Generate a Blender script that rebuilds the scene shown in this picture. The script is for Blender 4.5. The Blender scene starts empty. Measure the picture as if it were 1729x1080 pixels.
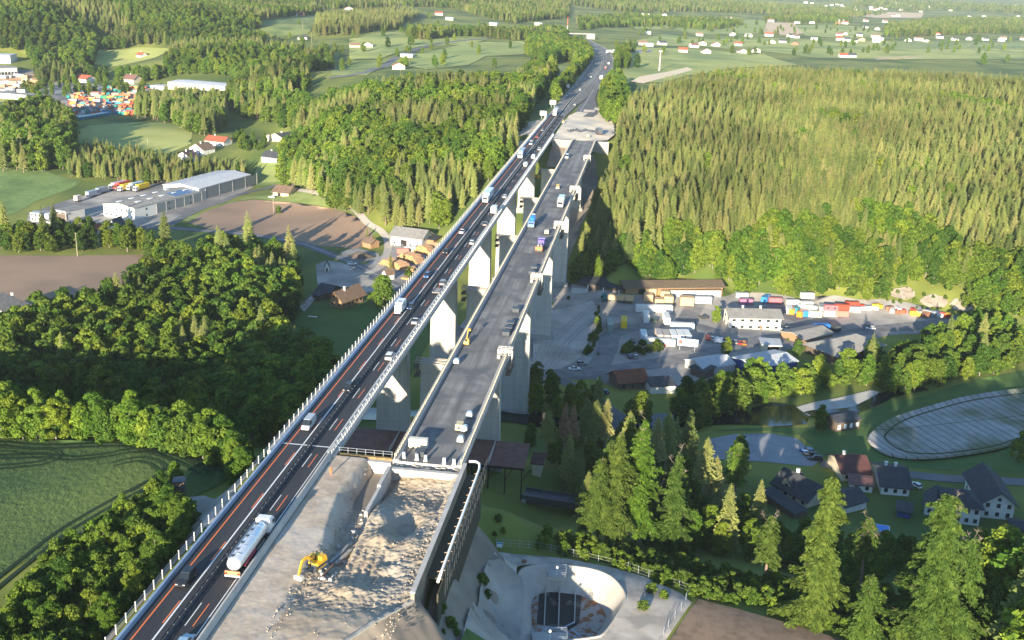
import bpy, bmesh, math, random
import numpy as np
from mathutils import Vector, Matrix
from mathutils.geometry import delaunay_2d_cdt
S=bpy.context.scene; C=S.collection
random.seed(7); RNG=np.random.default_rng(7)
rad=math.radians
# ---------------- camera ----------------
FPX=1800.0; CX,CY=864.5,540.0; CAMZ=92.5; PITCH=math.atan((540+48)/FPX); ROLL=rad(2.2)
fwd=np.array([0,math.cos(PITCH),-math.sin(PITCH)]); _r=np.array([1.,0,0]); _u=np.cross(_r,fwd)
RT=_r*math.cos(ROLL)+_u*math.sin(ROLL); UP=_u*math.cos(ROLL)-_r*math.sin(ROLL); CAM=np.array([0,0,CAMZ])
cd=bpy.data.cameras.new('camera'); cam=bpy.data.objects.new('camera',cd); C.objects.link(cam); S.camera=cam
cd.sensor_width=36; cd.lens=36*FPX/1729; cd.clip_start=1; cd.clip_end=60000
M=Matrix.Identity(4)
for i in range(3): M[i][0]=RT[i]; M[i][1]=UP[i]; M[i][2]=-fwd[i]; M[i][3]=CAM[i]
cam.matrix_world=M
# ---------------- sky, sun, exposure ----------------
SUN_EL=rad(11.2); SHADOW_AZ=rad(16.3)      # shadows run 16.3 degrees right of the view direction
w=bpy.data.worlds.new('World'); S.world=w; w.use_nodes=True
nt=w.node_tree; sk=nt.nodes.new('ShaderNodeTexSky'); sk.sky_type='NISHITA'; sk.sun_disc=False
sk.sun_elevation=SUN_EL; sk.sun_rotation=math.pi+SHADOW_AZ; sk.altitude=400; sk.dust_density=.4; sk.ozone_density=4; sk.air_density=1.2
nt.links.new(sk.outputs[0],nt.nodes['Background'].inputs[0]); nt.nodes['Background'].inputs[1].default_value=0.12
sl=bpy.data.lights.new('sun','SUN'); sl.energy=5.0; sl.angle=rad(0.5); sl.color=(1,.87,.66)
so=bpy.data.objects.new('sun',sl); C.objects.link(so)
sd=Vector((math.sin(SHADOW_AZ)*math.cos(SUN_EL),math.cos(SHADOW_AZ)*math.cos(SUN_EL),-math.sin(SUN_EL)))
so.rotation_euler=sd.to_track_quat('-Z','Y').to_euler()
S.view_settings.view_transform='Standard'; S.view_settings.look='None'; S.view_settings.exposure=1.52; S.view_settings.gamma=1
S.cycles.max_bounces=6; S.cycles.diffuse_bounces=3; S.cycles.transparent_max_bounces=8; S.cycles.volume_bounces=1
# ---------------- pixel <-> world helpers (ray from the photo's pixel to a real level) ----------------
def ray(px,py): return fwd*FPX+RT*(px-CX)-UP*(py-CY)
def G(px,py,z=0.0):
    d=ray(px,py); t=(z-CAMZ)/d[2]; return CAM+d*t
def proj(P):
    v=np.asarray(P,float)-CAM; zc=v@fwd; return CX+FPX*(v@RT)/zc, CY-FPX*(v@UP)/zc
AX=rad(7.0); DV=np.array([math.sin(AX),math.cos(AX)]); DU=np.array([math.cos(AX),-math.sin(AX)])
def UV(u,v,z=0.0):           # motorway frame: u across, v along
    p=DU*u+DV*v; return np.array([p[0],p[1],z])
# ---------------- terrain heights ----------------
CP=[]   # x,y,z
def c(z,*pts):
    for p in pts:
        q=G(p[0],p[1],z); CP.append((q[0],q[1],z))
def cuv(*pts):
    for u,v,z in pts:
        q=UV(u,v,z); CP.append(tuple(q))
def cw(*pts): CP.extend(pts)
# left plateau and its edge
c(-8,(0,740),(0,1000),(330,760),(160,1080),(200,900),(60,860)); c(-9,(420,800))
cw((-200,150,-8),(-90,0,-7),(-250,0,-8),(-400,100,-8),(-400,215,-12),(-400,260,-36),(-300,222,-14),(-300,262,-38))
cw(*[(x_,206,-8.3) for x_ in range(-230,-66,16)],*[(x_,216,-9.2) for x_ in range(-222,-70,16)],*[(x_,222.5,-11) for x_ in range(-230,-70,16)],*[(x_,234,-26) for x_ in range(-230,-66,22)],*[(x_,247,-38) for x_ in range(-230,-66,22)],(-210,250,-36),(-160,265,-43),(-120,262,-43),(-200,280,-45))
c(-46,(200,560),(400,590),(40,560),(480,620))
# bridge corridor
cuv((-64,60,-2),(-64,150,-2),(-64,185,-3),(-42,60,-13),(-30,60,-19),(-35,108,-9),(-28,118,-13),(-48,80,-9),(-50,60,-8),(-40,150,-1.5),(-40,180,-2.5),(-78,185,-9),(-78,140,-6),(-90,200,-13),
 (-64,200,-14),(-40,200,-14),(-50,215,-22),(-25,208,-20),(-64,262,-34),(-40,262,-35),(-20,262,-36),(-90,262,-38),
 (-50,300,-44),(-50,340,-46),(-50,400,-46.5),(-20,340,-45),(-10,410,-46.5),(-30,480,-46),(-70,480,-46),(-50,520,-40),(-50,556,-28),(-50,600,-12),
 (-20,560,-27),(-15,600,-17),(-18,625,-9),(-5,560,-28),(-80,556,-30),(-85,600,-16),(-85,630,-6),(-20,650,-3),(0,650,-10),(-25,700,-1),(-90,700,-4),(5,700,-6),(-64,650,-1),(-45,650,-1),(-45,800,-1))
# right foreground slope, basin pad
cuv((-29,188,-12),(-27,160,-9),(-28,130,-9),(-24,188,-18),(-20,150,-17),(-24,110,-12))
c(-25,(840,950),(1150,1012),(830,1080),(1100,1080),(960,1060),(1000,970),(1250,1060),(1400,1080)); cw((20,120,-25),(60,120,-25),(0,60,-25),(120,100,-26),(60,160,-25))
c(-27,(1450,1060)); c(-30,(1000,915),(1729,1075),(1280,985)); c(-36,(1000,880),(1729,1000),(1450,985),(1250,940),(900,890))
c(-42,(950,850),(1150,905),(1350,930),(1600,960)); c(-46.5,(1050,820),(1250,860),(1500,905),(1729,910))
c(-47,(1320,820),(1600,850),(1729,800),(1450,780),(1250,760),(1300,740),(1450,740),(1729,720),(1600,650),(1729,650),(1150,690),(1000,640),(1350,620),
  (960,560),(1100,560),(1300,570),(1500,560),(1640,545),(1729,600),(1060,515),(1200,520),(1729,560),(1100,620),(950,610))
c(-48.5,(1000,745),(880,695),(1320,700),(1420,675),(700,700))
# right hillside
c(-46,(1010,480),(1120,483),(1230,492),(1350,498)); c(-45,(1450,510),(1600,525)); c(-38,(1729,505),(1480,480),(1600,490),(1250,468))
c(-33,(1050,440),(1200,443),(1400,450),(1600,455),(1729,470)); c(-24,(1100,395),(1300,400),(1500,405),(1700,410))
c(-17,(1040,345),(1200,350),(1400,352),(1600,355),(1729,360)); c(-10,(1060,280),(1250,285),(1450,285),(1729,285)); c(-3,(1070,215),(1250,210),(1450,210),(1729,215))
c(3,(1200,165),(1350,160),(1500,160),(1650,165),(1800,170)); c(0,(1110,160)); c(-4,(1250,132),(1729,140)); 
c(-1,(1060,118),(1050,145)); c(-3,(1150,98),(1100,85)); c(-8,(1300,100),(1500,96),(1729,100)); c(-9,(1200,75),(1400,78),(1600,80),(1729,78)); c(-10,(1150,55),(1350,55),(1600,50))
cw((700,250,-45),(600,400,-46),(700,560,-25),(900,800,-5),(900,1100,0),(500,100,-35),(300,150,-35),(300,250,-46.5),(450,250,-46.5))
# middle hill
c(-45,(560,352),(640,395),(720,405),(490,312),(400,330),(430,300)); c(-46,(560,420),(640,470),(560,520),(640,560),(700,430),(480,440),(760,440))
c(-40,(470,232),(600,345),(690,375)); c(-30,(600,300),(700,335),(500,255),(790,345)); c(-20,(600,240),(700,275),(800,290),(540,210)); c(-10,(700,215),(800,230),(600,185),(860,240))
c(-3,(720,165),(820,170),(650,150),(880,185)); c(0,(760,130),(850,135),(900,120)); c(-12,(560,165)); c(-18,(520,160))
# left valley
c(-47,(0,345),(0,430),(0,510),(120,350),(250,372),(330,400),(400,425),(200,440),(100,470),(300,440)); c(-45,(420,330),(60,320),(300,310)); c(-42,(30,290),(200,290))
c(-38,(130,250),(300,255),(60,240)); c(-36,(200,215),(300,220),(380,225),(150,160),(250,170),(50,150),(0,200),(330,170),(420,200),(0,140)); c(-32,(200,130),(400,170),(60,115))
c(-22,(220,100),(180,88),(300,120),(440,130)); c(-18,(60,95),(0,90)); c(-5,(330,90),(150,65)); c(0,(60,60),(260,60)); c(22,(60,22),(200,18),(330,25)); c(-10,(420,70),(500,90),(480,120)); c(10,(430,20))
c(-18,(530,125),(460,160)); c(-4,(600,120),(700,92),(780,105),(850,90)); c(-3,(800,66),(720,60),(650,75)); c(4,(550,50),(620,50),(720,35)); c(12,(480,25),(600,18),(700,18)); c(10,(800,20),(900,18)); c(0,(850,45),(940,90),(930,110)); c(14,(950,8),(560,5))
c(0,(985,62),(1010,45),(930,55)); c(-5,(1050,45),(1120,35)); 
cw((-900,700,-35),(-700,500,-45),(-600,350,-45),(-900,1300,0),(-900,1800,50),(-1500,2500,90),(-400,2600,60),(-900,3500,110),(300,3000,8),(900,3000,-10),(1500,2500,-10),(700,2200,-8),
 (1500,1500,-5),(2500,2000,0),(1200,4500,-5),(2500,4500,0),(400,4500,30),(-400,5500,150),(1500,7000,60),(3500,6500,40),(4500,4000,0),(5000,9000,140),(1000,10000,150),(-3000,7000,200),(-5000,3000,100),(10000,14000,250),(-8000,14000,300),(2000,16000,300),(9000,3000,0),(-9000,0,0),(0,-600,-30),(-600,-400,-8),(600,-400,-30),(1500,400,-30),(5000,-2000,0),(-5000,-2000,0),(2500,800,-10))
CP=np.array(CP)
# merge near-duplicates
keep=[]
for i,p in enumerate(CP):
    if all(np.hypot(*(p[:2]-CP[j][:2]))>6 for j in keep): keep.append(i)
CP=CP[keep]
n=len(CP); D=np.sqrt(((CP[:,None,:2]-CP[None,:,:2])**2).sum(-1)+4.0)
A=np.zeros((n+3,n+3)); A[:n,:n]=D-np.eye(n)*1.2; A[:n,n]=1; A[:n,n+1:]=CP[:,:2]/1000; A[n:,:n]=A[:n,n:].T
sol=np.linalg.solve(A,np.r_[CP[:,2],0,0,0]); WT=sol[:n]; PL=sol[n:]
# motorway edges in the (u,v) frame
EDL=np.array([(-69.3,0),(-69.3,1100),(-70.5,1200),(-74.4,1300),(-82,1399),(-96,1510),(-108,1590),(-120,1650),(-150,1760),(-215,1930)],float)
EDR=np.array([(-31,0),(-31,625),(-33,700),(-40,790),(-45,850),(-47.3,925),(-47.3,1014),(-45.4,1087),(-45.8,1169),(-50.6,1288),(-57,1355),(-70.3,1475),(-87,1556),(-100,1630),(-131,1760),(-196,1930)],float)
def edl(v): return np.interp(v,EDL[:,1],EDL[:,0])
def edr(v): return np.interp(v,EDR[:,1],EDR[:,0])
def sstep(a,b,x):
    t=np.clip((x-a)/(b-a),0,1); return t*t*(3-2*t)
POOLS=[]   # (polygon, depth) hollows cut into the ground
def base_height(X,Y):
    X=np.asarray(X,float); Y=np.asarray(Y,float); sh=X.shape; x=X.ravel(); y=Y.ravel(); out=np.empty(len(x))
    for i in range(0,len(x),20000):
        a=x[i:i+20000]; b=y[i:i+20000]
        d=np.sqrt((a[:,None]-CP[:,0])**2+(b[:,None]-CP[:,1])**2+4.0)
        out[i:i+20000]=d@WT+PL[0]+PL[1]*a/1000+PL[2]*b/1000
    u=x*DU[0]+y*DU[1]; v=x*DV[0]+y*DV[1]
    L=edl(v); R=edr(v); dist=np.maximum(np.maximum(L-u,u-R),0)
    for (v0,v1,side) in ((640,1950,0),(-200,184,1)):
        inside=np.clip(np.minimum((v-v0)/1.0,(v1-v)/1.0),0,1)
        wd=1-sstep(1.0,26.0 if side==0 else 9.0,dist)
        k=wd*np.where((v>v0)&(v<v1),1,0); lev=-0.6
        if side==1: uR=np.interp(v,[92,108,128,141],[-57.6,-48,-37.5,-30.9]); k=np.where(u>uR,0,k); lev=np.where((u>-58.2)&(u<uR),-6.0,-0.6)
        out=out*(1-k)+lev*k
    return out.reshape(sh)
def in_poly(x,y,poly):
    x=np.asarray(x,float); y=np.asarray(y,float); r=np.zeros(x.shape,bool); n=len(poly)
    for i in range(n):
        x1,y1=poly[i][0],poly[i][1]; x2,y2=poly[(i+1)%n][0],poly[(i+1)%n][1]
        if y1==y2: continue
        cnd=((y1>y)!=(y2>y))&(x<(x2-x1)*(y-y1)/(y2-y1)+x1); r^=cnd
    return r
def Hs(X,Y):
    h=base_height(X,Y)
    for poly,dep in POOLS:
        m=in_poly(X,Y,poly); h=np.where(m,h-dep,h)
    return h
def H1(x,y): return float(Hs(np.array([x]),np.array([y]))[0])
# ---------------- build helpers ----------------
def tag(o,label=None,cat=None,group=None,kind=None):
    if label: o['label']=label
    if cat: o['category']=cat
    if group: o['group']=group
    if kind: o['kind']=kind
    return o
def empty(name,loc=(0,0,0),rz=0.0,label=None,cat=None,group=None):
    o=bpy.data.objects.new(name,None); C.objects.link(o); o.location=tuple(map(float,loc)); o.rotation_euler=(0,0,rz); o.empty_display_size=.5
    return tag(o,label,cat,group)
def mesh_obj(name,verts,faces,m,parent=None,smooth=False,mats=None,midx=None):
    me=bpy.data.meshes.new(name); me.from_pydata([tuple(map(float,v)) for v in verts] if not isinstance(verts,np.ndarray) else verts.tolist(),[],faces if not isinstance(faces,np.ndarray) else faces.tolist())
    for mm in (mats or [m]): me.materials.append(mm)
    if midx is not None: me.polygons.foreach_set('material_index',midx)
    if smooth: me.polygons.foreach_set('use_smooth',[True]*len(me.polygons))
    me.update(); o=bpy.data.objects.new(name,me); C.objects.link(o)
    if parent: o.parent=parent
    return o
class MB:
    def __init__(s): s.v=[]; s.f=[]
    def add(s,v,f):
        b=len(s.v); s.v+= [tuple(map(float,p)) for p in v]; s.f+=[tuple(i+b for i in q) for q in f]; return s
    def box(s,x0,x1,y0,y1,z0,z1,top=None):   # top=(inset_x,inset_y) tapers the top
        tx,ty=(top or (0,0))
        s.add([(x0,y0,z0),(x1,y0,z0),(x1,y1,z0),(x0,y1,z0),(x0+tx,y0+ty,z1),(x1-tx,y0+ty,z1),(x1-tx,y1-ty,z1),(x0+tx,y1-ty,z1)],
              [(3,2,1,0),(4,5,6,7),(0,1,5,4),(1,2,6,5),(2,3,7,6),(3,0,4,7)]); return s
    def bar(s,a,b,wd,ht=None):
        a=Vector(a); b=Vector(b); d=(b-a); L=d.length
        if L<1e-6: return s
        d/=L; up=Vector((0,0,1)) if abs(d.z)<.95 else Vector((0,1,0)); r=d.cross(up).normalized(); u2=r.cross(d); ht=ht or wd
        r*=wd/2; u2*=ht/2
        vs=[a-r-u2,a+r-u2,a+r+u2,a-r+u2,b-r-u2,b+r-u2,b+r+u2,b-r+u2]
        s.add(vs,[(3,2,1,0),(4,5,6,7),(0,1,5,4),(1,2,6,5),(2,3,7,6),(3,0,4,7)]); return s
    def tube(s,pts,r,n=8,cap=True):
        pts=[Vector(p) for p in pts]; rs=r if hasattr(r,'__len__') else [r]*len(pts); base=len(s.v)
        for i,p in enumerate(pts):
            d=(pts[min(i+1,len(pts)-1)]-pts[max(i-1,0)]).normalized(); up=Vector((0,0,1)) if abs(d.z)<.9 else Vector((1,0,0))
            a=d.cross(up).normalized(); b=a.cross(d)
            for k in range(n):
                t=2*math.pi*k/n; s.v.append(tuple(p+a*rs[i]*math.cos(t)+b*rs[i]*math.sin(t)))
        for i in range(len(pts)-1):
            for k in range(n):
                k2=(k+1)%n; s.f.append((base+i*n+k,base+i*n+k2,base+(i+1)*n+k2,base+(i+1)*n+k))
        if cap:
            s.f.append(tuple(base+k for k in range(n))[::-1]); s.f.append(tuple(base+(len(pts)-1)*n+k for k in range(n)))
        return s
    def prism(s,prof,x0,x1,axis='x'):      # profile in (y,z) extruded along x
        n=len(prof); 
        if axis=='x': vs=[(x0,p[0],p[1]) for p in prof]+[(x1,p[0],p[1]) for p in prof]
        else: vs=[(p[0],x0,p[1]) for p in prof]+[(p[0],x1,p[1]) for p in prof]
        s.add(vs,[tuple(range(n)),tuple(range(2*n-1,n-1,-1))]+[(i,i+n,(i+1)%n+n,(i+1)%n) for i in range(n)]); return s
    def build(s,name,m,parent=None,smooth=False):
        if not s.v: s.add([(0,0,0),(.001,0,0),(0,.001,0)],[(0,1,2)])
        return mesh_obj(name,s.v,s.f,m,parent,smooth)
# ---------------- materials ----------------
MT={}
def mat(name,col,rough=.8,col2=None,scale=1.0,metal=0.0,detail=4,bump=0.0,coords='Object',spec=.3,stretch=None,lo=.35,hi=.65,col3=None,scale3=.05,trans=0.0):
    if name in MT: return MT[name]
    m=bpy.data.materials.new(name); m.use_nodes=True; n=m.node_tree.nodes; l=m.node_tree.links; b=n['Principled BSDF']
    b.inputs['Roughness'].default_value=rough; b.inputs['Metallic'].default_value=metal; b.inputs['Specular IOR Level'].default_value=spec
    col=tuple(col)+(1,); b.inputs['Base Color'].default_value=col
    if col2 or bump:
        tc=n.new('ShaderNodeTexCoord'); src=tc.outputs[coords]
        if stretch:
            mp=n.new('ShaderNodeMapping'); l.new(src,mp.inputs[0]); mp.inputs['Scale'].default_value=stretch[:3]
            if len(stretch)>3: mp.inputs['Rotation'].default_value=(0,0,stretch[3])
            src=mp.outputs[0]
        nz=n.new('ShaderNodeTexNoise'); nz.inputs['Scale'].default_value=scale; nz.inputs['Detail'].default_value=detail; nz.inputs['Roughness'].default_value=.6; l.new(src,nz.inputs[0])
        if col2:
            mr=n.new('ShaderNodeMapRange'); mr.inputs[1].default_value=lo; mr.inputs[2].default_value=hi; l.new(nz.outputs[0],mr.inputs[0])
            mx=n.new('ShaderNodeMix'); mx.data_type='RGBA'; mx.inputs[6].default_value=col; mx.inputs[7].default_value=tuple(col2)+(1,); l.new(mr.outputs[0],mx.inputs[0]); out=mx.outputs[2]
            if col3:
                n3=n.new('ShaderNodeTexNoise'); n3.inputs['Scale'].default_value=scale3; n3.inputs['Detail'].default_value=3; l.new(tc.outputs[coords],n3.inputs[0])
                m3=n.new('ShaderNodeMapRange'); m3.inputs[1].default_value=.45; m3.inputs[2].default_value=.62; l.new(n3.outputs[0],m3.inputs[0])
                x3=n.new('ShaderNodeMix'); x3.data_type='RGBA'; l.new(m3.outputs[0],x3.inputs[0]); l.new(out,x3.inputs[6]); x3.inputs[7].default_value=tuple(col3)+(1,); out=x3.outputs[2]
            l.new(out,b.inputs['Base Color'])
        if bump:
            bp=n.new('ShaderNodeBump'); bp.inputs['Strength'].default_value=1; bp.inputs['Distance'].default_value=bump; l.new(nz.outputs[0],bp.inputs['Height']); l.new(bp.outputs[0],b.inputs['Normal'])
    MT[name]=m; return m
def wave_mat(name,col,col2,scale,rough=.9,rot=0.0,bump=0.0,noise=.5,nscale=.2,distort=1.5,col3=None,sharp=(.4,.6)):
    """rows and furrows: colour and relief vary in stripes turned by rot"""
    m=bpy.data.materials.new(name); m.use_nodes=True; n=m.node_tree.nodes; l=m.node_tree.links; b=n['Principled BSDF']; b.inputs['Roughness'].default_value=rough; b.inputs['Specular IOR Level'].default_value=.2
    tc=n.new('ShaderNodeTexCoord'); mp=n.new('ShaderNodeMapping'); mp.inputs['Rotation'].default_value=(0,0,rot); l.new(tc.outputs['Object'],mp.inputs[0])
    wv=n.new('ShaderNodeTexWave'); wv.inputs['Scale'].default_value=scale; wv.inputs['Distortion'].default_value=distort; wv.inputs['Detail'].default_value=2; wv.inputs['Detail Scale'].default_value=1.0; l.new(mp.outputs[0],wv.inputs[0])
    nz=n.new('ShaderNodeTexNoise'); nz.inputs['Scale'].default_value=nscale; nz.inputs['Detail'].default_value=6; l.new(tc.outputs['Object'],nz.inputs[0])
    mr=n.new('ShaderNodeMapRange'); mr.inputs[1].default_value=sharp[0]; mr.inputs[2].default_value=sharp[1]; l.new(wv.outputs['Fac'],mr.inputs[0])
    mx=n.new('ShaderNodeMix'); mx.data_type='RGBA'; mx.inputs[6].default_value=tuple(col)+(1,); mx.inputs[7].default_value=tuple(col2)+(1,); l.new(mr.outputs[0],mx.inputs[0])
    m2=n.new('ShaderNodeMix'); m2.data_type='RGBA'; l.new(mx.outputs[2],m2.inputs[6]); m2.inputs[7].default_value=tuple(col3 or [c*.6 for c in col])+(1,)
    r2=n.new('ShaderNodeMapRange'); r2.inputs[1].default_value=.45; r2.inputs[2].default_value=.7; r2.inputs[4].default_value=noise; l.new(nz.outputs[0],r2.inputs[0]); l.new(r2.outputs[0],m2.inputs[0])
    l.new(m2.outputs[2],b.inputs['Base Color'])
    if bump:
        bp=n.new('ShaderNodeBump'); bp.inputs['Distance'].default_value=bump; l.new(wv.outputs['Fac'],bp.inputs['Height']); l.new(bp.outputs[0],b.inputs['Normal'])
    MT[name]=m; return m
def leaf_mat(name,stops,trans=.25,rough=.7,var=.45):
    m=bpy.data.materials.new(name); m.use_nodes=True; n=m.node_tree.nodes; l=m.node_tree.links; b=n['Principled BSDF']; b.inputs['Roughness'].default_value=rough; b.inputs['Specular IOR Level'].default_value=.15
    oi=n.new('ShaderNodeObjectInfo'); cr=n.new('ShaderNodeValToRGB'); cr.color_ramp.elements[0].color=tuple(stops[0])+(1,); cr.color_ramp.elements[1].color=tuple(stops[-1])+(1,)
    for i,s in enumerate(stops[1:-1]): e=cr.color_ramp.elements.new((i+1)/(len(stops)-1)); e.color=tuple(s)+(1,)
    l.new(oi.outputs['Random'],cr.inputs[0])
    tc=n.new('ShaderNodeTexCoord'); nz=n.new('ShaderNodeTexNoise'); nz.inputs['Scale'].default_value=.8; nz.inputs['Detail'].default_value=3; l.new(tc.outputs['Object'],nz.inputs[0])
    hs=n.new('ShaderNodeHueSaturation'); l.new(cr.outputs[0],hs.inputs['Color']); mr=n.new('ShaderNodeMapRange'); mr.inputs[1].default_value=.3; mr.inputs[2].default_value=.7; mr.inputs[3].default_value=1-var; mr.inputs[4].default_value=1+var; l.new(nz.outputs[0],mr.inputs[0]); l.new(mr.outputs[0],hs.inputs['Value'])
    mrh=n.new('ShaderNodeMapRange'); mrh.inputs[1].default_value=.3; mrh.inputs[2].default_value=.7; mrh.inputs[3].default_value=.515; mrh.inputs[4].default_value=.48; l.new(nz.outputs[0],mrh.inputs[0]); l.new(mrh.outputs[0],hs.inputs['Hue'])
    # stands differ from place to place: tone drifts with where the tree stands
    n2=n.new('ShaderNodeTexNoise'); n2.inputs['Scale'].default_value=.012; n2.inputs['Detail'].default_value=2; l.new(oi.outputs['Location'],n2.inputs[0]); m2=n.new('ShaderNodeMapRange'); m2.inputs[1].default_value=.35; m2.inputs[2].default_value=.65; m2.inputs[3].default_value=.72; m2.inputs[4].default_value=1.3; l.new(n2.outputs[0],m2.inputs[0])
    h2=n.new('ShaderNodeHueSaturation'); l.new(hs.outputs[0],h2.inputs['Color']); l.new(m2.outputs[0],h2.inputs['Value']); hs=h2
    l.new(hs.outputs[0],b.inputs['Base Color'])
    tr=n.new('ShaderNodeBsdfTranslucent'); l.new(hs.outputs[0],tr.inputs[0]); ms=n.new('ShaderNodeMixShader'); ms.inputs[0].default_value=trans
    out=n['Material Output']; l.new(b.outputs[0],ms.inputs[1]); l.new(tr.outputs[0],ms.inputs[2]); l.new(ms.outputs[0],out.inputs[0]); MT[name]=m; return m
# ---------------- pixel -> terrain ----------------
def T(*pts):
    """world points where the photo's pixels meet the terrain"""
    P=np.array(pts,float); Dd=np.array([ray(a,b) for a,b in P]); Dd/=np.linalg.norm(Dd[:,:2],axis=1)[:,None]
    rr=np.geomspace(110,15000,130); X=Dd[:,0,None]*rr; Y=Dd[:,1,None]*rr; Z=CAMZ+Dd[:,2,None]*rr
    Hh=Hs(X,Y); below=(Z<Hh); i=np.argmax(below,axis=1); i=np.where(below.any(1),i,len(rr)-1); i=np.maximum(i,1)
    lo=rr[i-1]; hi=rr[i]
    for _ in range(12):
        m=(lo+hi)/2; b=(CAMZ+Dd[:,2]*m)<Hs(Dd[:,0]*m,Dd[:,1]*m); hi=np.where(b,m,hi); lo=np.where(b,lo,m)
    m=(lo+hi)/2; x=Dd[:,0]*m; y=Dd[:,1]*m
    return [tuple(q) for q in np.c_[x,y,Hs(x,y)]]
def dist2(p): return math.hypot(p[0],p[1])
# ---------------- setting materials ----------------
M_grass=mat('meadow_grass',(.165,.195,.035),.95,(.25,.265,.055),.05,detail=8,col3=(.075,.12,.025),scale3=.012)
M_asph=mat('dark_asphalt',(.030,.031,.035),.75,(.045,.045,.048),.35,detail=6,stretch=(1,.08,1),spec=.4)
M_asph2=mat('worn_asphalt',(.15,.145,.135),.85,(.21,.20,.185),.3,detail=6,stretch=(1,.05,1),spec=.3)
M_asph3=mat('milled_asphalt',(.13,.125,.12),.9,(.30,.285,.265),.45,detail=8,stretch=(1,.045,1),spec=.25,col3=(.13,.13,.132),scale3=.12)
M_road=mat('country_road',(.13,.13,.135),.85,(.18,.18,.18),.2,detail=5)
M_conc=mat('concrete',(.33,.31,.28),.85,(.48,.45,.405),.55,detail=9,stretch=(1,1,.07),bump=.012,lo=.3,hi=.6,col3=(.47,.445,.40),scale3=.1)
M_concd=mat('weathered_concrete',(.29,.275,.25),.9,(.40,.38,.34),.5,detail=8,stretch=(1,1,.1))
M_concl=mat('pale_concrete',(.52,.49,.45),.85,(.43,.405,.37),.4,detail=5)
M_gravel=mat('gravel',(.36,.325,.28),.95,(.50,.45,.385),.12,detail=12,bump=.06,col3=(.28,.26,.23),scale3=.05)
M_sand=mat('excavated_sand',(.50,.42,.31),.95,(.66,.565,.43),.16,detail=12,bump=.12,col3=(.42,.36,.29),scale3=.09)
M_yard=mat('yard_gravel',(.27,.25,.23),.95,(.42,.385,.345),.09,detail=12,col3=(.16,.16,.165),scale3=.035,bump=.02)
M_soil=wave_mat('ploughed_soil',(.30,.20,.135),(.40,.27,.18),.25,rot=rad(15),noise=.5,nscale=.03,distort=2,bump=.1,col3=(.15,.115,.09))
M_soil2=wave_mat('harrowed_soil',(.24,.165,.11),(.34,.245,.17),1.3,rot=rad(-62),noise=.6,nscale=.5,distort=6,bump=.02)
M_white=mat('white_paint',(.8,.8,.78),.6); M_orange=mat('orange_paint',(.85,.22,.06),.6)
M_steel=mat('galvanised_steel',(.42,.45,.48),.45,metal=.6); M_dsteel=mat('dark_steel',(.09,.10,.115),.5,metal=.4)
M_bluew=mat('sky_tinted_steel',(.30,.40,.52),.4,metal=.2,spec=.5)  # blue of the reflected sky is put into the barrier's steel colour
M_water=mat('river_water',(.008,.014,.014),.12,spec=.22)
# ---------------- hollows ----------------
OVAL=[G(x,y,-46)[:2] for x,y in [(1468,742),(1478,724),(1510,704),(1570,685),(1640,667),(1729,655),(1800,650),(1850,665),(1840,700),(1800,725),(1729,742),(1680,757),(1610,768),(1550,772),(1500,765)]]
BAS=[G(x,y,-25)[:2] for x,y in [(873,990),(874,975),(880,963),(893,957),(922,953),(958,956),(1000,962),(1030,974),(1048,992),(1055,1008),(1050,1022),(1040,1040),(1019,1069),(1000,1076),(960,1080),(925,1078),(893,1062),(876,1045),(873,1030)]]
def grow(poly,d):
    q=np.array(poly); cc=q.mean(0); return [tuple(cc+(p-cc)*(1+d/np.linalg.norm(p-cc))) for p in q]
POOLS.append((grow(OVAL,-.5),3.0)); POOLS.append((grow(BAS,1.0),7.0))
# ---------------- ground: one sheet to the horizon ----------------
def build_ground():
    ys=list(np.arange(-600,90,30))+list(np.arange(90,720,2.5)); y=720.0; k=2.5
    while y<21000: y+=k; k*=1.0135; ys.append(y)
    ys=np.array(ys); s=np.r_[-6,-3,-2,-1.5,np.linspace(-1.15,1.15,330),1.5,2,3,6]
    wd=np.maximum(ys*.60,130)[:,None]; X=s[None,:]*wd; Y=np.repeat(ys[:,None],len(s),1); Z=Hs(X,Y)
    nr,nc=X.shape; V=np.c_[X.ravel(),Y.ravel(),Z.ravel()]; i=np.arange(nr-1)[:,None]*nc+np.arange(nc-1)[None,:]
    F=np.stack([i,i+1,i+nc+1,i+nc],-1).reshape(-1,4)
    me=bpy.data.meshes.new('ground'); me.vertices.add(len(V)); me.vertices.foreach_set('co',V.ravel()); me.loops.add(F.size); me.loops.foreach_set('vertex_index',F.ravel().astype(np.int32))
    me.polygons.add(len(F)); me.polygons.foreach_set('loop_start',np.arange(0,F.size,4,dtype=np.int32)); me.polygons.foreach_set('loop_total',np.full(len(F),4,dtype=np.int32)); me.polygons.foreach_set('use_smooth',np.ones(len(F),bool))
    me.materials.append(M_grass); me.update(calc_edges=True); o=bpy.data.objects.new('ground',me); C.objects.link(o); tag(o,kind='structure')
build_ground()
def cat_rom(p,n=8,closed=False):
    P=[np.array(q[:2],float) for q in p]; out=[]; m=len(P)
    rng=range(m if closed else m-1)
    for i in rng:
        p0=P[(i-1)%m] if closed or i>0 else P[0]; p1=P[i]; p2=P[(i+1)%m]; p3=P[(i+2)%m] if closed or i+2<m else P[-1]
        for k in range(n):
            t=k/n; out.append(.5*((2*p1)+(-p0+p2)*t+(2*p0-5*p1+4*p2-p3)*t*t+(-p0+3*p1-3*p2+p3)*t**3))
    if not closed: out.append(P[-1])
    return out
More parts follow.
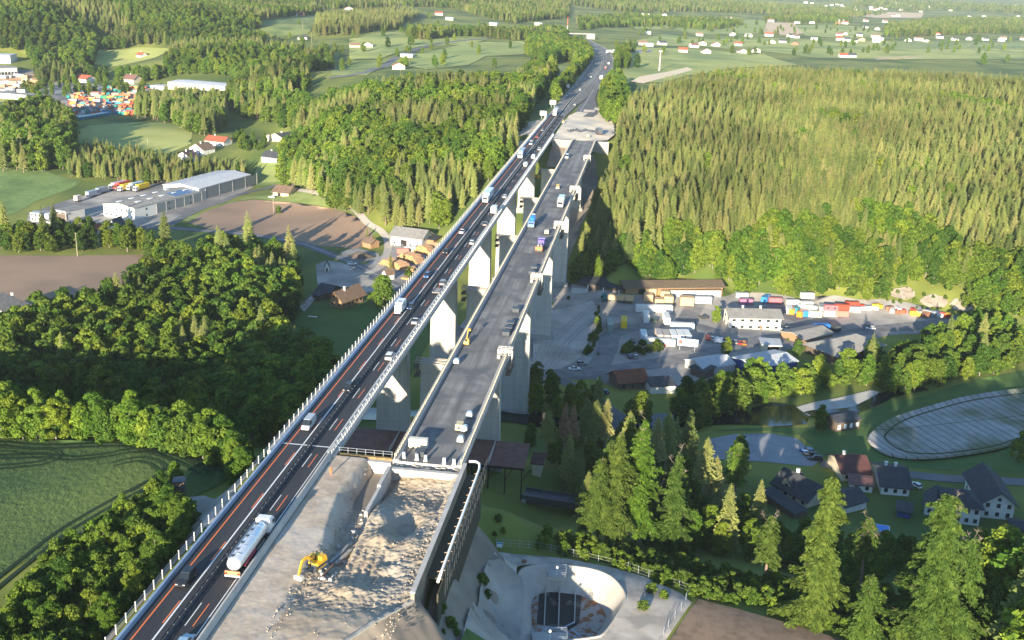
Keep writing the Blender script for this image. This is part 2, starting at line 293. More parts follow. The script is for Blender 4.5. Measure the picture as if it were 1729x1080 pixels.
def patch(name,poly,m,off=.12,step=4.0,zf=None,hole=None,kind='structure',smooth_edges=0,parent=None):
    """lay a land-cover sheet over the terrain inside poly (world xy)"""
    poly=[np.array(q[:2],float) for q in poly]
    if smooth_edges: poly=cat_rom(poly,smooth_edges,True)
    pts=[]; 
    for i in range(len(poly)):
        a=poly[i]; b=poly[(i+1)%len(poly)]; k=max(1,int(np.linalg.norm(b-a)/step))
        for j in range(k): pts.append(a+(b-a)*j/k)
    nb=len(pts); P=np.array(pts); x0,y0=P.min(0); x1,y1=P.max(0)
    while (x1-x0)*(y1-y0)/step**2>14000: step*=1.2
    gx,gy=np.meshgrid(np.arange(x0,x1,step),np.arange(y0,y1,step)); gx=gx.ravel()+RNG.uniform(-.1,.1,gx.size)*step; gy=gy.ravel()+RNG.uniform(-.1,.1,gy.size)*step
    mk=in_poly(gx,gy,P); gx=gx[mk]; gy=gy[mk]
    allp=[Vector(p) for p in P]+[Vector((a,b)) for a,b in zip(gx,gy)]; edges=[(i,(i+1)%nb) for i in range(nb)]
    if hole is not None:
        b0=len(allp); hh=hole; allp+=[Vector(tuple(q[:2])) for q in hh]; edges+=[(b0+i,b0+(i+1)%len(hh)) for i in range(len(hh))]
    v,e,f,_,_,_=delaunay_2d_cdt(allp,edges,[],0,.001)
    V=np.array([(q.x,q.y) for q in v]); cen=np.array([V[list(q)].mean(0) for q in f]); ok=in_poly(cen[:,0],cen[:,1],P)
    if hole is not None: ok&=~in_poly(cen[:,0],cen[:,1],hole)
    f=[tuple(q) for q,k in zip(f,ok) if k]
    Z=(base_height(V[:,0],V[:,1])+off) if zf is None else zf(V[:,0],V[:,1])
    o=mesh_obj(name,np.c_[V,Z],f,m,parent,smooth=True)
    if kind: tag(o,kind=kind)
    return o
def pp(name,pix,m,off=.12,**k): return patch(name,T(*pix),m,off,**k)
def ribbon(name,pts,wd,m,off=.15,n=8,kind='structure',zf=None,parent=None,x_off=0.0):
    P=np.array(cat_rom(pts,n)); d=np.gradient(P,axis=0); d/=np.linalg.norm(d,axis=1)[:,None]+1e-9; nn=np.c_[d[:,1],-d[:,0]]
    wd=np.interp(np.linspace(0,1,len(P)),np.linspace(0,1,len(wd)),wd) if hasattr(wd,'__len__') else np.full(len(P),wd)
    cols=np.linspace(-.5,.5,4); V=[]; 
    for t in cols: V.append(P+nn*(x_off+wd*t)[:,None] if True else 0)
    V=np.stack(V,1).reshape(-1,2); Z=base_height(V[:,0],V[:,1])+off if zf is None else zf(V[:,0],V[:,1])
    F=[(i*4+j,i*4+j+1,(i+1)*4+j+1,(i+1)*4+j) for i in range(len(P)-1) for j in range(3)]
    o=mesh_obj(name,np.c_[V,Z],F,m,parent,smooth=True)
    if kind: tag(o,kind=kind)
    return o
# ---------------- motorway surfaces (motorway frame: x=u, y=v) ----------------
def frame_obj(name,label=None,cat=None,group=None): return empty(name,(0,0,0),-AX,label,cat,group)
def strip(name,uL,uR,v0,v1,z,m,step=10,parent=None,kind='structure',side=0.0):
    vs=np.arange(v0,v1+.01,step); vs=vs if vs[-1]>=v1-.01 else np.r_[vs,v1]
    fL=uL if callable(uL) else (lambda v,c=uL:np.full_like(v,c)); fR=uR if callable(uR) else (lambda v,c=uR:np.full_like(v,c))
    a=fL(vs); b=fR(vs); V=[];F=[]
    if side:
        cols=[(a-1.5*side,z-side),(a,z),(b,z),(b+1.5*side,z-side)]
    else: cols=[(a,z),(b,z)]
    n=len(cols)
    for i,v in enumerate(vs):
        for cu,cz in cols: q=UV(cu[i],v,cz); V.append(q)
    for i in range(len(vs)-1):
        for j in range(n-1): F.append((i*n+j,i*n+j+1,(i+1)*n+j+1,(i+1)*n+j))
    o=mesh_obj(name,V,F,m,parent); 
    if kind: tag(o,kind=kind)
    return o
MED=np.array([(-63,0),(-63,787),(-62.8,837),(-61.3,894),(-58.9,959),(-57.9,1025),(-57.3,1110),(-59.2,1207),(-64,1307),(-72,1390),(-84,1465),(-102,1564),(-116,1640),(-140,1750),(-205,1930)],float)
med=lambda v:np.interp(v,MED[:,1],MED[:,0])
strip('motorway_road',-69.4,-58.9,40,186,.0,M_asph); strip('motorway_road',-69.4,-58.9,640,735,0,M_asph)
strip('motorway_road',edl,lambda v:med(v)-.4,735,1930,0,M_asph2)
strip('motorway_road',lambda v:med(v)+.4,lambda v:np.minimum(edr(v),np.interp(v,[735,800,860,920,2000],[-58.5,-56,-52,-46,0])),735,1930,0.0,M_asph2)
strip('motorway_road',lambda v:np.interp(v,[700,800,860,925],[-52,-54.5,-51.5,-46.2]),lambda v:edr(v)-.2,760,920,.004,M_road)
strip('median_strip',lambda v:med(v)-.4,lambda v:med(v)+.4,940,1930,.05,mat('median_earth',(.22,.2,.14),.95,(.10,.13,.05),.3))
strip('verge',lambda v:edl(v)-1.6,lambda v:edl(v)-.05,640,1930,-.05,M_gravel)
strip('verge',lambda v:edr(v)+.05,lambda v:edr(v)+1.6,925,1930,-.05,M_gravel)
# markings
MK=MB(); MO=MB()
def mk(mb,u0,u1,v0,v1,z=.012):
    a=[UV(u0,v0,z),UV(u1,v0,z),UV(u1,v1,z),UV(u0,v1,z)]; mb.add(a,[(0,1,2,3)])
for v in range(40,735,10):
    mk(MO,-68.1,-67.88,v,v+10); mk(MK,-65.12,-64.86,v,v+10); mk(MK,-59.45,-59.3,v,v+10)
for k in range(-4,34):
    v=127+17.85*k
    if v>725: break
    mk(MO,-65.48,-65.3,v,v+6); mk(MK,-62.05,-61.9,v,v+6); mk(MO,-60.86,-60.7,v,v+6)
mk(MK,-69.2,-59,190,190.35)
vs=np.arange(735,1900,8.0)
for v in vs:
    a,b,m_=edl(v),edr(v) if v>925 else -50,med(v)
    a2,b2,m2=edl(v+8),edr(v+8) if v>925 else -50,med(v+8)
    for mb,f,wd in ((MK,lambda A,B,Q:A+.6,.22),(MK,lambda A,B,Q:Q-.9,.2),(MK,lambda A,B,Q:Q+.9,.2),(MK,lambda A,B,Q:B-1.0,.2)):
        p=f(a,b,m_); q=f(a2,b2,m2); mb.add([UV(p,v,.02),UV(p+wd,v,.02),UV(q+wd,v+8,.02),UV(q,v+8,.02)],[(0,1,2,3)])
    if int(v/8)%2==0:
        for fr in (.36,.66):
            p=a+(m_-a)*fr; q=a2+(m2-a2)*fr; MK.add([UV(p,v,.02),UV(p+.16,v,.02),UV(q+.16,v+6,.02),UV(q,v+6,.02)],[(0,1,2,3)])
        if v>925:
            p=m_+(b-m_)*.4; q=m2+(b2-m2)*.4; MK.add([UV(p,v,.02),UV(p+.16,v,.02),UV(q+.16,v+6,.02),UV(q,v+6,.02)],[(0,1,2,3)])
tag(MK.build('road_marking',M_white),kind='structure'); tag(MO.build('road_marking',M_orange),kind='structure')
# ---------------- the two viaducts ----------------
PV=[260,330,404,480,557]
def deck_profile(u0,u1):
    uc=(u0+u1)/2; return [(u0,.18),(u0+1.2,.18),(u0+1.2,-.06),(u1-1.3,-.06),(u1-1.3,.18),(u1,.18),(u1,-.75),(u1-1.7,-1.25),(uc+3.9,-4.6),(uc-3.9,-4.6),(u0+1.7,-1.25),(u0,-.75)]
def pier(parent,uc,v,zb,w0=8.0,w1=8.9,th=3.3,zt=-4.6):
    mb=MB(); hw0,hw1=w0/2,w1/2; t0,t1=th/2,th/2*1.25
    mb.add([(uc-hw1,v-t1,zb),(uc+hw1,v-t1,zb),(uc+hw1,v+t1,zb),(uc-hw1,v+t1,zb),(uc-hw0,v-t0,zt),(uc+hw0,v-t0,zt),(uc+hw0,v+t0,zt),(uc-hw0,v+t0,zt)],[(3,2,1,0),(4,5,6,7),(0,1,5,4),(1,2,6,5),(2,3,7,6),(3,0,4,7)])
    p=mb.build('pier',M_conc,parent)
    b=MB(); b.box(uc-hw1-1.0,uc+hw1+1.0,v-t1-.9,v+t1+.9,zb-4,zb+1.6); b.build('footing',M_concd,p)
    # recessed seams between the lifts
    s_=MB()
    for z in np.arange(zb+5,zt-1,5.0):
        f=(z-zb)/(zt-zb); hw=hw1+(hw0-hw1)*f+.012; tt=t1+(t0-t1)*f+.012; s_.box(uc-hw,uc+hw,v-tt,v+tt,z-.05,z+.05)
    for k in (-.5,.5):
        s_.add([(uc+k*hw1-.04,v-t1-.015,zb+1.6),(uc+k*hw1+.04,v-t1-.015,zb+1.6),(uc+k*hw0+.04,v-t0-.015,zt),(uc+k*hw0-.04,v-t0-.015,zt)],[(0,1,2,3)])
    s_.build('formwork_joint',mat('joint_grey',(.30,.29,.27),.9),p)  # thin bands of darker grey mark the joints
    return p
def ground_uv(u,v): q=UV(u,v); return H1(q[0],q[1])
def lattice(mb,u,v0,v1,z0,h,bay,th,zig=True):
    mb.bar((u,v0,z0+h),(u,v1,z0+h),th*1.5); mb.bar((u,v0,z0+.12),(u,v1,z0+.12),th); 
    n=int((v1-v0)/bay)
    for i in range(n+1):
        v=v0+i*bay; mb.bar((u,v,z0),(u,v,z0+h),th)
        if zig and i<n: mb.bar((u,v,z0+.1),(u,v+bay,z0+h),th*.7); 
VL=frame_obj('viaduct','left viaduct of pale concrete carrying the dark asphalt carriageway in traffic','bridge')
_d=MB(); _d.prism(deck_profile(-70.9,-57.2),186,641,axis='y'); _d.build('deck',M_concl,VL)
_s=MB(); _s.box(-69.7,-58.5,186,641,-.056,.0); _s.build('carriageway',M_asph,VL)
_r=MB(); lattice(_r,-57.7,186,641,.18,1.15,1.6,.09); lattice(_r,-58.45,186,641,.18,.8,3.2,.12,False); _r.build('railing',mat('pale_steel',(.62,.61,.58),.5,metal=.2),VL)
VR=frame_obj('viaduct','right viaduct of pale concrete with bare grey milled deck under construction','bridge')
_d=MB(); _d.prism(deck_profile(-45.6,-31.5),187,625,axis='y'); _d.build('deck',M_concl,VR)
_s=MB(); _s.box(-44.4,-32.8,187,625,-.056,.0); _s.build('carriageway',M_asph3,VR)
for u in (-45.2,-31.9):
    _r=MB(); lattice(_r,u,187,625,.18,1.25,1.5,.11); _r.build('railing',mat('brown_white_railing',(.55,.47,.36),.6),VR)
_k=MB(); _k.box(-44.39,-44.0,187,625,.002,.35); _k.build('kerb',M_dsteel,VR)
for v in PV:
    zl=ground_uv(-64,v); pier(VL,-63.2,v,zl); zr=ground_uv(-38,v); pier(VR,-38.4,v,zr)
for i,v in enumerate(PV):
    t=frame_obj('bridge_pier','free standing concrete pier between the decks, '+['nearest to the excavation','second from the near abutment','third from the near abutment, midway','second from the far abutment','nearest to the far abutment'][i],'pier','free standing piers between the two viaducts')
    zg=ground_uv(-51,v); p=pier(t,-51.2,v,zg,8.6,9.0,3.2,-8.0)
    hd=MB(); hd.box(-55.8,-46.6,v-1.9,v+1.9,-8,-6.4); hd.build('pier_head',M_conc,t)
    fw=MB()
    for k in range(5): fw.bar((-57.3,v-2.2+k*1.05,-6.1+.12*(k%2)),(-45.8,v-2.2+k*1.05,-6.2+.06*(k%2)),.16)
    fw.build('timber_platform',mat('rough_timber',(.48,.42,.35),.85,(.58,.52,.44),.8),t)
    sc=MB()
    for du_ in (-57.2,-56.2): 
        for dv_ in (-2,0,2): sc.bar((du_,v+dv_,-10.2),(du_,v+dv_,-5.2),.1)
    sc.box(-57.4,-56.0,v-2.2,v+2.2,-10.3,-10.1); sc.box(-57.4,-56.0,v-2.2,v+2.2,-8.0,-7.85)
    sc.build('scaffold',mat('scaffold_mesh',(.16,.13,.10),.8),t)
# outer parapet with posts on the left edge
NB=frame_obj('parapet_fence','long parapet fence of pale posts along the outer edge of the dark carriageway','fence')
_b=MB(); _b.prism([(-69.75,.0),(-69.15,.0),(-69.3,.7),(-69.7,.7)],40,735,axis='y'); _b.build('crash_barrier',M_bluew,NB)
_w=MB()
for z in (.5,.95,1.45): _w.bar((-70.45,40,z),(-70.45,735,z),.05)
_w.build('wire',M_steel,NB)
posts=[v for v in np.arange(120,735,3.0)]
pm=None
for i,v in enumerate(posts[:100]):
    if pm is None:
        mb=MB(); mb.bar((0,0,.1),(0,0,1.75),.16,.2); o=mb.build('post',mat('pale_post',(.5,.49,.46),.6),NB); pm=o.data; o.location=(-70.45,v,0)
    else:
        o=bpy.data.objects.new('post',pm); C.objects.link(o); o.parent=NB; o.location=(-70.45,v,0)
mb=MB()
for v in posts[100:]: mb.bar((-70.45,v,.1),(-70.45,v,1.75),.16,.2)
tag(mb.build('post',MT['pale_post'],NB),kind='stuff')
# centre crash barrier
CB=frame_obj('crash_barrier','dark steel crash barrier down the middle of the asphalt carriageway','crash barrier')
mb=MB()
for u in (-63.45,-62.95): mb.box(u-.03,u+.03,40,740,.5,.82)
mb.box(-63.4,-63.0,40,740,0,.12); mb.build('rail',M_dsteel,CB)
mb=MB()
for v in np.arange(110,740,2.0): mb.box(-63.3,-63.1,v,v+.15,0,.78)
tag(mb.build('barrier_post',M_dsteel,CB),kind='stuff')
RB=frame_obj('concrete_barrier','white concrete barrier between the near asphalt lanes and the excavation','barrier')
mb=MB()
for v in np.arange(40,186,6.0): mb.prism([(-58.75,0),(-57.6,0),(-57.85,.35),(-58.0,1.1),(-58.3,1.1),(-58.5,.35)],v,v+5.94,axis='y')
mb.build('barrier_element',M_concl,RB)
tag(strip('guard_rail_strip',-58.95,-58.8,640,735,.5,M_steel),kind='structure')
# ---------------- trees ----------------
L_spr=leaf_mat('spruce_needles',[(.090,.128,.036),(.145,.185,.048),(.205,.228,.064),(.115,.152,.042),(.240,.230,.080),(.170,.205,.054)],trans=.12,var=.22)
L_brd=leaf_mat('broadleaf_leaves',[(.038,.090,.013),(.075,.150,.016),(.125,.195,.02),(.055,.115,.018),(.165,.215,.022),(.085,.15,.02)],trans=.22)
L_shr=leaf_mat('shrub_leaves',[(.06,.12,.016),(.11,.18,.02),(.08,.135,.022),(.155,.22,.025)],trans=.3)
L_fg=leaf_mat('foreground_conifer_leaves',[(.064,.115,.018),(.088,.132,.022),(.052,.10,.017)],trans=.25)  # leaf greens of the big foreground trees
L_dead=leaf_mat('dead_needles',[(.26,.17,.09),(.20,.13,.07),(.3,.2,.12)],trans=.1)
L_red=leaf_mat('copper_leaves',[(.16,.10,.05),(.12,.09,.04)],trans=.2)
L_yel=leaf_mat('young_yellow_leaves',[(.20,.23,.03),(.17,.22,.03)],trans=.3)
M_bark=mat('spruce_bark',(.19,.13,.10),.9,(.30,.22,.17),1.2,stretch=(1,1,.2))
M_barkg=mat('grey_bark',(.17,.15,.125),.9,(.28,.26,.22),1.5,stretch=(1,1,.2))
def spruce_geo(seed,h=24.,r=3.3,whorls=26,nb=8,base=.16,fine=1):
    g=np.random.default_rng(seed); V=[];F=[]
    for i in range(whorls):
        t=i/(whorls-1); z=h*(base+(1-base)*t*.985); rad_=r*((1-t)**.62)*g.uniform(.75,1.15)+.25
        for k in range(nb):
            a=2*math.pi*(k+g.uniform(-.35,.35))/nb+i*1.7; L=rad_*g.uniform(.7,1.12); dr=-.28-.22*(1-t)+g.uniform(-.08,.08)
            for q in range(fine):
                f0=q/fine; f1=(q+1)/fine
                if fine>1 and q==0: f0=.1
                d=np.array([math.cos(a),math.sin(a),0]); s=np.array([-d[1],d[0],0]); wd=L*(.30 if fine==1 else .34*(1-.5*f0))*g.uniform(.8,1.2)
                p0=d*L*f0+[0,0,z+dr*L*f0]; p1=d*L*(f0+f1)/2*1.0+[0,0,z+dr*L*(f0+f1)/2]; p2=d*L*f1+[0,0,z+dr*L*f1*.9]
                b=len(V); dz=np.array([0,0,-wd*.55])
                V+= [p0,p1+s*wd+dz,p2,p1-s*wd+dz,p1+[0,0,.06*L]]
                F+=[(b,b+1,b+4),(b+1,b+2,b+4),(b+2,b+3,b+4),(b+3,b,b+4)]
    # leader
    b=len(V); V+=[np.array([.18,0,h*.93]),np.array([-.1,.15,h*.93]),np.array([-.1,-.15,h*.93]),np.array([0,0,h])]; F+=[(b,b+1,b+3),(b+1,b+2,b+3),(b+2,b,b+3)]
    return np.array(V),F
def leaf_cloud(g,centres,radii,n,size,up=.35,asp=1.5):
    V=np.empty((n*4,3)); w=np.array(radii)**2; w/=w.sum(); idx=g.choice(len(centres),n,p=w); cen=np.array(centres)[idx]; rr=np.array(radii)[idx]
    d=g.normal(size=(n,3)); d[:,2]+=up; d/=np.linalg.norm(d,axis=1)[:,None]
    P=cen+d*(rr*g.uniform(.78,1.08,n))[:,None]*np.array([1,1,.85])
    nn=d+g.normal(size=(n,3))*.55; nn/=np.linalg.norm(nn,axis=1)[:,None]
    t=np.cross(nn,g.normal(size=(n,3))); t/=np.linalg.norm(t,axis=1)[:,None]; b=np.cross(nn,t); s=size*g.uniform(.6,1.35,n)[:,None]
    V[0::4]=P-t*s*asp*.5; V[1::4]=P+b*s*.5+nn*s*.12; V[2::4]=P+t*s*asp*.5; V[3::4]=P-b*s*.5+nn*s*.12
    F=np.arange(n*4).reshape(-1,4); return V,[tuple(q) for q in F]
def broad_geo(seed,h=18.,r=5.,n=1500,size=1.0,base=.18,lumps=22,shape=.75):
    g=np.random.default_rng(seed); cen=[];rd=[]
    for i in range(lumps):
        t=g.uniform(0,1); z=h*(base+.10+(1-base-.17)*t); env=r*math.sqrt(max(.08,1-abs((t-.38)/.66)**2.2)); rr=r*g.uniform(.20,.38)*(1-.3*t); ro=max(0,(env-rr))*g.uniform(.55,1.0); a=i*2.4+g.uniform(-.4,.4)
        cen.append((ro*math.cos(a),ro*math.sin(a),z)); rd.append(rr)
    cen.append((0,0,h*(.5+base/2))); rd.append(r*.6); cen.append((0,0,h-r*.3)); rd.append(r*.3)
    return leaf_cloud(g,cen,rd,n,size)
def trunk_geo(h,r0,limbs=0,seed=0,spread=3.0,zl=(.3,.7)):
    g=np.random.default_rng(seed); mb=MB(); k=6
    mb.tube([(0,0,-.8),(g.uniform(-.1,.1),g.uniform(-.1,.1),h*.4),(0,0,h*.93)],[r0,r0*.7,r0*.12],k)
    for i in range(limbs):
        z=h*g.uniform(*zl); a=i*2.4; L=spread*g.uniform(.6,1); mb.tube([(0,0,z),(math.cos(a)*L*.5,math.sin(a)*L*.5,z+L*.35),(math.cos(a)*L,math.sin(a)*L,z+L*.9)],[r0*.4,r0*.25,r0*.06],4)
    return mb
def mk_mesh(name,V,F,m):
    me=bpy.data.meshes.new(name); me.from_pydata([tuple(p) for p in V],[],F); me.materials.append(m); me.update(); return me
def proto(kind,seed,near):
    """-> crown mesh, trunk mesh for one variant"""
    if kind=='spruce':
        V,F=spruce_geo(seed,24,[3.9,4.3,3.5][seed%3],34 if near else 26,11 if near else 9,base=[.16,.24,.30][seed%3],fine=3 if near else 1); cr=mk_mesh('crown',V,F,L_spr); tm=trunk_geo(24,.30,0,seed); bm_=M_bark
    elif kind=='broad':
        V,F=broad_geo(seed,18,[5.2,4.6,5.6][seed%3],9000 if near else 2100,.38 if near else .80,base=.03,lumps=46); cr=mk_mesh('crown',V,F,L_brd); tm=trunk_geo(15,.32,7,seed); bm_=M_barkg
    else:
        V,F=broad_geo(seed,5,[2.2,2.5,1.9][seed%3],2600 if near else 500,.26 if near else .55,base=.02,lumps=16); cr=mk_mesh('crown',V,F,L_shr); tm=trunk_geo(4,.09,5,seed,1.6,(.1,.5)); bm_=M_barkg
    tr=bpy.data.meshes.new('trunk'); tr.from_pydata(tm.v,[],tm.f); tr.materials.append(bm_); tr.update()
    return cr,tr
def joined(cr,tr,name):
    a=len(cr.vertices); V=[tuple(v.co) for v in cr.vertices]+[tuple(v.co) for v in tr.vertices]; F=[tuple(p.vertices) for p in cr.polygons]+[tuple(i+a for i in p.vertices) for p in tr.polygons]
    me=bpy.data.meshes.new(name); me.from_pydata(V,[],F); me.materials.append(cr.materials[0]); me.materials.append(tr.materials[0])
    me.polygons.foreach_set('material_index',[0]*len(cr.polygons)+[1]*len(tr.polygons)); me.update(); return bpy.data.objects.new(name,me)
BASEH={'spruce':24.,'broad':18.,'shrub':5.}
LIB={(k,n):[proto(k,s,n) for s in range(3)] for k in BASEH for n in (False,True)}
TREES={'spruce':[],'broad':[],'shrub':[]}
REG={}
def plant(kind,x,y,h,reg,wx=1.0,z=None):
    TREES[kind].append((x,y,z,h,wx,reg))
def grove(reg,label,group,pix,mix,spacing,hr,world=None,dens=1.0,jit=.42,avoid=()):
    """mix {'spruce':.6,'broad':.4} or a function of (x,y)->kind; hr {kind:(lo,hi)}"""
    REG[reg]=(label,group); poly=np.array([p[:2] for p in (world if world is not None else T(*pix))]); x0,y0=poly.min(0); x1,y1=poly.max(0)
    gx,gy=np.meshgrid(np.arange(x0,x1,spacing),np.arange(y0,y1,spacing*.9)); gx=gx+(np.arange(gx.shape[0])%2)[:,None]*spacing*.5
    gx=gx.ravel(); gy=gy.ravel(); gx=gx+RNG.uniform(-jit,jit,gx.size)*spacing; gy=gy+RNG.uniform(-jit,jit,gy.size)*spacing
    m=in_poly(gx,gy,poly)&(RNG.uniform(0,1,gx.size)<dens)
    for av in avoid: m&=~in_poly(gx,gy,np.array([q[:2] for q in av]))
    gx=gx[m]; gy=gy[m]; ks=list(hr)
    for x,y in zip(gx,gy):
        k=mix(x,y) if callable(mix) else RNG.choice(list(mix),p=np.array(list(mix.values()))/sum(mix.values()))
        lo,hi=hr[k]; TREES[k].append((x,y,None,RNG.uniform(lo,hi)*(1.12 if RNG.uniform()<.08 else 1),RNG.uniform(.82,1.32),reg))
_n=np.random.default_rng(3); _ph=_n.uniform(0,6,(4,)); 
def nz(x,y,s=60.): return math.sin(x/s+_ph[0])*math.cos(y/s*1.3+_ph[1])+.5*math.sin(x/s*2.7+y/s*2.1+_ph[2])
# right hill: broadleaf belt below, spruce above
_belt=np.array([p[:2] for p in T((985,410),(1050,425),(1200,425),(1350,432),(1500,440),(1600,442),(1729,450))])
def hill_mix(x,y):
    yb=np.interp(x,_belt[:,0],_belt[:,1])+14*nz(x,y,30)
    if y<yb: return 'broad' if RNG.uniform()<.93 else 'spruce'
    return 'spruce' if RNG.uniform()<(.985-.0*y) and nz(x,y,45)<1.15 else 'broad'
grove('hill','tree of the dense wood on the right hillside','trees of the wood on the right hillside',
 [(975,482),(1100,478),(1230,488),(1330,494),(1400,492),(1480,478),(1550,478),(1640,500),(1729,520),(1860,540),(1860,175),(1729,160),(1500,146),(1400,144),(1300,140),(1200,148),(1130,165),(1070,185),(1045,230),(1035,300),(1012,350),(990,400),(975,440)],
 hill_mix,4.8,{'spruce':(12.5,20),'broad':(12,17)})
# wood left of the far abutment
def mid_mix(x,y): 
    q=nz(x,y,28)+RNG.uniform(-.5,.5); return 'spruce' if q>.25 else 'broad'
grove('hillfoot','','',[(968,492),(1000,484),(1060,478),(1140,478),(1228,484),(1236,496),(1330,500),(1400,502),(1450,508),(1500,512),(1500,486),(1560,480),(1620,496),(1650,530),(1729,545),(1800,560),(1800,500),(1640,485),(1500,470),(1350,480),(1240,474),(1100,468),(985,470)],{'shrub':.55,'broad':.45},4.6,{'shrub':(5,8),'broad':(9,13)})
grove('unseen_shade_grove','','',None,{'broad':.5,'spruce':.5},7,{'spruce':(24,29),'broad':(20,25)},world=[(96,188),(140,200),(215,215),(300,215),(300,120),(200,60),(84,60),(88,150)])  # unseen grove added beyond the right edge to shade village and oval basin
grove('midwood','tree of the mixed wood on the hill left of the viaduct','trees of the mixed wood left of the viaduct',
 [(462,270),(480,316),(540,336),(600,360),(650,384),(700,395),(740,396),(800,335),(845,290),(872,262),(868,240),(880,215),(905,180),(925,150),(940,130),(905,128),(870,150),(830,155),(760,152),(700,158),(640,165),(575,178),(520,200),(490,230)],
 mid_mix,5.2,{'spruce':(14,20),'broad':(12,18)})
grove('shadewood','tree of the shaded wood on the slope left of the viaduct','trees of the shaded wood left of the viaduct',
 [(0,700),(0,590),(60,560),(150,545),(230,515),(262,480),(330,470),(400,470),(455,470),(500,500),(500,540),(470,580),(440,610),(520,622),(560,650),(570,690),(520,735),(455,765),(380,745),(250,712),(120,700)],
 lambda x,y:'spruce' if nz(x,y,20)+RNG.uniform(-.6,.6)>.95 else 'broad',5.6,{'spruce':(15,20),'broad':(13,18)})
grove('streamwood','tree of the row beside the brown field left','trees of the row along the brown field',
 [(0,428),(75,428),(110,424),(240,428),(330,440),(420,430),(500,440),(505,465),(455,468),(400,468),(330,460),(262,452),(250,434),(235,410),(150,400),(95,402),(75,412),(0,402)],
 {'broad':.9,'spruce':.1},6.2,{'spruce':(18,24),'broad':(9,14)})
_h=T((-160,741),(-40,741),(60,743),(150,744),(230,751),(300,767),(380,787),(420,803))
grove('hedge','','',None,world=[(p[0],p[1]) for p in _h]+[(p[0]-.5,p[1]+8.5) for p in _h[::-1]],mix=
 {'shrub':.6,'broad':.4},spacing=2.7,hr={'shrub':(6,9),'broad':(8,11.5)})
grove('thicket','bush of the thicket in the bottom left corner','bushes of the thicket beside the motorway',
 [(-20,1120),(-20,1062),(15,1040),(60,992),(100,948),(150,924),(205,888),(240,866),(285,862),(325,880),(330,905),(300,950),(250,1000),(205,1050),(190,1100)],
 {'shrub':.9,'broad':.1},2.3,{'shrub':(3.5,6.2),'broad':(6,8)})
grove('plantation','young spruce in the plantation beside the trucking yard','young spruces of the plantation',
 [(115,300),(115,275),(150,262),(230,268),(300,285),(345,292),(400,290),(418,300),(410,325),(330,318),(250,312),(180,305),(150,302)],
 {'spruce':.85,'broad':.15},4.2,{'spruce':(9,15),'broad':(8,11)})
for (px_,py_) in ((1010,600),(1004,575),(1012,545),(930,515),(960,505),(1655,555),(1600,562),(1560,570),(1480,580),(1450,590),(1225,560),(1240,568),(1330,575),(1345,585),(835,905),(842,880),(850,900),(815,985),(822,1010),(1100,1000),(1085,1030),(1108,985),(1120,1010),(745,1035),(752,1050),(760,1062),(748,1070),(770,1075),(330,872),(340,880),(1498,508),(1508,512),(1520,512),(1530,506),(1545,512),(1548,520),(1560,522),(1575,526),(1588,522),(1600,528),(1606,520),(1622,530),(1635,532),(1515,496),(1540,494),(1560,500),(1575,504),(1596,506),(1620,510),(1500,500)):
    q=T((px_,py_))[0]; TREES['shrub'].append((q[0],q[1],None,RNG.uniform(1.0,2.6),1.2,'yardbush'))
grove('knob','tree of the rounded wood at the left edge','trees of the rounded wood at the left edge',
 [(0,292),(0,225),(30,200),(70,195),(110,205),(125,235),(125,285),(60,292)],{'broad':.75,'spruce':.25},6.2,{'spruce':(17,23),'broad':(15,21)})
grove('clump','tree of the wood between meadow and container depot','trees of the wood beside the container depot',
 [(228,200),(240,182),(300,176),(345,178),(385,180),(382,205),(372,225),(345,232),(310,220),(270,204)],{'broad':.5,'spruce':.5},6.5,{'spruce':(18,23),'broad':(13,18)})
grove('clumpb','tree of the wood behind the farm houses','trees of the wood behind the farm houses',
 [(395,185),(380,165),(410,150),(470,158),(520,185),(505,215),(470,215),(430,205)],{'broad':.6,'spruce':.4},7,{'spruce':(17,22),'broad':(13,18)})
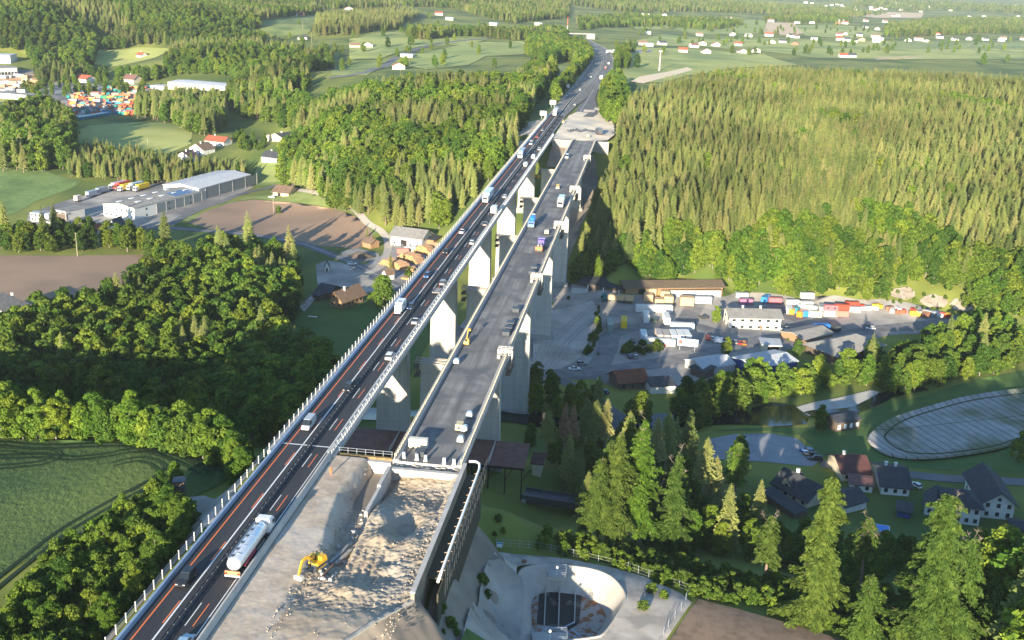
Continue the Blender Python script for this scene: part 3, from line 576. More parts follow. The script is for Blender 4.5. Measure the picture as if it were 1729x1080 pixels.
for nm,px,mx,sp in [
 ('backhills',[(0,84),(0,0),(520,-6),(540,20),(560,18),(440,40),(440,48),(400,55),(445,70),(440,84),(560,96),(562,116),(520,128),(520,160),(440,160),(400,150),(300,142),(250,138),(170,135),(120,140),(62,142),(48,118),(50,96),(30,86)],lambda x,y:'spruce' if nz(x,y,70)+RNG.uniform(-.5,.5)>.45 else 'broad',8.0),
 ('backhills',[(530,62),(535,36),(600,26),(690,22),(708,30),(680,40),(680,50),(600,60)],{'spruce':1},7.5),
 ('backhills',[(560,16),(700,12),(760,14),(830,32),(870,40),(960,30),(960,8),(1040,18),(1060,22),(1060,-8),(520,-8)],{'spruce':.6,'broad':.4},11),
 ('backhills',[(690,66),(690,52),(760,56),(860,58),(965,56),(958,68),(870,68),(840,66),(800,62),(770,62),(720,68)],{'broad':.7,'spruce':.3},9),
 ('roadwood',[(888,92),(890,76),(930,70),(980,78),(997,92),(1000,115),(985,135),(960,160),(935,178),(930,165),(955,140),(972,120),(965,104),(945,106),(920,112)],{'broad':.95,'spruce':.05},8),
 ('roadwood',[(1012,205),(1012,160),(1022,145),(1040,142),(1052,148),(1058,190),(1045,215)],{'broad':.95,'spruce':.05},7),
 ('roadwood',[(1038,118),(1038,98),(1050,88),(1062,90),(1060,118)],{'broad':1},8),
 ('farwood',[(1055,22),(1060,4),(1200,2),(1380,14),(1480,26),(1500,22),(1440,30),(1330,26),(1200,20)],{'spruce':.7,'broad':.3},16),
 ('farwood',[(1495,62),(1495,46),(1590,34),(1729,34),(1729,58),(1650,56),(1560,62)],{'broad':.5,'spruce':.5},13),
 ('farwood',[(980,52),(1060,46),(1120,44),(1200,52),(1260,42),(1220,38),(1120,34),(1060,30),(970,38)],{'broad':.8,'spruce':.2},14),
 ('farwood',[(1400,20),(1460,12),(1540,20),(1590,16),(1729,24),(1729,12),(1590,6),(1450,2)],{'broad':.5,'spruce':.5},22),
 ('farwood',[(1290,36),(1350,28),(1430,32),(1440,38),(1360,40)],{'broad':.8,'spruce':.2},16),
 ('riverwood',[(1140,700),(1180,670),(1230,655),(1300,645),(1360,642),(1400,640),(1470,620),(1540,600),(1600,575),(1640,560),(1729,560),(1729,620),(1640,640),(1560,662),(1500,672),(1470,655),(1390,662),(1300,676),(1240,700),(1200,722),(1150,735)],{'broad':.62,'shrub':.36,'spruce':.02},4.8),
 ('riverwood',[(895,640),(935,650),(960,680),(1000,690),(1060,695),(1100,690),(1100,720),(1000,725),(930,720),(905,700)],{'broad':.8,'spruce':.2},7)]:
    lab={'backhills':('tree of the woods on the hills in the background left','trees of the woods on the background hills'),'roadwood':('tree of the groves beside the curving motorway','trees of the groves beside the far motorway'),
     'farwood':('tree of the distant woods beyond the settlement','trees of the distant woods'),'riverwood':('tree of the wooded river bank on the right','trees of the wooded river bank')}[nm]
    hr={'riverwood':{'spruce':(15,19),'broad':(8,13),'shrub':(4,7)},'farwood':{'spruce':(14,19),'broad':(12,17)}}.get(nm,{'spruce':(13,19),'broad':(11,16)})
    grove(nm,lab[0],lab[1],px,mx,sp,hr,avoid=[T((150,128),(158,100),(168,84),(230,79),(300,80),(285,100),(272,126),(210,133)),T((250,158),(250,138),(300,128),(392,128),(396,160)),T((0,140),(0,84),(40,86),(62,118),(60,142))])
grove('slopewood','tree of the dark wood below the retention basin','trees of the dark wood below the basin',
 [(905,810),(960,830),(990,880),(1100,915),(1230,950),(1300,950),(1290,895),(1240,880),(1170,860),(1190,800),(1150,770),(1060,760),(985,770),(940,765)],
 {'broad':.8,'spruce':.2},6.5,{'spruce':(14,20),'broad':(7,12)})
grove('slopescrub','','',[(1290,905),(1300,960),(1420,985),(1560,985),(1729,985),(1729,925),(1560,925),(1440,915),(1330,900)],{'broad':.35,'shrub':.65},4.5,{'shrub':(3,5),'broad':(5,8)})
grove('padhedge','bush of the bright strip behind the basin fence','bushes of the strip behind the basin fence',
 [(905,930),(1000,948),(1080,970),(1150,1000),(1180,1012),(1270,1025),(1380,1055),(1450,1085),(1729,1100),(1729,1020),(1560,1010),(1420,990),(1300,985),(1180,965),(1060,930),(930,905)],
 {'shrub':1},2.2,{'shrub':(1.5,4.0)})
grove('yardbush','bush of the overgrown strip in the yard','bushes of the overgrown strip in the yard',
 [(1040,590),(1070,580),(1110,582),(1125,596),(1090,600),(1050,600)],{'shrub':1},3.2,{'shrub':(2,4)})
grove('yardbush','','',[(985,600),(1000,560),(1008,522),(1016,522),(1012,560),(1000,600),(990,612)],{'shrub':1},2.8,{'shrub':(2,3.5)})
REG['yardbush']=('bush of the overgrown strips between the gravel yards','bushes of the overgrown strips in the yard')
grove('orchard','small tree beside the plank roofed house left','small trees beside the barn',[(380,250),(400,232),(460,245),(440,262)],{'broad':.5,'shrub':.5},9,{'broad':(7,10),'shrub':(4,6)})
for px,h,k in [((895,760),9,'broad'),((905,700),12,'broad'),((470,360),5,'shrub'),((647,520),15,'broad'),((665,395),9,'spruce'),((154,390),15,'spruce'),((32,560),13,'broad'),((1385,730),10,'broad'),((1245,800),13,'broad'),((1209,545),8,'broad'),((1720,780),11,'broad'),((1630,520),9,'broad'),
   ((640,115),9,'broad'),((655,80),14,'broad'),((713,90),8,'broad'),((728,84),9,'broad'),((1075,115),16,'broad'),((1058,80),14,'spruce'),((1100,78),12,'spruce'),((1498,90),13,'broad'),((1435,96),12,'broad'),((1660,110),18,'broad'),((1700,105),12,'broad'),((1040,80),12,'broad'),((705,480),6,'shrub'),((690,470),6,'shrub'),
   ((1345,600),7,'broad'),((1320,615),8,'broad'),((1370,605),8,'broad'),((1225,600),8,'broad'),((300,830),7,'broad'),((275,855),8,'broad'),((260,862),7,'broad'),((208,880),6,'broad'),((1160,690),10,'broad'),((620,400),6,'spruce'),((660,455),9,'spruce')]:
    q=T(px)[0]; plant(k,q[0],q[1],h,'lone'+k)
REG.update({'lonebroad':('solitary broadleaf tree standing apart from the woods','solitary broadleaf trees'),'lonespruce':('solitary spruce standing apart from the woods','solitary spruces'),'loneshrub':('solitary garden bush beside a road','solitary bushes')})
for i in range(170):   # hedges and single trees among the far settlements
    px=RNG.uniform(1060,1729); py=RNG.choice([RNG.uniform(42,60),RNG.uniform(66,94)]); q=T((px,py))[0]; plant('broad',q[0],q[1],RNG.uniform(8,13),'village')
REG['village']=('garden tree among the distant houses','garden trees among the distant houses')
for i in range(60):
    px=RNG.uniform(430,900); py=RNG.uniform(25,120); q=T((px,py))[0]; plant('broad',q[0],q[1],RNG.uniform(8,13),'village')
for i in range(60):
    px=RNG.uniform(40,250); py=RNG.uniform(135,165); q=T((px,py))[0]; plant('broad',q[0],q[1],RNG.uniform(7,12),'depotgreen')
REG['depotgreen']=('tree in the greenery around the container depot','trees around the container depot')
AREA={'hillfoot':'the foot of the right hillside','unseen_shade_grove':'the added grove off the right edge','hill': 'the right hillside wood', 'midwood': 'the mixed hill wood', 'shadewood': 'the shaded left wood', 'streamwood': 'the tree row along the brown field', 'hedge': 'the hedgerow behind the crop', 'thicket': 'the thicket beside the motorway', 'plantation': 'the spruce plantation', 'knob': 'the rounded wood at the left edge', 'clump': 'the wood beside the container depot', 'clumpb': 'the wood behind the farm hamlet', 'backhills': 'the background hill woods', 'roadwood': 'the groves beside the far motorway', 'farwood': 'the distant woods', 'riverwood': 'the wooded river bank', 'slopewood': 'the dark wood below the basin', 'slopescrub': 'the dark village scrub', 'padhedge': 'the basin fence strip', 'yardbush': 'the overgrown yard strips', 'orchard': 'the barn orchard', 'lonebroad': 'the open land', 'lonespruce': 'the open land', 'loneshrub': 'the open land', 'village': 'the distant settlements', 'depotgreen': 'the depot greenery'}

NAMES={'spruce':'spruce_tree','broad':'broadleaf_tree','shrub':'bush'}
def inst_group(objs):
    ng=bpy.data.node_groups.new('scatter','GeometryNodeTree'); ng.interface.new_socket('Geometry',in_out='INPUT',socket_type='NodeSocketGeometry'); ng.interface.new_socket('Geometry',in_out='OUTPUT',socket_type='NodeSocketGeometry')
    N=ng.nodes;Lk=ng.links; gi=N.new('NodeGroupInput'); go=N.new('NodeGroupOutput'); ip=N.new('GeometryNodeInstanceOnPoints'); jn=N.new('GeometryNodeJoinGeometry')
    for ob in objs: oi=N.new('GeometryNodeObjectInfo'); oi.inputs['Object'].default_value=ob; oi.inputs['As Instance'].default_value=True; Lk.new(oi.outputs['Geometry'],jn.inputs[0])
    Lk.new(gi.outputs[0],ip.inputs['Points']); Lk.new(jn.outputs[0],ip.inputs['Instance']); ip.inputs['Pick Instance'].default_value=True
    for nm,ty,sock in (('var','INT','Instance Index'),('rot','FLOAT_VECTOR','Rotation'),('scl','FLOAT_VECTOR','Scale')):
        na=N.new('GeometryNodeInputNamedAttribute'); na.data_type=ty; na.inputs[0].default_value=nm; Lk.new(na.outputs['Attribute'],ip.inputs[sock])
    Lk.new(ip.outputs[0],go.inputs[0]); return ng
def scatter_stuff(name,rows,objs,label):
    """rows: x,y,z,sx,sy,sz,rot,var"""
    R=np.array(rows,float); me=bpy.data.meshes.new(name); me.vertices.add(len(R)); me.vertices.foreach_set('co',R[:,:3].ravel())
    a=me.attributes.new('scl','FLOAT_VECTOR','POINT'); a.data.foreach_set('vector',R[:,3:6].ravel()); a=me.attributes.new('rot','FLOAT_VECTOR','POINT'); a.data.foreach_set('vector',np.c_[RNG.uniform(-.05,.05,(len(R),2)),R[:,6]].ravel())
    a=me.attributes.new('var','INT','POINT'); a.data.foreach_set('value',R[:,7].astype(np.int32)); me.update()
    o=bpy.data.objects.new(name,me); C.objects.link(o); md=o.modifiers.new('scatter','NODES'); md.node_group=inst_group(objs); tag(o,kind='stuff'); o['label']=label; return o
NIND=290
HB=[]     # footprints to keep trees off: x, y, radius, clear metres towards the viewer
def emit_trees():
    for k,rows in TREES.items():
        A=np.array([(r[0],r[1]) for r in rows]); Z=base_height(A[:,0],A[:,1]); d=np.hypot(A[:,0],A[:,1])
        u=A@DU; v=A@DV; hh=np.array([r[3] for r in rows])
        # keep clear of the decks and the road
        clr=~((u>-74)&(u<-28)&(v>100)&(v<640)&(Z+hh>-3)) & ~((v>=640)&(u>edl(v)-3.5)&(u<edr(v)+3.5)&(v<1930))
        pr=[proj((A[i,0],A[i,1],Z[i]+hh[i]*.6)) for i in range(len(rows))]; P=np.array(pr)
        HB[:]=[h_ for h_ in HB if math.hypot(h_[0],h_[1])<1500] if False else HB; inf=(P[:,0]>-5)&(P[:,0]<1735)&(P[:,1]>-10)&(P[:,1]<1085); near=np.array([q_[5]=='unseen_shade_grove' for q_ in rows])|(P[:,0]>-260)&(P[:,0]<1990)&(P[:,1]>-60)&(P[:,1]<1400)
        size=hh/d; size[~inf]=0; order=np.argsort(-size); ind=set([i for i in order[:NIND*2] if size[i]>0 and clr[i]][:NIND])
        st=[]; sizes=sorted(ind,key=lambda i:hh[i]); q1=hh[sizes[len(sizes)//3]] if sizes else 0; q2=hh[sizes[2*len(sizes)//3]] if sizes else 0
        boxes={}
        for i in ind:
            r_=rows[i][5]; bb=boxes.setdefault(r_,[1e9,-1e9,1e9,-1e9]); bb[0]=min(bb[0],P[i,0]); bb[1]=max(bb[1],P[i,0]); bb[2]=min(bb[2],P[i,1]); bb[3]=max(bb[3],P[i,1])
        for hx,hy,hr_,fr_ in HB:
            dx=A[:,0]-hx; dy=A[:,1]-hy; dn=math.hypot(hx,hy); fwd_=-(dx*hx+dy*hy)/dn; lat=np.abs(dx*hy-dy*hx)/dn
            clr&=~((np.hypot(dx,dy)<hr_+2.5)|((fwd_>0)&(fwd_<fr_)&(lat<hr_*.9)))
        for i,r in enumerate(rows):
            if not clr[i] or not near[i]: continue
            s=hh[i]/BASEH[k]; var=int(RNG.integers(3)); rot=RNG.uniform(0,6.28); z=Z[i]-.15
            if i in ind:
                lib=LIB[(k,bool(d[i]<270))][var]; kn={'spruce':'spruce','broad':'broadleaf tree','shrub':'bush'}[k]; bb=boxes[r[5]]
                fx=(P[i,0]-bb[0])/max(1,bb[1]-bb[0]); fy=(P[i,1]-bb[2])/max(1,bb[3]-bb[2]); big=bb[1]-bb[0]>60
                px_='far left' if fx<.17 else 'left' if fx<.36 else 'left middle' if fx<.5 else 'right middle' if fx<.64 else 'right' if fx<.83 else 'far right'; py_='upper' if fy<.34 else 'middle' if fy<.67 else 'lower'
                sz='tall' if hh[i]>q2 else 'small' if hh[i]<q1 else 'mid-sized'; lb=sz+' '+kn+' in the '+(py_+' '+px_.replace(' ','-') if big else py_)+' part of '+AREA[r[5]]; grp=kn.replace('bush','bushe')+'s of '+AREA[r[5]]
                if k=='spruce': grp='spruces of '+AREA[r[5]]
                e=empty(NAMES[k],(A[i,0],A[i,1],z),rot,lb,{'spruce':'tree','broad':'tree','shrub':'bush'}[k],grp); e.scale=(s*r[4],s*r[4],s)
                for nm,me in zip(('crown','trunk'),lib):
                    o=bpy.data.objects.new(nm,me); C.objects.link(o); o.parent=e
            else: st.append((A[i,0],A[i,1],z,s*r[4],s*r[4],s,rot,var))
        print(k,len(rows),'ind',len(ind),'stuff',len(st))
        if st: scatter_stuff({'spruce':'spruce_forest','broad':'broadleaf_forest','shrub':'scrub'}[k],st,[joined(*LIB[(k,False)][j],NAMES[k]+'_source') for j in range(3)],{'spruce':'spruce woods covering the hillsides','broad':'broadleaf woods and hedges covering hillsides and river banks','shrub':'low scrub along fields and yards'}[k])
# ---------------- fields, roads, yards ----------------
M_crop=mat('green_crop',(.018,.052,.020),.95,(.065,.125,.038),.9,detail=10,stretch=(1,.6,1),bump=.5,col3=(.11,.155,.04),scale3=.02)
M_lawn=mat('short_lawn',(.06,.12,.026),.95,(.09,.155,.036),.12,detail=8)
M_mead=mat('light_meadow',(.36,.38,.10),.95,(.45,.46,.14),.03,detail=8,col3=(.22,.28,.08),scale3=.01)
M_mead2=mat('rough_meadow',(.20,.25,.07),.95,(.27,.31,.10),.15,detail=10,col3=(.11,.17,.05),scale3=.03,bump=.2)
M_tan=mat('ripe_field',(.62,.44,.26),.95,(.68,.50,.32),.02)
M_mow=wave_mat('mown_meadow',(.30,.35,.10),(.37,.41,.135),.12,rot=rad(60),noise=.4,nscale=.02,distort=.6,col3=(.11,.16,.04))
M_track=mat('dark_crop_track',(.014,.035,.014),.95)
M_path=mat('gravel_path',(.42,.37,.31),.95,(.5,.45,.38),.3)
M_earth=mat('brown_earth',(.26,.21,.165),.95,(.36,.30,.235),.15,detail=10,bump=.08,col3=(.2,.17,.14),scale3=.05)
M_rock=mat('pale_rock',(.27,.215,.165),.9,(.42,.345,.265),.25,detail=10,bump=.5,col3=(.36,.31,.25),scale3=.12)
pp('field',[(-60,744),(60,742),(150,745),(230,752),(300,768),(380,788),(400,800),(330,838),(290,850),(205,878),(150,900),(90,925),(40,950),(-60,1010)],M_crop,.15,step=3)
for off,ly in ((0,0),(1.9,0)):
    ribbon('tyre_track',[T(p)[0] for p in ((-60,1030),(0,983),(50,943),(100,904),(150,873),(205,842),(262,812),(285,792))],.8,M_track,.3,x_off=off-1)
    ribbon('tyre_track',[T(p)[0] for p in ((-40,775),(60,772),(120,776),(180,770),(240,762),(300,778),(345,800))],.6,M_track,.3,x_off=off-1)
    ribbon('tyre_track',[T(p)[0] for p in ((-40,750),(90,756),(200,752),(280,764),(360,788))],.6,M_track,.3,x_off=off-1)
    ribbon('tyre_track',[T(p)[0] for p in ((-20,760),(50,764),(85,766),(90,775),(60,785),(-20,792))],.5,M_track,.32,x_off=off-1)
    ribbon('tyre_track',[T(p)[0] for p in ((190,786),(230,778),(262,785),(275,800),(262,812),(225,835))],.5,M_track,.32,x_off=off-1)
patch('verge',[UV(-71.2,60),UV(-71.2,186),UV(-76,186),UV(-79,170),UV(-80,150),UV(-79,120),UV(-79,60)],M_earth,.1,step=2)
pp('path',[(300,842),(345,838),(395,828),(408,845),(395,872),(372,905),(345,890),(330,868),(305,855)],M_gravel,.2,step=2)
pp('field',[(-60,432),(100,432),(250,430),(262,440),(256,470),(225,490),(150,512),(60,520),(-60,525)],M_soil,.15,step=5)
pp('field',[(318,376),(345,358),(385,343),(430,337),(500,343),(560,352),(600,365),(628,392),(632,410),(600,420),(545,416),(500,410),(420,396),(350,386)],M_soil,.15,step=5)
pp('meadow',[(500,320),(560,334),(600,355),(640,395),(630,398),(600,362),(560,350),(430,335),(380,341),(318,374),(300,370),(420,332)],M_mead2,.1,step=6)
pp('meadow',[(-200,290),(0,282),(60,283),(110,300),(140,305),(120,318),(60,340),(30,358),(0,368),(-200,380)],mat('young_crop',(.13,.21,.06),.95,(.20,.28,.085),.3,detail=9,bump=.2,col3=(.05,.10,.03),scale3=.02),.12,step=5)
pp('meadow',[(125,222),(150,212),(230,206),(300,208),(325,225),(322,243),(290,258),(240,262),(180,250),(125,240)],M_mead,.15,step=6)
pp('meadow',[(158,108),(165,84),(230,80),(290,82),(262,97),(200,112)],M_mead,.2,step=8)
pp('meadow',[(430,292),(440,265),(475,268),(480,305),(470,312),(420,315)],M_mead2,.1,step=6)
for poly,mm in (([(436,48),(470,20),(560,16),(620,18),(640,30),(560,34),(536,40),(520,58),(470,62)],M_mead2),([(590,66),(690,52),(700,60),(770,60),(830,64),(790,76),(710,78),(640,100),(590,102)],M_mead),
  ([(560,112),(600,104),(650,104),(690,90),(680,108),(620,128),(560,128)],M_mead2),([(700,92),(800,72),(880,70),(895,75),(885,92),(820,95),(790,110),(720,118),(690,112)],M_mow),
  ([(925,112),(965,106),(970,118),(955,136),(925,152),(905,150)],M_mead2),([(1062,84),(1075,80),(1160,82),(1290,92),(1350,110),(1240,115),(1160,128),(1120,140),(1065,138),(1040,160),(1035,130)],M_mead),
  ([(1075,68),(1120,58),(1200,66),(1310,64),(1400,70),(1729,72),(1729,100),(1500,100),(1380,98),(1300,88),(1180,78),(1080,78)],M_mead),([(1500,72),(1729,70),(1729,82),(1560,84),(1480,78)],mat('pale_green_field',(.19,.25,.1),.95,(.16,.22,.08),.02)),
  ([(1068,48),(1085,30),(1140,28),(1150,44),(1110,50)],M_mead),([(1140,50),(1150,32),(1290,34),(1300,56),(1180,58)],M_mow),([(1285,55),(1295,38),(1340,38),(1358,56),(1330,60)],M_tan),([(1360,60),(1340,42),(1440,44),(1500,58),(1440,66)],M_mead),
  ([(1440,26),(1500,20),(1560,22),(1555,30),(1480,30)],M_tan),([(1000,6),(1030,2),(1060,8),(1055,16),(1010,12)],M_mead),([(1340,18),(1420,14),(1430,22),(1350,24)],M_mead),([(1640,6),(1729,8),(1729,16),(1650,14)],M_tan),([(1475,96),(1555,94),(1560,99),(1480,101)],M_tan)):
    pp('field',poly,mm,.5,step=14)
pp('ground_patch',[(1065,138),(1080,130),(1125,122),(1160,114),(1170,118),(1130,130),(1085,142)],mat('pale_sand_track',(.82,.64,.42),.95),.6,step=6)
pp('ground_patch',[(1056,86),(1100,84),(1102,88),(1060,90)],M_path,.6,step=6)
# trucking yard and country road
pp('yard',[(45,378),(48,360),(100,342),(150,328),(235,306),(330,300),(420,298),(428,316),(400,330),(330,358),(280,378),(240,384),(140,380)],M_yard,.12,step=5)
P_road=[(-80,388),(0,386),(80,384),(160,384),(260,384),(340,389),(420,396),(500,409),(545,424),(600,446),(660,478),(720,520),(790,570),(850,605),(900,628),(960,648),(1010,680),(1060,715)]
ribbon('road',T(*P_road),6.2,M_road,.16)
ribbon('road_marking',T(*P_road[5:12]),.22,M_white,.2)
ribbon('road',T((285,380),(330,356),(380,338),(430,322),(470,312)),5,M_road,.17)
ribbon('path',T((470,312),(500,320),(550,330),(590,348),(618,374),(645,392),(655,410),(652,432),(640,452),(620,462)),4,M_path,.17)
pp('yard',[(590,452),(618,446),(650,428),(660,410),(700,400),(740,410),(770,430),(760,460),(720,500),(690,488),(660,472),(640,462),(600,458)],M_yard,.14,step=4)
pp('yard',[(574,425),(600,418),(640,428),(640,440),(610,442),(580,436)],M_yard,.14,step=4)
pp('yard',[(533,447),(550,440),(575,443),(610,455),(642,474),(645,490),(600,498),(560,486),(536,480)],M_gravel,.14,step=4)
pp('lawn',[(480,600),(500,520),(560,505),(640,492),(720,520),(735,560),(690,640),(600,640),(520,622)],M_lawn,.12,step=5)
pp('path',[(500,522),(535,490),(548,486),(515,526)],M_gravel,.2,step=2)
# valley floor right of the piers
pp('yard',[(740,600),(800,520),(850,470),(905,455),(975,486),(1056,499),(1222,501),(1240,495),(1330,500),(1450,506),(1600,528),(1650,545),(1600,562),(1500,566),(1440,580),(1400,575),(1330,590),(1290,610),(1240,640),(1165,662),(1100,655),(1040,655),(1000,640),(950,642),(900,655),(840,650),(780,640)],M_yard,.12,step=5)
pp('ground_patch',[(900,655),(900,560),(930,525),(1000,508),(1008,520),(1000,560),(985,600),(950,622),(935,640)],mat('pale_gravel',(.40,.37,.33),.95,(.50,.46,.41),.12,detail=12,bump=.12,col3=(.30,.27,.24),scale3=.05),.2,step=4)
for q_ in ([(905,640),(925,600),(950,560),(985,530),(1010,512)],[(915,645),(945,600),(965,570),(1000,540)],[(890,650),(915,590),(930,540)]):
    for o_ in (-1,1): ribbon('tyre_track',T(*q_),.6,mat('gravel_rut',(.34,.315,.285),.95,(.42,.39,.35),.4),.32,x_off=o_)
pp('ground_patch',[(975,400),(1005,345),(1010,300),(1003,262),(980,262),(968,330),(950,420),(955,450)],M_earth,.2,step=4)
for r_,wd in (([(905,632),(1000,628),(1080,618),(1180,600),(1260,580),(1340,568),(1480,556),(1600,548)],9),([(1010,622),(1025,590),(1035,565),(1080,552),(1150,548),(1200,558),(1230,580)],8),([(1150,560),(1165,530),(1180,505)],8)):
    ribbon('road',T(*r_),wd,mat('packed_gravel',(.15,.15,.155),.9,(.24,.23,.22),.25,detail=8),.24)
for q_ in ([(1500,502),(1512,490),(1535,488),(1545,500),(1530,508)],[(1552,512),(1568,500),(1590,502),(1600,514),(1580,522)],[(1602,516),(1618,506),(1640,516),(1640,526),(1615,526)]): pp('rock_face',q_,M_rock,.7,step=1.5,smooth_edges=3,zf=lambda x,y: base_height(x,y)+.8+.5*np.sin(x*1.3)*np.cos(y*1.7))
pp('yard',[(1196,742),(1240,733),(1300,732),(1345,740),(1385,778),(1370,788),(1290,780),(1200,775)],mat('parking_surface',(.24,.25,.27),.95,(.31,.32,.33),.2,detail=8),.15,step=4)
ribbon('road',T((1385,783),(1450,792),(1520,800),(1600,808),(1680,812),(1760,816)),5,M_road,.17)
pp('path',[(1238,850),(1262,842),(1288,862),(1280,872)],M_road,.15,step=3)
W_=mat('gravel_bar',(.44,.41,.36),.95,(.52,.49,.44),.3,detail=8)
ribbon('river',T((540,690),(620,700),(700,705),(790,700),(870,704),(920,712),(1000,722),(1060,716),(1130,712),(1200,705),(1270,705)),[13,13,13,12,12,14],M_water,.35)
pp('pond',[(1262,712),(1270,690),(1300,682),(1340,686),(1366,704),(1362,718),(1300,722)],M_water,.45,step=4)
pp('river_bank',[(1340,690),(1375,680),(1420,672),(1470,660),(1484,663),(1466,686),(1410,698),(1362,704)],W_,.4,step=4)
ribbon('river',T((1366,702),(1385,698),(1440,694),(1475,680),(1500,668),(1560,655)),5,M_water,.5)
pp('lawn',[(1200,728),(1262,722),(1370,722),(1400,712),(1470,690),(1560,668),(1650,640),(1800,610),(1800,800),(1700,800),(1540,790),(1400,780),(1350,735),(1300,728)],M_lawn,.08,step=5,hole=grow(OVAL,.3))
# retention basin pad and the earth beside it
pp('gravel_pad',[(838,932),(870,936),(960,944),(1040,960),(1090,975),(1150,1003),(1168,1018),(1115,1095),(1080,1130),(780,1130),(800,1060),(830,985)],mat('pad_gravel',(.46,.405,.34),.95,(.58,.52,.44),.35,detail=12,bump=.04,col3=(.33,.30,.265),scale3=.2),.12,step=2.5,hole=grow(BAS,.25))
pp('field',[(1180,1012),(1250,1030),(1330,1052),(1400,1074),(1480,1100),(1440,1160),(1080,1160),(1128,1085)],M_soil2,.15,step=3)
def rough(o,a,s_):
    from mathutils import noise as nn_
    def f(x,y):
        b=base_height(x,y)+o; return b+np.array([a*(nn_.noise(Vector((p/s_,q/s_,1.)))+.5*nn_.noise(Vector((p/s_*2.7,q/s_*2.7,4.)))) for p,q in zip(x,y)])
    return f
patch('slope',[UV(-30.6,188),UV(-26,192),UV(-20,182),UV(-19,160),UV(-20,135),UV(-21,100),UV(-30,100)],M_earth,step=.7,zf=rough(.5,.6,3.2))
patch('slope',[UV(-25,180),UV(-18.5,183),UV(-17,170),UV(-17,150),UV(-19,132),UV(-24,135),UV(-24.5,160)],M_gravel,step=.6,smooth_edges=3,zf=rough(1.0,.8,3.0))
# container depot in the far left valley
pp('yard',[(0,165),(0,120),(60,118),(90,125),(100,140),(150,140),(190,150),(255,146),(255,160),(232,190),(190,195),(150,200),(118,200),(110,175),(60,168),(30,172)],M_yard,.3,step=9)
pp('ground_patch',[(0,152),(0,128),(60,126),(82,138),(60,150)],mat('orange_earth',(.55,.33,.17),.95,(.45,.3,.18),.1),.5,step=9)
pp('meadow',[(0,185),(0,166),(60,172),(62,182),(30,200),(0,202)],M_mead,.5,step=9)
ribbon('road',T((556,132),(600,126),(630,118),(660,104),(690,88),(730,76),(790,68),(830,64)),9,M_road,.6)
ribbon('path',T((0,560),(4,640),(14,690),(30,715)),4.5,M_road,.2)
# ---------------- paved oval basin ----------------
def inset(poly,f,dx=0,dy=0):
    q=np.array(poly); cc=q.mean(0); return cc+(q-cc)*f+[dx,dy]
def bowl(name,rings,m,parent=None):
    V=[];n=len(rings[0][0])
    for poly,z in rings: V+=[(p[0],p[1],z) for p in poly]
    F=[(r*n+i,r*n+(i+1)%n,(r+1)*n+(i+1)%n,(r+1)*n+i) for r in range(len(rings)-1) for i in range(n)]; F.append(tuple((len(rings)-1)*n+i for i in range(n)))
    return mesh_obj(name,V,F,m,parent)
def slab_mat():
    m=mat('joined_slabs',(.30,.29,.27),.9,(.40,.385,.36),.25,detail=8,col3=(.16,.18,.10),scale3=.05); n=m.node_tree.nodes;l=m.node_tree.links; b=n['Principled BSDF']; src=b.inputs['Base Color'].links[0].from_socket
    tc=n.new('ShaderNodeTexCoord'); mp=n.new('ShaderNodeMapping'); mp.inputs['Rotation'].default_value=(0,0,rad(-18)); l.new(tc.outputs['Object'],mp.inputs[0]); br=n.new('ShaderNodeTexBrick'); br.offset=0
    br.inputs['Color1'].default_value=(1,1,1,1); br.inputs['Color2'].default_value=(.9,.9,.9,1); br.inputs['Mortar'].default_value=(.12,.15,.07,1); br.inputs['Scale'].default_value=1; br.inputs['Mortar Size'].default_value=.16; br.inputs['Brick Width'].default_value=3.3; br.inputs['Row Height'].default_value=27; l.new(mp.outputs[0],br.inputs[0])
    mx=n.new('ShaderNodeMix'); mx.data_type='RGBA'; mx.blend_type='MULTIPLY'; mx.inputs[0].default_value=1; l.new(src,mx.inputs[6]); l.new(br.outputs[0],mx.inputs[7]); l.new(mx.outputs[2],b.inputs['Base Color']); return m
OV=empty('retention_basin',(0,0,0),0,'large oval basin lined with joined concrete slabs on the lawn at right','basin')
ov=np.array(cat_rom(OVAL,4,True)); zr=max(H1(p[0]*1.02,p[1]) for p in ov[::6])*0-45.6
bowl('slab_lining',[(inset(ov,1.012),zr-.9),(inset(ov,1.0),zr-.3),(inset(ov,.88),zr-1.0),(inset(ov,.87),zr-1.03)],slab_mat(),OV)
mb=MB(); q=inset(ov,.86)
for i in range(len(q)): mb.bar((*q[i],zr-.9),(*q[(i+1)%len(q)],zr-.9),.5,.12)
mb.build('drain_edge',mat('mossy_joint',(.06,.08,.03),.95),OV)
# ---------------- small retention basin with walkways ----------------
RBN=empty('settling_basin',(0,0,0),0,'rounded concrete settling basin with railings and brown silt in the gravel pad','basin')
bs=np.array(cat_rom(BAS,3,True)); zp=-24.85
bowl('concrete_lining',[(inset(bs,1.03),zp-.3),(inset(bs,1.02),zp+.06),(inset(bs,1.0),zp+.06),(inset(bs,.70,0,-1.2),zp-3.6),(inset(bs,.69,0,-1.2),zp-3.7)],mat('basin_concrete',(.44,.405,.35),.8,(.52,.48,.42),.6,detail=6,stretch=(1,1,.3)),RBN)
c0=inset(bs,.685,0,-1.2); 
mesh_obj('silt',[(p[0],p[1],zp-3.62) for p in c0],[tuple(range(len(c0)))],mat('rusty_silt',(.30,.13,.06),.95,(.38,.34,.31),.5,detail=6,lo=.46,hi=.52),RBN)
def gq(px,py,z): return tuple(G(px,py,z))
zb=zp-3.58; pl=[gq(x,y,zb) for x,y in ((912,986),(984,990),(978,1052),(960,1064),(906,1052))]
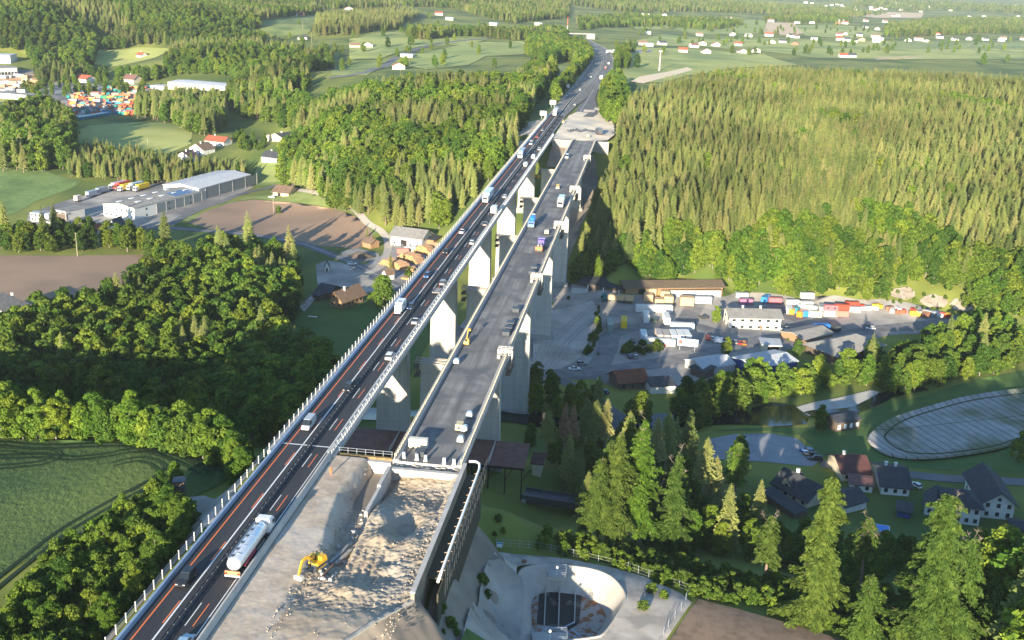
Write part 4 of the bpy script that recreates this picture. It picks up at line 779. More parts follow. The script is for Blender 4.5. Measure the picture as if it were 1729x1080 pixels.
mesh_obj('dark_bed',[p for p in pl],[tuple(range(5))],mat('wet_leaves',(.03,.03,.028),.6,(.22,.20,.17),.35,detail=8,lo=.55,hi=.7),RBN)
for a,b in (((922,985),(919,1056)),((945,988),(943,1058)),((972,990),(970,1050))):
    mb=MB(); A=gq(*a,zb+.5);B=gq(*b,zb+.5); mb.bar(A,B,.22,.5); mb.build('baffle',M_concl,RBN)
mb=MB()
for a,b in (((970,1050),(945,1062)),((945,1062),(925,1058)),((945,1060),(975,1078)),((925,1058),(915,1066)),((965,1062),(985,1078))):
    mb.bar(gq(*a,zp-.6),gq(*b,zp-.6),.16)
mb.build('pipe_frame',mat('blue_steel',(.35,.45,.6),.4,metal=.4),RBN)
def railed_platform(lab,pa,pb,dep,grp):
    t=empty('inspection_platform',(0,0,0),0,lab,'platform',grp); A=np.array(gq(*pa,zp+.5)); B=np.array(gq(*pb,zp+.5)); d=(B-A)/np.linalg.norm(B-A); n=np.array([-d[1],d[0],0])
    P=[A,B,B+n*dep,A+n*dep]; mb=MB(); mb.add([p-[0,0,.9] for p in P]+P,[(3,2,1,0),(4,5,6,7),(0,1,5,4),(1,2,6,5),(2,3,7,6),(3,0,4,7)]); mb.build('slab',M_concl,t)
    mb=MB()
    for a,b in ((P[0],P[1]),(P[1],P[2]),(P[3],P[0]),(P[2],P[3])):
        for h in (.35,.75,1.1): mb.bar(a+[0,0,h],b+[0,0,h],.06)
        k=max(2,int(np.linalg.norm(b-a)/1.0)+1)
        for i in range(k+1): q=a+(b-a)*i/k; mb.bar(q,q+np.array([0,0,1.1]),.06)
    mb.build('railing',M_steel,t); mb=MB(); mb.tube([P[0]*.5+P[1]*.5+np.array([0,0,0]),P[0]*.5+P[1]*.5+np.array([0,0,2.2])],.06); q=P[0]*.5+P[1]*.5; mb.tube([q+[0,0,2.15],q+[0,0,2.5]],[.28,.18],10); mb.build('lamp',M_white,t)
railed_platform('railed concrete platform at the far rim of the settling basin',(924,973),(956,975),3.2,'railed platforms at the settling basin')
railed_platform('railed concrete platform at the near rim of the settling basin',(898,1082),(958,1084),3.0,'railed platforms at the settling basin')
for i,(x,y) in enumerate(((885,950),(849,967))):
    q=gq(x,y,zp+.05); mb=MB(); mb.tube([(0,0,0),(0,0,.55)],.55,12); o=mb.build('manhole_ring',mat('rusty_lid',(.25,.12,.07),.8),None); o.location=q; tag(o,['round manhole ring on the gravel just beyond the settling basin','round manhole ring on the gravel left of the settling basin'][i],'manhole','manhole rings on the gravel pad')
# ---------------- excavation behind the near abutment ----------------
from mathutils import noise as mno
def fbm(x,y,s,o=4):
    a=1;t=0
    for i in range(o): t+=a*mno.noise(Vector((x/s,y/s,i*7.3))); a*=.55; s*=.5
    return t
def smst(a,b,x): t=min(1,max(0,(x-a)/(b-a))); return t*t*(3-2*t)
def exc_z(u,v):
    z=-.12
    def hump(a,b,ra,rb,h): return h*math.exp(-(((u-a)/ra)**2+((v-b)/rb)**2))
    r=smst(-50.5,-49,u+.6*fbm(v,u,9)) * smst(132,140,v) 
    z+=r*(-.8+.22*fbm(u,v,6)+.15*fbm(u,v,1.1,4))
    # trench running along the middle
    uc=np.interp(v,[140,150,160,172,188],[-46.5,-46.2,-47.5,-48.5,-47]); w=np.interp(v,[143,150,165,188],[.4,1.8,2.4,2.8]); z-=smst(w*1.6,w*.6,abs(u-uc))*np.interp(v,[144,152,188],[0,2.0,3.0])
    # pit in front of the right deck, pit behind the gap
    z-=smst(-45.3,-44.6,u)*smst(-32.2,-33.6,u)*smst(167,178,v)*1.9; z+=hump(-38,185,7,2.2,.9)
    z-=smst(-50.5,-49,u)*smst(170,178,v+.8*fbm(u,v,5))*smst(-44,-45.5,u)*1.5
    # shovel hollow with steep rim, spoil heaps
    z-=hump(-38.2,166,2.8,4.4,3.0); z+=hump(-40.5,157.5,1.9,2.6,1.3)+hump(-42.5,165.5,1.4,2.0,.8)+hump(-35,158,1.3,2.4,.6)
    z+=hump(-41.5,141,3.4,2.6,1.0)+hump(-49.2,178,1.0,5,.8)+hump(-48.7,158,.9,5,.5)
    z-=hump(-36.6,147.5,1.2,1.6,.9)+hump(-37.8,152,1.1,1.6,.9)
    z-=smst(-44,-43.2,u)*smst(-38.2,-39,u)*smst(142,146,v)*smst(158,155,v)*.35*(.5+.5*math.sin(u*4.2))
    z+=r*(.07*random.gauss(0,1)+.12*fbm(u,v,.6,2)); z+=.012*random.gauss(0,1)
    if u<-50: z+=.05*fbm(u,v,4)+.035*fbm(u*3,v*.4,1.5,2)
    if v<140: z+=.10*fbm(u,v,2.2)*smst(-50,-46,u)
    return z
us=np.arange(-57.55,-31.4,.26); vs=np.r_[np.arange(40,120,3.),np.arange(120,187.3,.26)]
V=[UV(u,v,exc_z(u,v)) for v in vs for u in us]; nu=len(us)
uRf=lambda v_: np.interp(v_,[92,108,128,141],[-57.6,-48,-37.5,-30.9])
IJ=[(i,j) for i in range(len(vs)-1) for j in range(nu-1) if us[j]<uRf(vs[i])-.2]
F=[(i*nu+j,i*nu+j+1,(i+1)*nu+j+1,(i+1)*nu+j) for i,j in IJ]
M_exc=mat('quarried_sand',(.38,.305,.225),.95,(.55,.455,.35),.3,detail=14,bump=.10,col3=(.52,.455,.38),scale3=.07)
M_exc2=mat('dug_sand',(.33,.26,.185),.95,(.46,.37,.27),.35,detail=14,bump=.10,col3=(.40,.35,.28),scale3=.09)
mi=[1 if (us[j]+.8*fbm(vs[i],us[j],4)>-49.6 and vs[i]>128) else 0 for i,j in IJ]
tag(mesh_obj('excavation',V,F,M_exc,None,smooth=True,mats=[M_exc,M_exc2],midx=mi),kind='structure')
mb=MB(); mb.box(-57.55,-31.4,142,187,-3.5,-3.2); mb.box(-57.5,-40,120,142,-3.45,-3.15); o=mb.build('embankment_core',M_earth,None); o.rotation_euler=(0,0,-AX); tag(o,kind='structure')
# retaining walls
AB=frame_obj('retaining_wall','long concrete retaining wall with brown side along the right edge of the excavation','wall')
mb=MB(); mb.box(-31.5,-30.9,141,187.4,-9,.35); mb.build('wall',mat('brown_stained_wall',(.20,.165,.13),.95,(.30,.26,.21),.5,detail=8),AB)
mb=MB(); mb.box(-31.62,-30.8,141,187.5,.352,.6); mb.build('coping',M_concl,AB)
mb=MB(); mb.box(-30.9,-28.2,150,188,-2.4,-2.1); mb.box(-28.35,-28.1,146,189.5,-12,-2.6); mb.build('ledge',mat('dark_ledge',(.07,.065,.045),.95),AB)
PI=frame_obj('drain_pipe','white pipe on brackets along the outside of the retaining wall','pipe')
mb=MB(); mb.tube([(-30.6,188.6,.5),(-29.2,188.8,.5),(-28.4,188,.5),(-28.1,186,.4),(-28.1,149,.1),(-28.2,146,-.3)],.24,10); mb.build('tube',M_white,PI,smooth=True)
mb=MB()
for v in np.arange(149,186,3.0): mb.bar((-28.9,v,-.3),(-27.6,v,.1),.08); mb.bar((-28.9,v,-1.8),(-28.1,v,.0),.06)
mb.build('bracket',mat('rust_bracket',(.5,.33,.22),.8),PI)
SF=frame_obj('scaffold_fence','steel scaffold fence hanging outside the retaining wall beside the white pipe','fence')
mb=MB(); 
for v in np.arange(147,190,2.0): mb.bar((-27.2,v,-3.5),(-27.2,v,1.2),.035)
for z in (-2,-1,0,.6,1.1): mb.bar((-27.2,147,z),(-27.2,189.5,z),.03)
for v in np.arange(147,188,4.0): mb.bar((-27.2,v,-3),(-27.2,v+4,1),.03)
mb.build('frame',M_dsteel,SF)
tag(patch('slope_grass',[UV(-24,150),UV(-20.5,152),UV(-19.5,138),UV(-21.5,128),UV(-25,134)],M_lawn,step=1.2,zf=rough(1.9,.3,2)),kind='structure')
AN=frame_obj('abutment','concrete abutment with broken edge carrying the near end of the right viaduct','abutment')
mb=MB(); mb.box(-45.8,-31.3,186.6,187.9,-13,-1.3); mb.box(-45.8,-31.3,184.7,186.6,-4.5,-.9); mb.build('wall',M_concd,AN)
mb=MB(); mb.box(-45.9,-31.2,183.6,184.6,-1.0,-.15); mb.box(-45.9,-45.2,176,184,-3,.1); mb.build('bearing_shelf',M_conc,AN)
mb=MB(); random.seed(4)
for i in range(60):
    u=random.uniform(-45.6,-31.6); v=random.uniform(184.8,186.4); s=random.uniform(.12,.5); mb.box(u,u+s*2,v,v+s,-.9,-.9+s*1.3)
tag(mb.build('rubble',M_concd,AN),kind='stuff')
AG=frame_obj('abutment','dark timber faced wall closing the gap between the two viaducts, near side','abutment')
mb=MB(); mb.box(-57.3,-46.0,188.2,188.8,-13,-.3); mb.build('wall',mat('timber_shoring',(.12,.085,.045),.9,(.3,.2,.08),.9),AG)
mb=MB(); mb.box(-57.3,-46.0,187.0,188.2,-3.5,-.75); mb.build('ledge',M_concl,AG)
mb=MB()
for u in np.arange(-57,-46,1.8): mb.bar((u,188.9,-.4),(u,188.9,.9),.07)
for z in (.3,.85): mb.bar((-57.3,188.9,z),(-46,188.9,z),.05)
mb.build('railing',M_steel,AG)
LW=frame_obj('abutment','concrete abutment under the dark carriageway at the near end of the left viaduct','abutment')
mb=MB(); mb.box(-70.4,-57.6,186.4,187.6,-15,-1.3); mb.build('wall',M_concd,LW)
mb=MB(); mb.add([(-57.6,187,-.8),(-57.6,203,-14),(-57.6,187,-14),(-57.3,187,-.8),(-57.3,203,-14),(-57.3,187,-14)],[(0,1,2),(3,5,4),(0,3,4,1),(1,4,5,2),(2,5,3,0)]); mb.build('wing_wall',M_concd,LW)
# inner wall stump and beams in the trench
ST=frame_obj('broken_wall','line of broken concrete wall running through the middle of the excavation','wall')
mb=MB(); mb.box(-45.7,-45.1,166,184,-4,-.2); mb.build('wall',M_concl,ST)
mb=MB()
for i in range(90):
    v=random.uniform(143,176); u=-46.6+random.uniform(-1.6,1.2); s=random.uniform(.1,.45); z=exc_z(u,v); mb.box(u,u+s*1.6,v,v+s*1.3,z-.1,z+s*.9,(s*.2,s*.2))
tag(mb.build('rubble',M_concl,ST),kind='stuff')
for i,(a,b,lab) in enumerate((((-47.6,151.5),(-45.9,158.5),'long concrete beam lying in the excavation trench, left of its pair'),((-46.6,151.2),(-45.3,156.0),'long concrete beam lying in the excavation trench, right of its pair'),((-47.0,144.5),(-46.2,148.8),'rusty thin beam lying beside the excavator'))):
    z=max(exc_z(*a),exc_z(*b))+.25; p=UV(a[0],a[1],z); q=UV(b[0],b[1],z); mb=MB(); mb.bar(p,q,.6 if i<2 else .18,.5 if i<2 else .2); o=mb.build('beam',M_concd if i<2 else mat('rust',(.28,.13,.07),.8)); tag(o,lab,'beam','beams lying in the excavation' if i<2 else None)
rb=MB()
for i in range(1000):
    v=random.uniform(122,186); u=random.choice([random.uniform(-50,-31.8),random.uniform(-33.4,-31.8),random.uniform(-50.5,-48)]); s=abs(random.gauss(0,.08))+.04; z=exc_z(u,v); p=UV(u,v,z-.05); a=random.uniform(.6,1.4)
    rb.add([(p[0]-s,p[1]-s*a,p[2]),(p[0]+s*a,p[1]-s,p[2]),(p[0]+s,p[1]+s*a,p[2]),(p[0]-s*a,p[1]+s,p[2]),(p[0]+s*.2,p[1]-s*.3,p[2]+s*1.3)],[(0,1,4),(1,2,4),(2,3,4),(3,0,4)])
tag(rb.build('rubble',mat('rubble_stone',(.27,.22,.165),.9,(.40,.34,.27),2)),kind='stuff')['label']='scattered stones and rubble over the excavation'
# far abutment: sand pads
def z_off(o): return lambda x,y: np.full_like(x,o)
vv=np.arange(93,143.1,.6); kk=np.linspace(0,1,16); V=[]
for v in vv:
    u0=float(uRf(v)); 
    for k in kk:
        u=u0-.3+k*9.5; vq=v-k*3.5; q=UV(u,vq); zt=exc_z(u0-.4,v); zb_=float(base_height(q[0],q[1]))+.25; f=k**.8; V.append((q[0],q[1],zt*(1-f)+zb_*f+(.35*fbm(u,vq,2.2,3) if 0<k<1 else 0)))
n_=len(kk); tag(mesh_obj('slope',V,[(i*n_+j,i*n_+j+1,(i+1)*n_+j+1,(i+1)*n_+j) for i in range(len(vv)-1) for j in range(n_-1)],M_earth,None,smooth=True),kind='structure')
EW=empty('edge_wall',(0,0,0),0,'low concrete edge strip running down from the retaining wall at the bottom of the excavation','wall')
mb=MB()
for v in np.arange(124,141,1.0): mb.bar(UV(float(uRf(v))-.3,v,exc_z(float(uRf(v))-.6,v)+.05),UV(float(uRf(v+1))-.3,v+1,exc_z(float(uRf(v+1))-.6,v+1)+.05),.5,.5)
mb.build('kerb',M_concd,EW)
patch('sand_pad',[UV(-57.3,628),UV(-45.5,628),UV(-31,628),UV(-25,634),UV(-22,660),UV(-24,700),UV(-29,742),(lambda q:q)(UV(-33,775)),UV(-38,795),UV(-46,790),UV(-52,765),UV(-56.5,740),UV(-57.3,700)],mat('bright_sand',(.80,.66,.47),.95,(.86,.73,.54),.12,detail=10,bump=.05,col3=(.58,.52,.43),scale3=.04),None or 0,step=4,zf=lambda x,y:np.full_like(x,-.02)+.25*np.sin(x*.35)*np.sin(y*.21))
mb=MB(); mb.box(-57.3,-24,627,628.2,-14,-.25); mb.build('wall',M_concd,frame_obj('abutment','tall concrete abutment wall at the far end of the right viaduct','abutment'))
patch('sand_slope',[UV(-71,610),UV(-71,700),UV(-73,712),UV(-82,700),UV(-88,670),UV(-86,635),UV(-79,606)],MT['excavated_sand'],.3,step=3)
patch('sand_slope',[UV(-57.4,600),UV(-46,600),UV(-46,628),UV(-57.4,628)],M_earth,.2,step=3)
patch('ground_patch',[UV(-47,735),UV(-40,735),UV(-38,760),UV(-44,762)],M_road,.3,step=3,zf=lambda x,y:np.full_like(x,.3))
# ---------------- buildings ----------------
WC={'white':mat('white_render',(.80,.78,.72),.85,(.74,.72,.66),.5),'cream':mat('cream_render',(.66,.58,.42),.85,(.6,.52,.38),.5),'yellow':mat('yellow_render',(.72,.58,.26),.85),'grey':mat('grey_render',(.42,.42,.41),.85,(.5,.5,.48),.5),
 'wood':mat('brown_boards',(.26,.155,.085),.85,(.36,.22,.12),1.2,stretch=(3,3,.3)),'dark':mat('dark_boards',(.10,.075,.06),.9,(.15,.11,.085),1.2,stretch=(3,3,.3)),'blue':mat('blue_cladding',(.03,.075,.24),.6),'metal':mat('grey_cladding',(.36,.38,.40),.6,(.42,.44,.45),.3),'brick':mat('brown_brick',(.30,.16,.11),.9)}
def roof_mat(name,c1,c2,sc=3.0):
    m=mat(name,c1,.8,c2,.6,detail=6,bump=0); n=m.node_tree.nodes;l=m.node_tree.links; tc=n.new('ShaderNodeTexCoord'); wv=n.new('ShaderNodeTexWave'); wv.inputs['Scale'].default_value=sc; wv.bands_direction='X'; l.new(tc.outputs['Object'],wv.inputs[0]); bp=n.new('ShaderNodeBump'); bp.inputs['Distance'].default_value=.06; l.new(wv.outputs['Fac'],bp.inputs['Height']); l.new(bp.outputs[0],n['Principled BSDF'].inputs['Normal']); return m
RC={'red':roof_mat('red_tiles',(.42,.12,.065),(.34,.095,.055)),'brown':roof_mat('brown_tiles',(.20,.13,.09),(.27,.18,.12)),'dark':roof_mat('slate_roof',(.055,.06,.072),(.085,.09,.10)),'grey':roof_mat('fibre_cement_roof',(.27,.26,.245),(.35,.335,.31)),
 'maroon':roof_mat('maroon_roof',(.115,.05,.045),(.16,.07,.06)),'rust':roof_mat('rusty_roof',(.30,.10,.05),(.20,.075,.045)),'light':roof_mat('light_metal_roof',(.62,.64,.66),(.54,.56,.59)),'moss':roof_mat('mossy_brown_roof',(.22,.165,.09),(.19,.135,.11)),'mauve':roof_mat('old_purple_roof',(.17,.085,.072),(.24,.13,.11),1.6)}
M_glass=mat('window_glass',(.03,.04,.05),.12,spec=.7); M_frame=mat('window_frame',(.6,.58,.54),.6); M_door=mat('door_wood',(.22,.11,.05),.7); M_dark=mat('dark_opening',(.025,.023,.02),.95)
_WM={}
def win_mesh(w_,h_,m,t=.06):
    k=(round(w_,2),round(h_,2),m.name)
    if k not in _WM: mb=MB(); mb.box(-w_/2,w_/2,-t,.02,0,h_); me=bpy.data.meshes.new('window'); me.from_pydata(mb.v,[],mb.f); me.materials.append(m); me.update(); _WM[k]=me
    return _WM[k]
def put(name,me,parent,loc,rz=0):
    o=bpy.data.objects.new(name,me); C.objects.link(o); o.parent=parent; o.location=loc; o.rotation_euler=(0,0,rz); return o
def house(name,label,cat,fl,fr,depth,h,rh,wall='white',roof='dark',ridge='along',group=None,front=(0,0),side=(0,0),chim=0,ov=.6,door=False,ww=1.0,wh=1.2,wmat=None,wbase=.9,rtype='gable',z=None,frames=False,world=None,gablemat=None,opening=None,lean=None,gablewin=0):
    A,B=(T(fl,fr) if world is None else world); A=np.array(A);B=np.array(B); zz=min(A[2],B[2]) if z is None else z
    d=B[:2]-A[:2]; L=np.linalg.norm(d); rz=math.atan2(d[1],d[0]); e=empty(name,(A[0],A[1],zz-.1),rz,label,cat,group); D=depth
    far_=math.hypot(A[0],A[1])>1250; nx_=max(1,int(L/D+.5)); fr__=9 if wall=='blue' else 30 if cat in('house','farmhouse','hall','warehouse','building','chalet') and not far_ else (12 if far_ else 4)
    for i_ in range(nx_): f_=(i_+.5)/nx_; HB.append((A[0]+d[0]*f_-d[1]/L*D/2,A[1]+d[1]*f_+d[0]/L*D/2,max(L/nx_,D)*(.55 if cat!='shed' else .38),fr__))
    wm=WC[wall]; rm=RC[roof]; wl=MB(); t=.25
    wl.box(0,L,0,D,-1.2,h)
    if rtype=='gable':
        if ridge=='along': wl.add([(0,0,h),(0,D,h),(0,D/2,h+rh),(L,0,h),(L,D,h),(L,D/2,h+rh)],[(0,2,1),(3,4,5)])
        else: wl.add([(0,0,h),(L,0,h),(L/2,0,h+rh),(0,D,h),(L,D,h),(L/2,D,h+rh)],[(0,1,2),(3,5,4)])
    wo=wl.build('wall',wm,e); r=MB()
    def slab(a,b,c_,dd):   # quad a,b,c,d upper surface, thickness t
        up=[(p[0],p[1],p[2]+.05) for p in (a,b,c_,dd)]; lo=[(p[0],p[1],p[2]+.05-t) for p in (a,b,c_,dd)]
        r.add(up+lo,[(0,1,2,3),(7,6,5,4),(0,4,5,1),(1,5,6,2),(2,6,7,3),(3,7,4,0)])
    s_=rh/(D/2) if ridge=='along' else rh/(L/2)
    if rtype=='flat': r.box(-ov,L+ov,-ov,D+ov,h,h+.3)
    elif rtype=='shed': slab((-ov,-ov,h+.2),(L+ov,-ov,h+.2),(L+ov,D+ov,h+rh+.2),(-ov,D+ov,h+rh+.2))
    elif rtype=='hip':
        hd=min(D/2,L/2-.1); P=[(-ov,-ov,h),(L+ov,-ov,h),(L+ov,D+ov,h),(-ov,D+ov,h),(hd,D/2,h+rh),(L-hd,D/2,h+rh)]; r.add(P,[(0,1,5,4),(1,2,5),(2,3,4,5),(3,0,4),(3,2,1,0)])
    elif ridge=='along':
        slab((-ov,-ov,h-ov*s_+.1),(L+ov,-ov,h-ov*s_+.1),(L+ov,D/2,h+rh+.1),(-ov,D/2,h+rh+.1)); slab((-ov,D/2,h+rh+.103),(L+ov,D/2,h+rh+.103),(L+ov,D+ov,h-ov*s_+.1),(-ov,D+ov,h-ov*s_+.1))
    else:
        slab((-ov,-ov,h-ov*s_+.1),(L/2,-ov,h+rh+.1),(L/2,D+ov,h+rh+.1),(-ov,D+ov,h-ov*s_+.1)); slab((L/2,-ov,h+rh+.103),(L+ov,-ov,h-ov*s_+.1),(L+ov,D+ov,h-ov*s_+.1),(L/2,D+ov,h+rh+.103))
    ro=r.build('roof',rm,e)
    gm=wmat or M_glass
    def wins(n_,rows,face):
        if not n_ or not rows: return
        W_=L if face=='f' else D; fh=h/rows
        for q in range(rows):
            for i in range(n_):
                x=W_*(i+.5)/n_; zc=q*fh+wbase*min(1,fh/2.6)
                loc,rot=((x,-.0,zc),0) if face=='f' else ((L,x,zc),math.pi/2) if face=='r' else ((0,x,zc),-math.pi/2)
                wv=put('window',win_mesh(min(ww,W_/n_*.8),min(wh,fh*.6),gm),e,loc,rot)
                if frames: fv=put('frame',win_mesh(ww+.24,.12,M_frame,.1),wv,(0,0,-.12))
    wins(front[0],front[1],'f'); wins(side[0],side[1],'r'); wins(side[0],side[1],'l')
    for i in range(gablewin):
        if ridge!='along': put('window',win_mesh(ww*.9,wh*.8,gm),e,(L/2+(i-(gablewin-1)/2)*1.8,0,h+.3))
        else: put('window',win_mesh(ww*.9,wh*.8,gm),e,(0,D/2+(i-(gablewin-1)/2)*1.8,h+.3),-math.pi/2)
    if chim:
        for i in range(chim):
            mb=MB(); x=L*(.3+.35*i); y=D*.5+(.8 if ridge=='along' else 0); 
            if ridge!='along': x=L*.5+.7; y=D*(.35+.3*i)
            mb.box(x-.35,x+.35,y-.35,y+.35,h,h+rh+1.0); mb.box(x-.45,x+.45,y-.45,y+.45,h+rh+1.0,h+rh+1.15); mb.build('chimney',WC['white'],ro)
    if door: dv=put('door',win_mesh(1.1,2.1,M_door,.08),e,(L*.62,0,0))
    if opening:
        for (x0,x1,h0,h1) in opening:
            mb=MB(); mb.box(x0*L,x1*L,-.05,.02,h0,h1); mb.build('gate',M_dark,e)  # flat dark sheet stands in for the shade inside an opening
    return e
H=house
# --- right valley: yards
H('timber_shed','long low sawmill shed with mossy brown roof at the foot of the wooded hill','shed',(1056,497),(1219,499),11,4.6,1.6,'wood','moss',opening=[(.13,.28,0,3.6),(.36,.40,.4,3.4)],front=(0,0),ov=1.2)
e=H('open_shed','dark roofed open shed with white posts left of the long sawmill shed','shed',(978,491),(1053,495),10,4.2,.9,'dark','dark',rtype='shed',ov=.8)
mb=MB(); 
for x in (4.5,12,19.5): mb.box(x,x+.35,-1.6,-1.2,0,4.0)
mb.build('post',M_white,e)
e=H('storage_building','part of the sawmill with white framed window bands under the brown roof','building',(1118,500),(1217,502),2.2,3.4,.4,'metal','moss',rtype='shed',front=(9,1),ww=2.2,wh=1.7,wmat=mat('white_glazing',(.6,.62,.6),.4,(.25,.27,.27),1.4,lo=.48,hi=.5),ov=.1)
H('concrete_hut','flat concrete hut beside the viaduct pier and open shed','hut',(965,496),(992,494),5,3,.2,'grey','grey',rtype='flat',ov=.1)
H('office_building','white two storey office building with grey roof in the gravel yard','building',(1231,554),(1317,558),10.5,5.8,2.2,'white','grey',front=(6,2),side=(2,2),chim=2,ww=1.5,wh=1.1,ov=.9,frames=True,door=True)
H('barn','weathered barn with broad grey hipped roof above the river trees','barn',(1410,616),(1488,598),15,4.2,3.6,'dark','grey',rtype='hip',ov=1.4,opening=[(.2,.9,0,3.4)])
H('shed','low grey roofed shed joined behind the weathered barn','shed',(1356,583),(1405,574),12,3.2,1.4,'wood','grey',ov=.6)
H('tent_hall','white tent hall beside the gravel lane','tent',(1186,637),(1240,628),11,3.4,1.8,'grey','light',ov=.3,side=(0,0))
H('canopy','dark green canopy shelter at the left end of the white tent hall','canopy',(1165,632),(1188,641),6,3,.8,'dark','dark',rtype='shed')
H('warehouse','blue walled warehouse with white corrugated roof','warehouse',(1272,641),(1344,626),13,4.6,1.2,'blue','light',ov=.5,front=(4,1),ww=1.3,wh=1.3)
H('old_house','derelict house with rusty red roof near the gravel lane','house',(1045,658),(1092,655),9,3.2,2.8,'dark','rust',front=(3,1),ov=.7)
H('garage','dark roofed garage with pale wall right of the derelict house','garage',(1099,665),(1140,664),7.5,3,.6,'white','dark',rtype='shed',ov=.4)
H('river_hut','dark roofed hut with white windows beside the weir','hut',(1411,729),(1451,723),7,3.6,1.0,'dark','dark',front=(4,1),ww=1.1,wh=1.6,wmat=M_white,ov=.4)
H('yard_hut','small open hut with pale roof in front of the office building','hut',(1286,592),(1318,594),6.5,2.6,.5,'cream','light',rtype='shed',ov=.5,opening=[(.3,.9,0,2)])
# --- railway shelters under the bridge
def shelter(label,u0,u1,v0,v1,grp):
    t=frame_obj('railway_shelter',label,'shelter',grp); zr=-27.5; r=MB(); 
    r.add([(u0,v0,zr),(u1,v0,zr),(u1,v1,zr+1.2),(u0,v1,zr+1.2),(u0,v0,zr-.2),(u1,v0,zr-.2),(u1,v1,zr+1.0),(u0,v1,zr+1.0)],[(0,1,2,3),(7,6,5,4),(0,4,5,1),(1,5,6,2),(2,6,7,3),(3,7,4,0)]); ro=r.build('roof',RC['mauve'],t)
    mb=MB(); mb.box((u0+u1)/2-.15,(u0+u1)/2+.15,v0,v1,zr+.3,zr+1.3,None); mb.build('seam',M_conc,ro)
    mb=MB()
    for u in np.linspace(u0+.6,u1-.6,5):
        mb.box(u-.15,u+.15,v0+.2,v0+.5,-38,zr-.2)
        mb.bar((u,v0+.35,-31.5),(u+2.2,v0+.35,zr-.3),.14)
    mb.box(u0,u1,v0+.2,v0+.5,-28.3,-27.7); mb.build('frame',M_dark,t)
shelter('rusty purple shelter roof over the railway, left part seen between the viaducts',-76,-46,246,258,'railway shelters beneath the viaducts')
shelter('rusty maroon shelter roof over the railway, right of the right viaduct',-44,-25.5,245,257.5,'railway shelters beneath the viaducts')
H('shelter_end','pale gabled end hut of the railway shelter beside the dark trees','hut',(898,802),(913,806),5,4,.6,'cream','maroon',rtype='shed')
e=empty('railway_bridge',G(935,850,-37),rad(-14),'dark steel railway bridge in the shade right of the near abutment','bridge')
mb=MB(); mb.box(-8,8,-2.2,2.2,1.2,1.7); mb.build('deck',M_dsteel,e)
for s in (-1,1): mb=MB(); mb.box(-8,8,s*2.3-.12,s*2.3+.12,.4,2.3); mb.build('girder',M_dsteel,e)
mb=MB(); mb.box(-8,-6.8,-2.5,2.5,-3,1.2); mb.box(6.8,8,-2.5,2.5,-3,1.2); mb.build('abutment',M_concd,e)
# --- village lower right
H('house','cream house with slate roof and gabled dormer at the dark wood edge','house',(1304,829),(1362,858),9.5,2.9,3.4,'cream','dark',front=(4,1),chim=1,ov=.8,frames=True,gablewin=0)
e=H('dormer_gable','small gabled dormer front on the slate roofed cream house','gable',(1318,834),(1333,841),6,4.4,1.7,'cream','dark',ridge='across',front=(1,2),ov=.5)
H('garden_patio_roof','long dark carport roof in front of the cream house','carport',(1282,840),(1340,876),4.5,2.2,.4,'dark','dark',rtype='shed',ov=.2)
H('house','house with plain maroon roof beside the village lane','house',(1421,812),(1468,812),12,3,2.6,'cream','maroon',chim=1,ov=.7,front=(3,1))
H('garden_shed','garden shed with two pinkish metal roofs','shed',(1436,828),(1472,832),5,2.2,.6,'white','mauve',rtype='shed',front=(2,1))
H('house','dark roofed house with white gable and white chimney in the village','house',(1487,834),(1534,838),15,3,2.6,'white','dark',ridge='along',chim=2,ov=.8,front=(3,1))
H('garage','dark roofed garage behind the tall sunlit tree','garage',(1424,868),(1462,858),8,2.8,2,'white','dark',ov=.6)
H('house','white two storey house with slate roof and plain long front','house',(1594,881),(1652,888),10,5.4,3,'white','dark',front=(4,2),side=(2,2),ov=.9,frames=True,rtype='hip')
H('house','white gabled house with skylights facing the foreground trees, rightmost of the village','house',(1655,873),(1709,878),18,5.2,3.2,'white','dark',ridge='across',front=(3,2),gablewin=1,side=(4,2),ov=1.1,frames=True)
H('house_wing','dark slate roofed wing left of the plain white house','house',(1560,868),(1592,874),9,3,2.4,'white','dark',ridge='across',ov=.7,front=(2,1))
H('garden_shed','low blue roofed shed on the village lawn','shed',(1514,872),(1536,876),5,2,.4,'blue','dark',rtype='shed')
H('garden_shed','dark hut at the right edge of the village','hut',(1706,905),(1729,908),6,2.4,.8,'dark','dark')
q=T((1467,896),(1491,900)); e=empty('swimming_pool',q[0],math.atan2(q[1][1]-q[0][1],q[1][0]-q[0][0])-.05,'bright blue covered pool on the village lawn','pool')
mb=MB(); mb.box(0,5.4,0,4.2,-.3,.35); mb.build('rim',M_white,e); mb=MB(); mb.box(.2,5.2,.2,4.0,.3,.4); mb.build('cover',mat('pool_blue',(.02,.20,.62),.4),e)
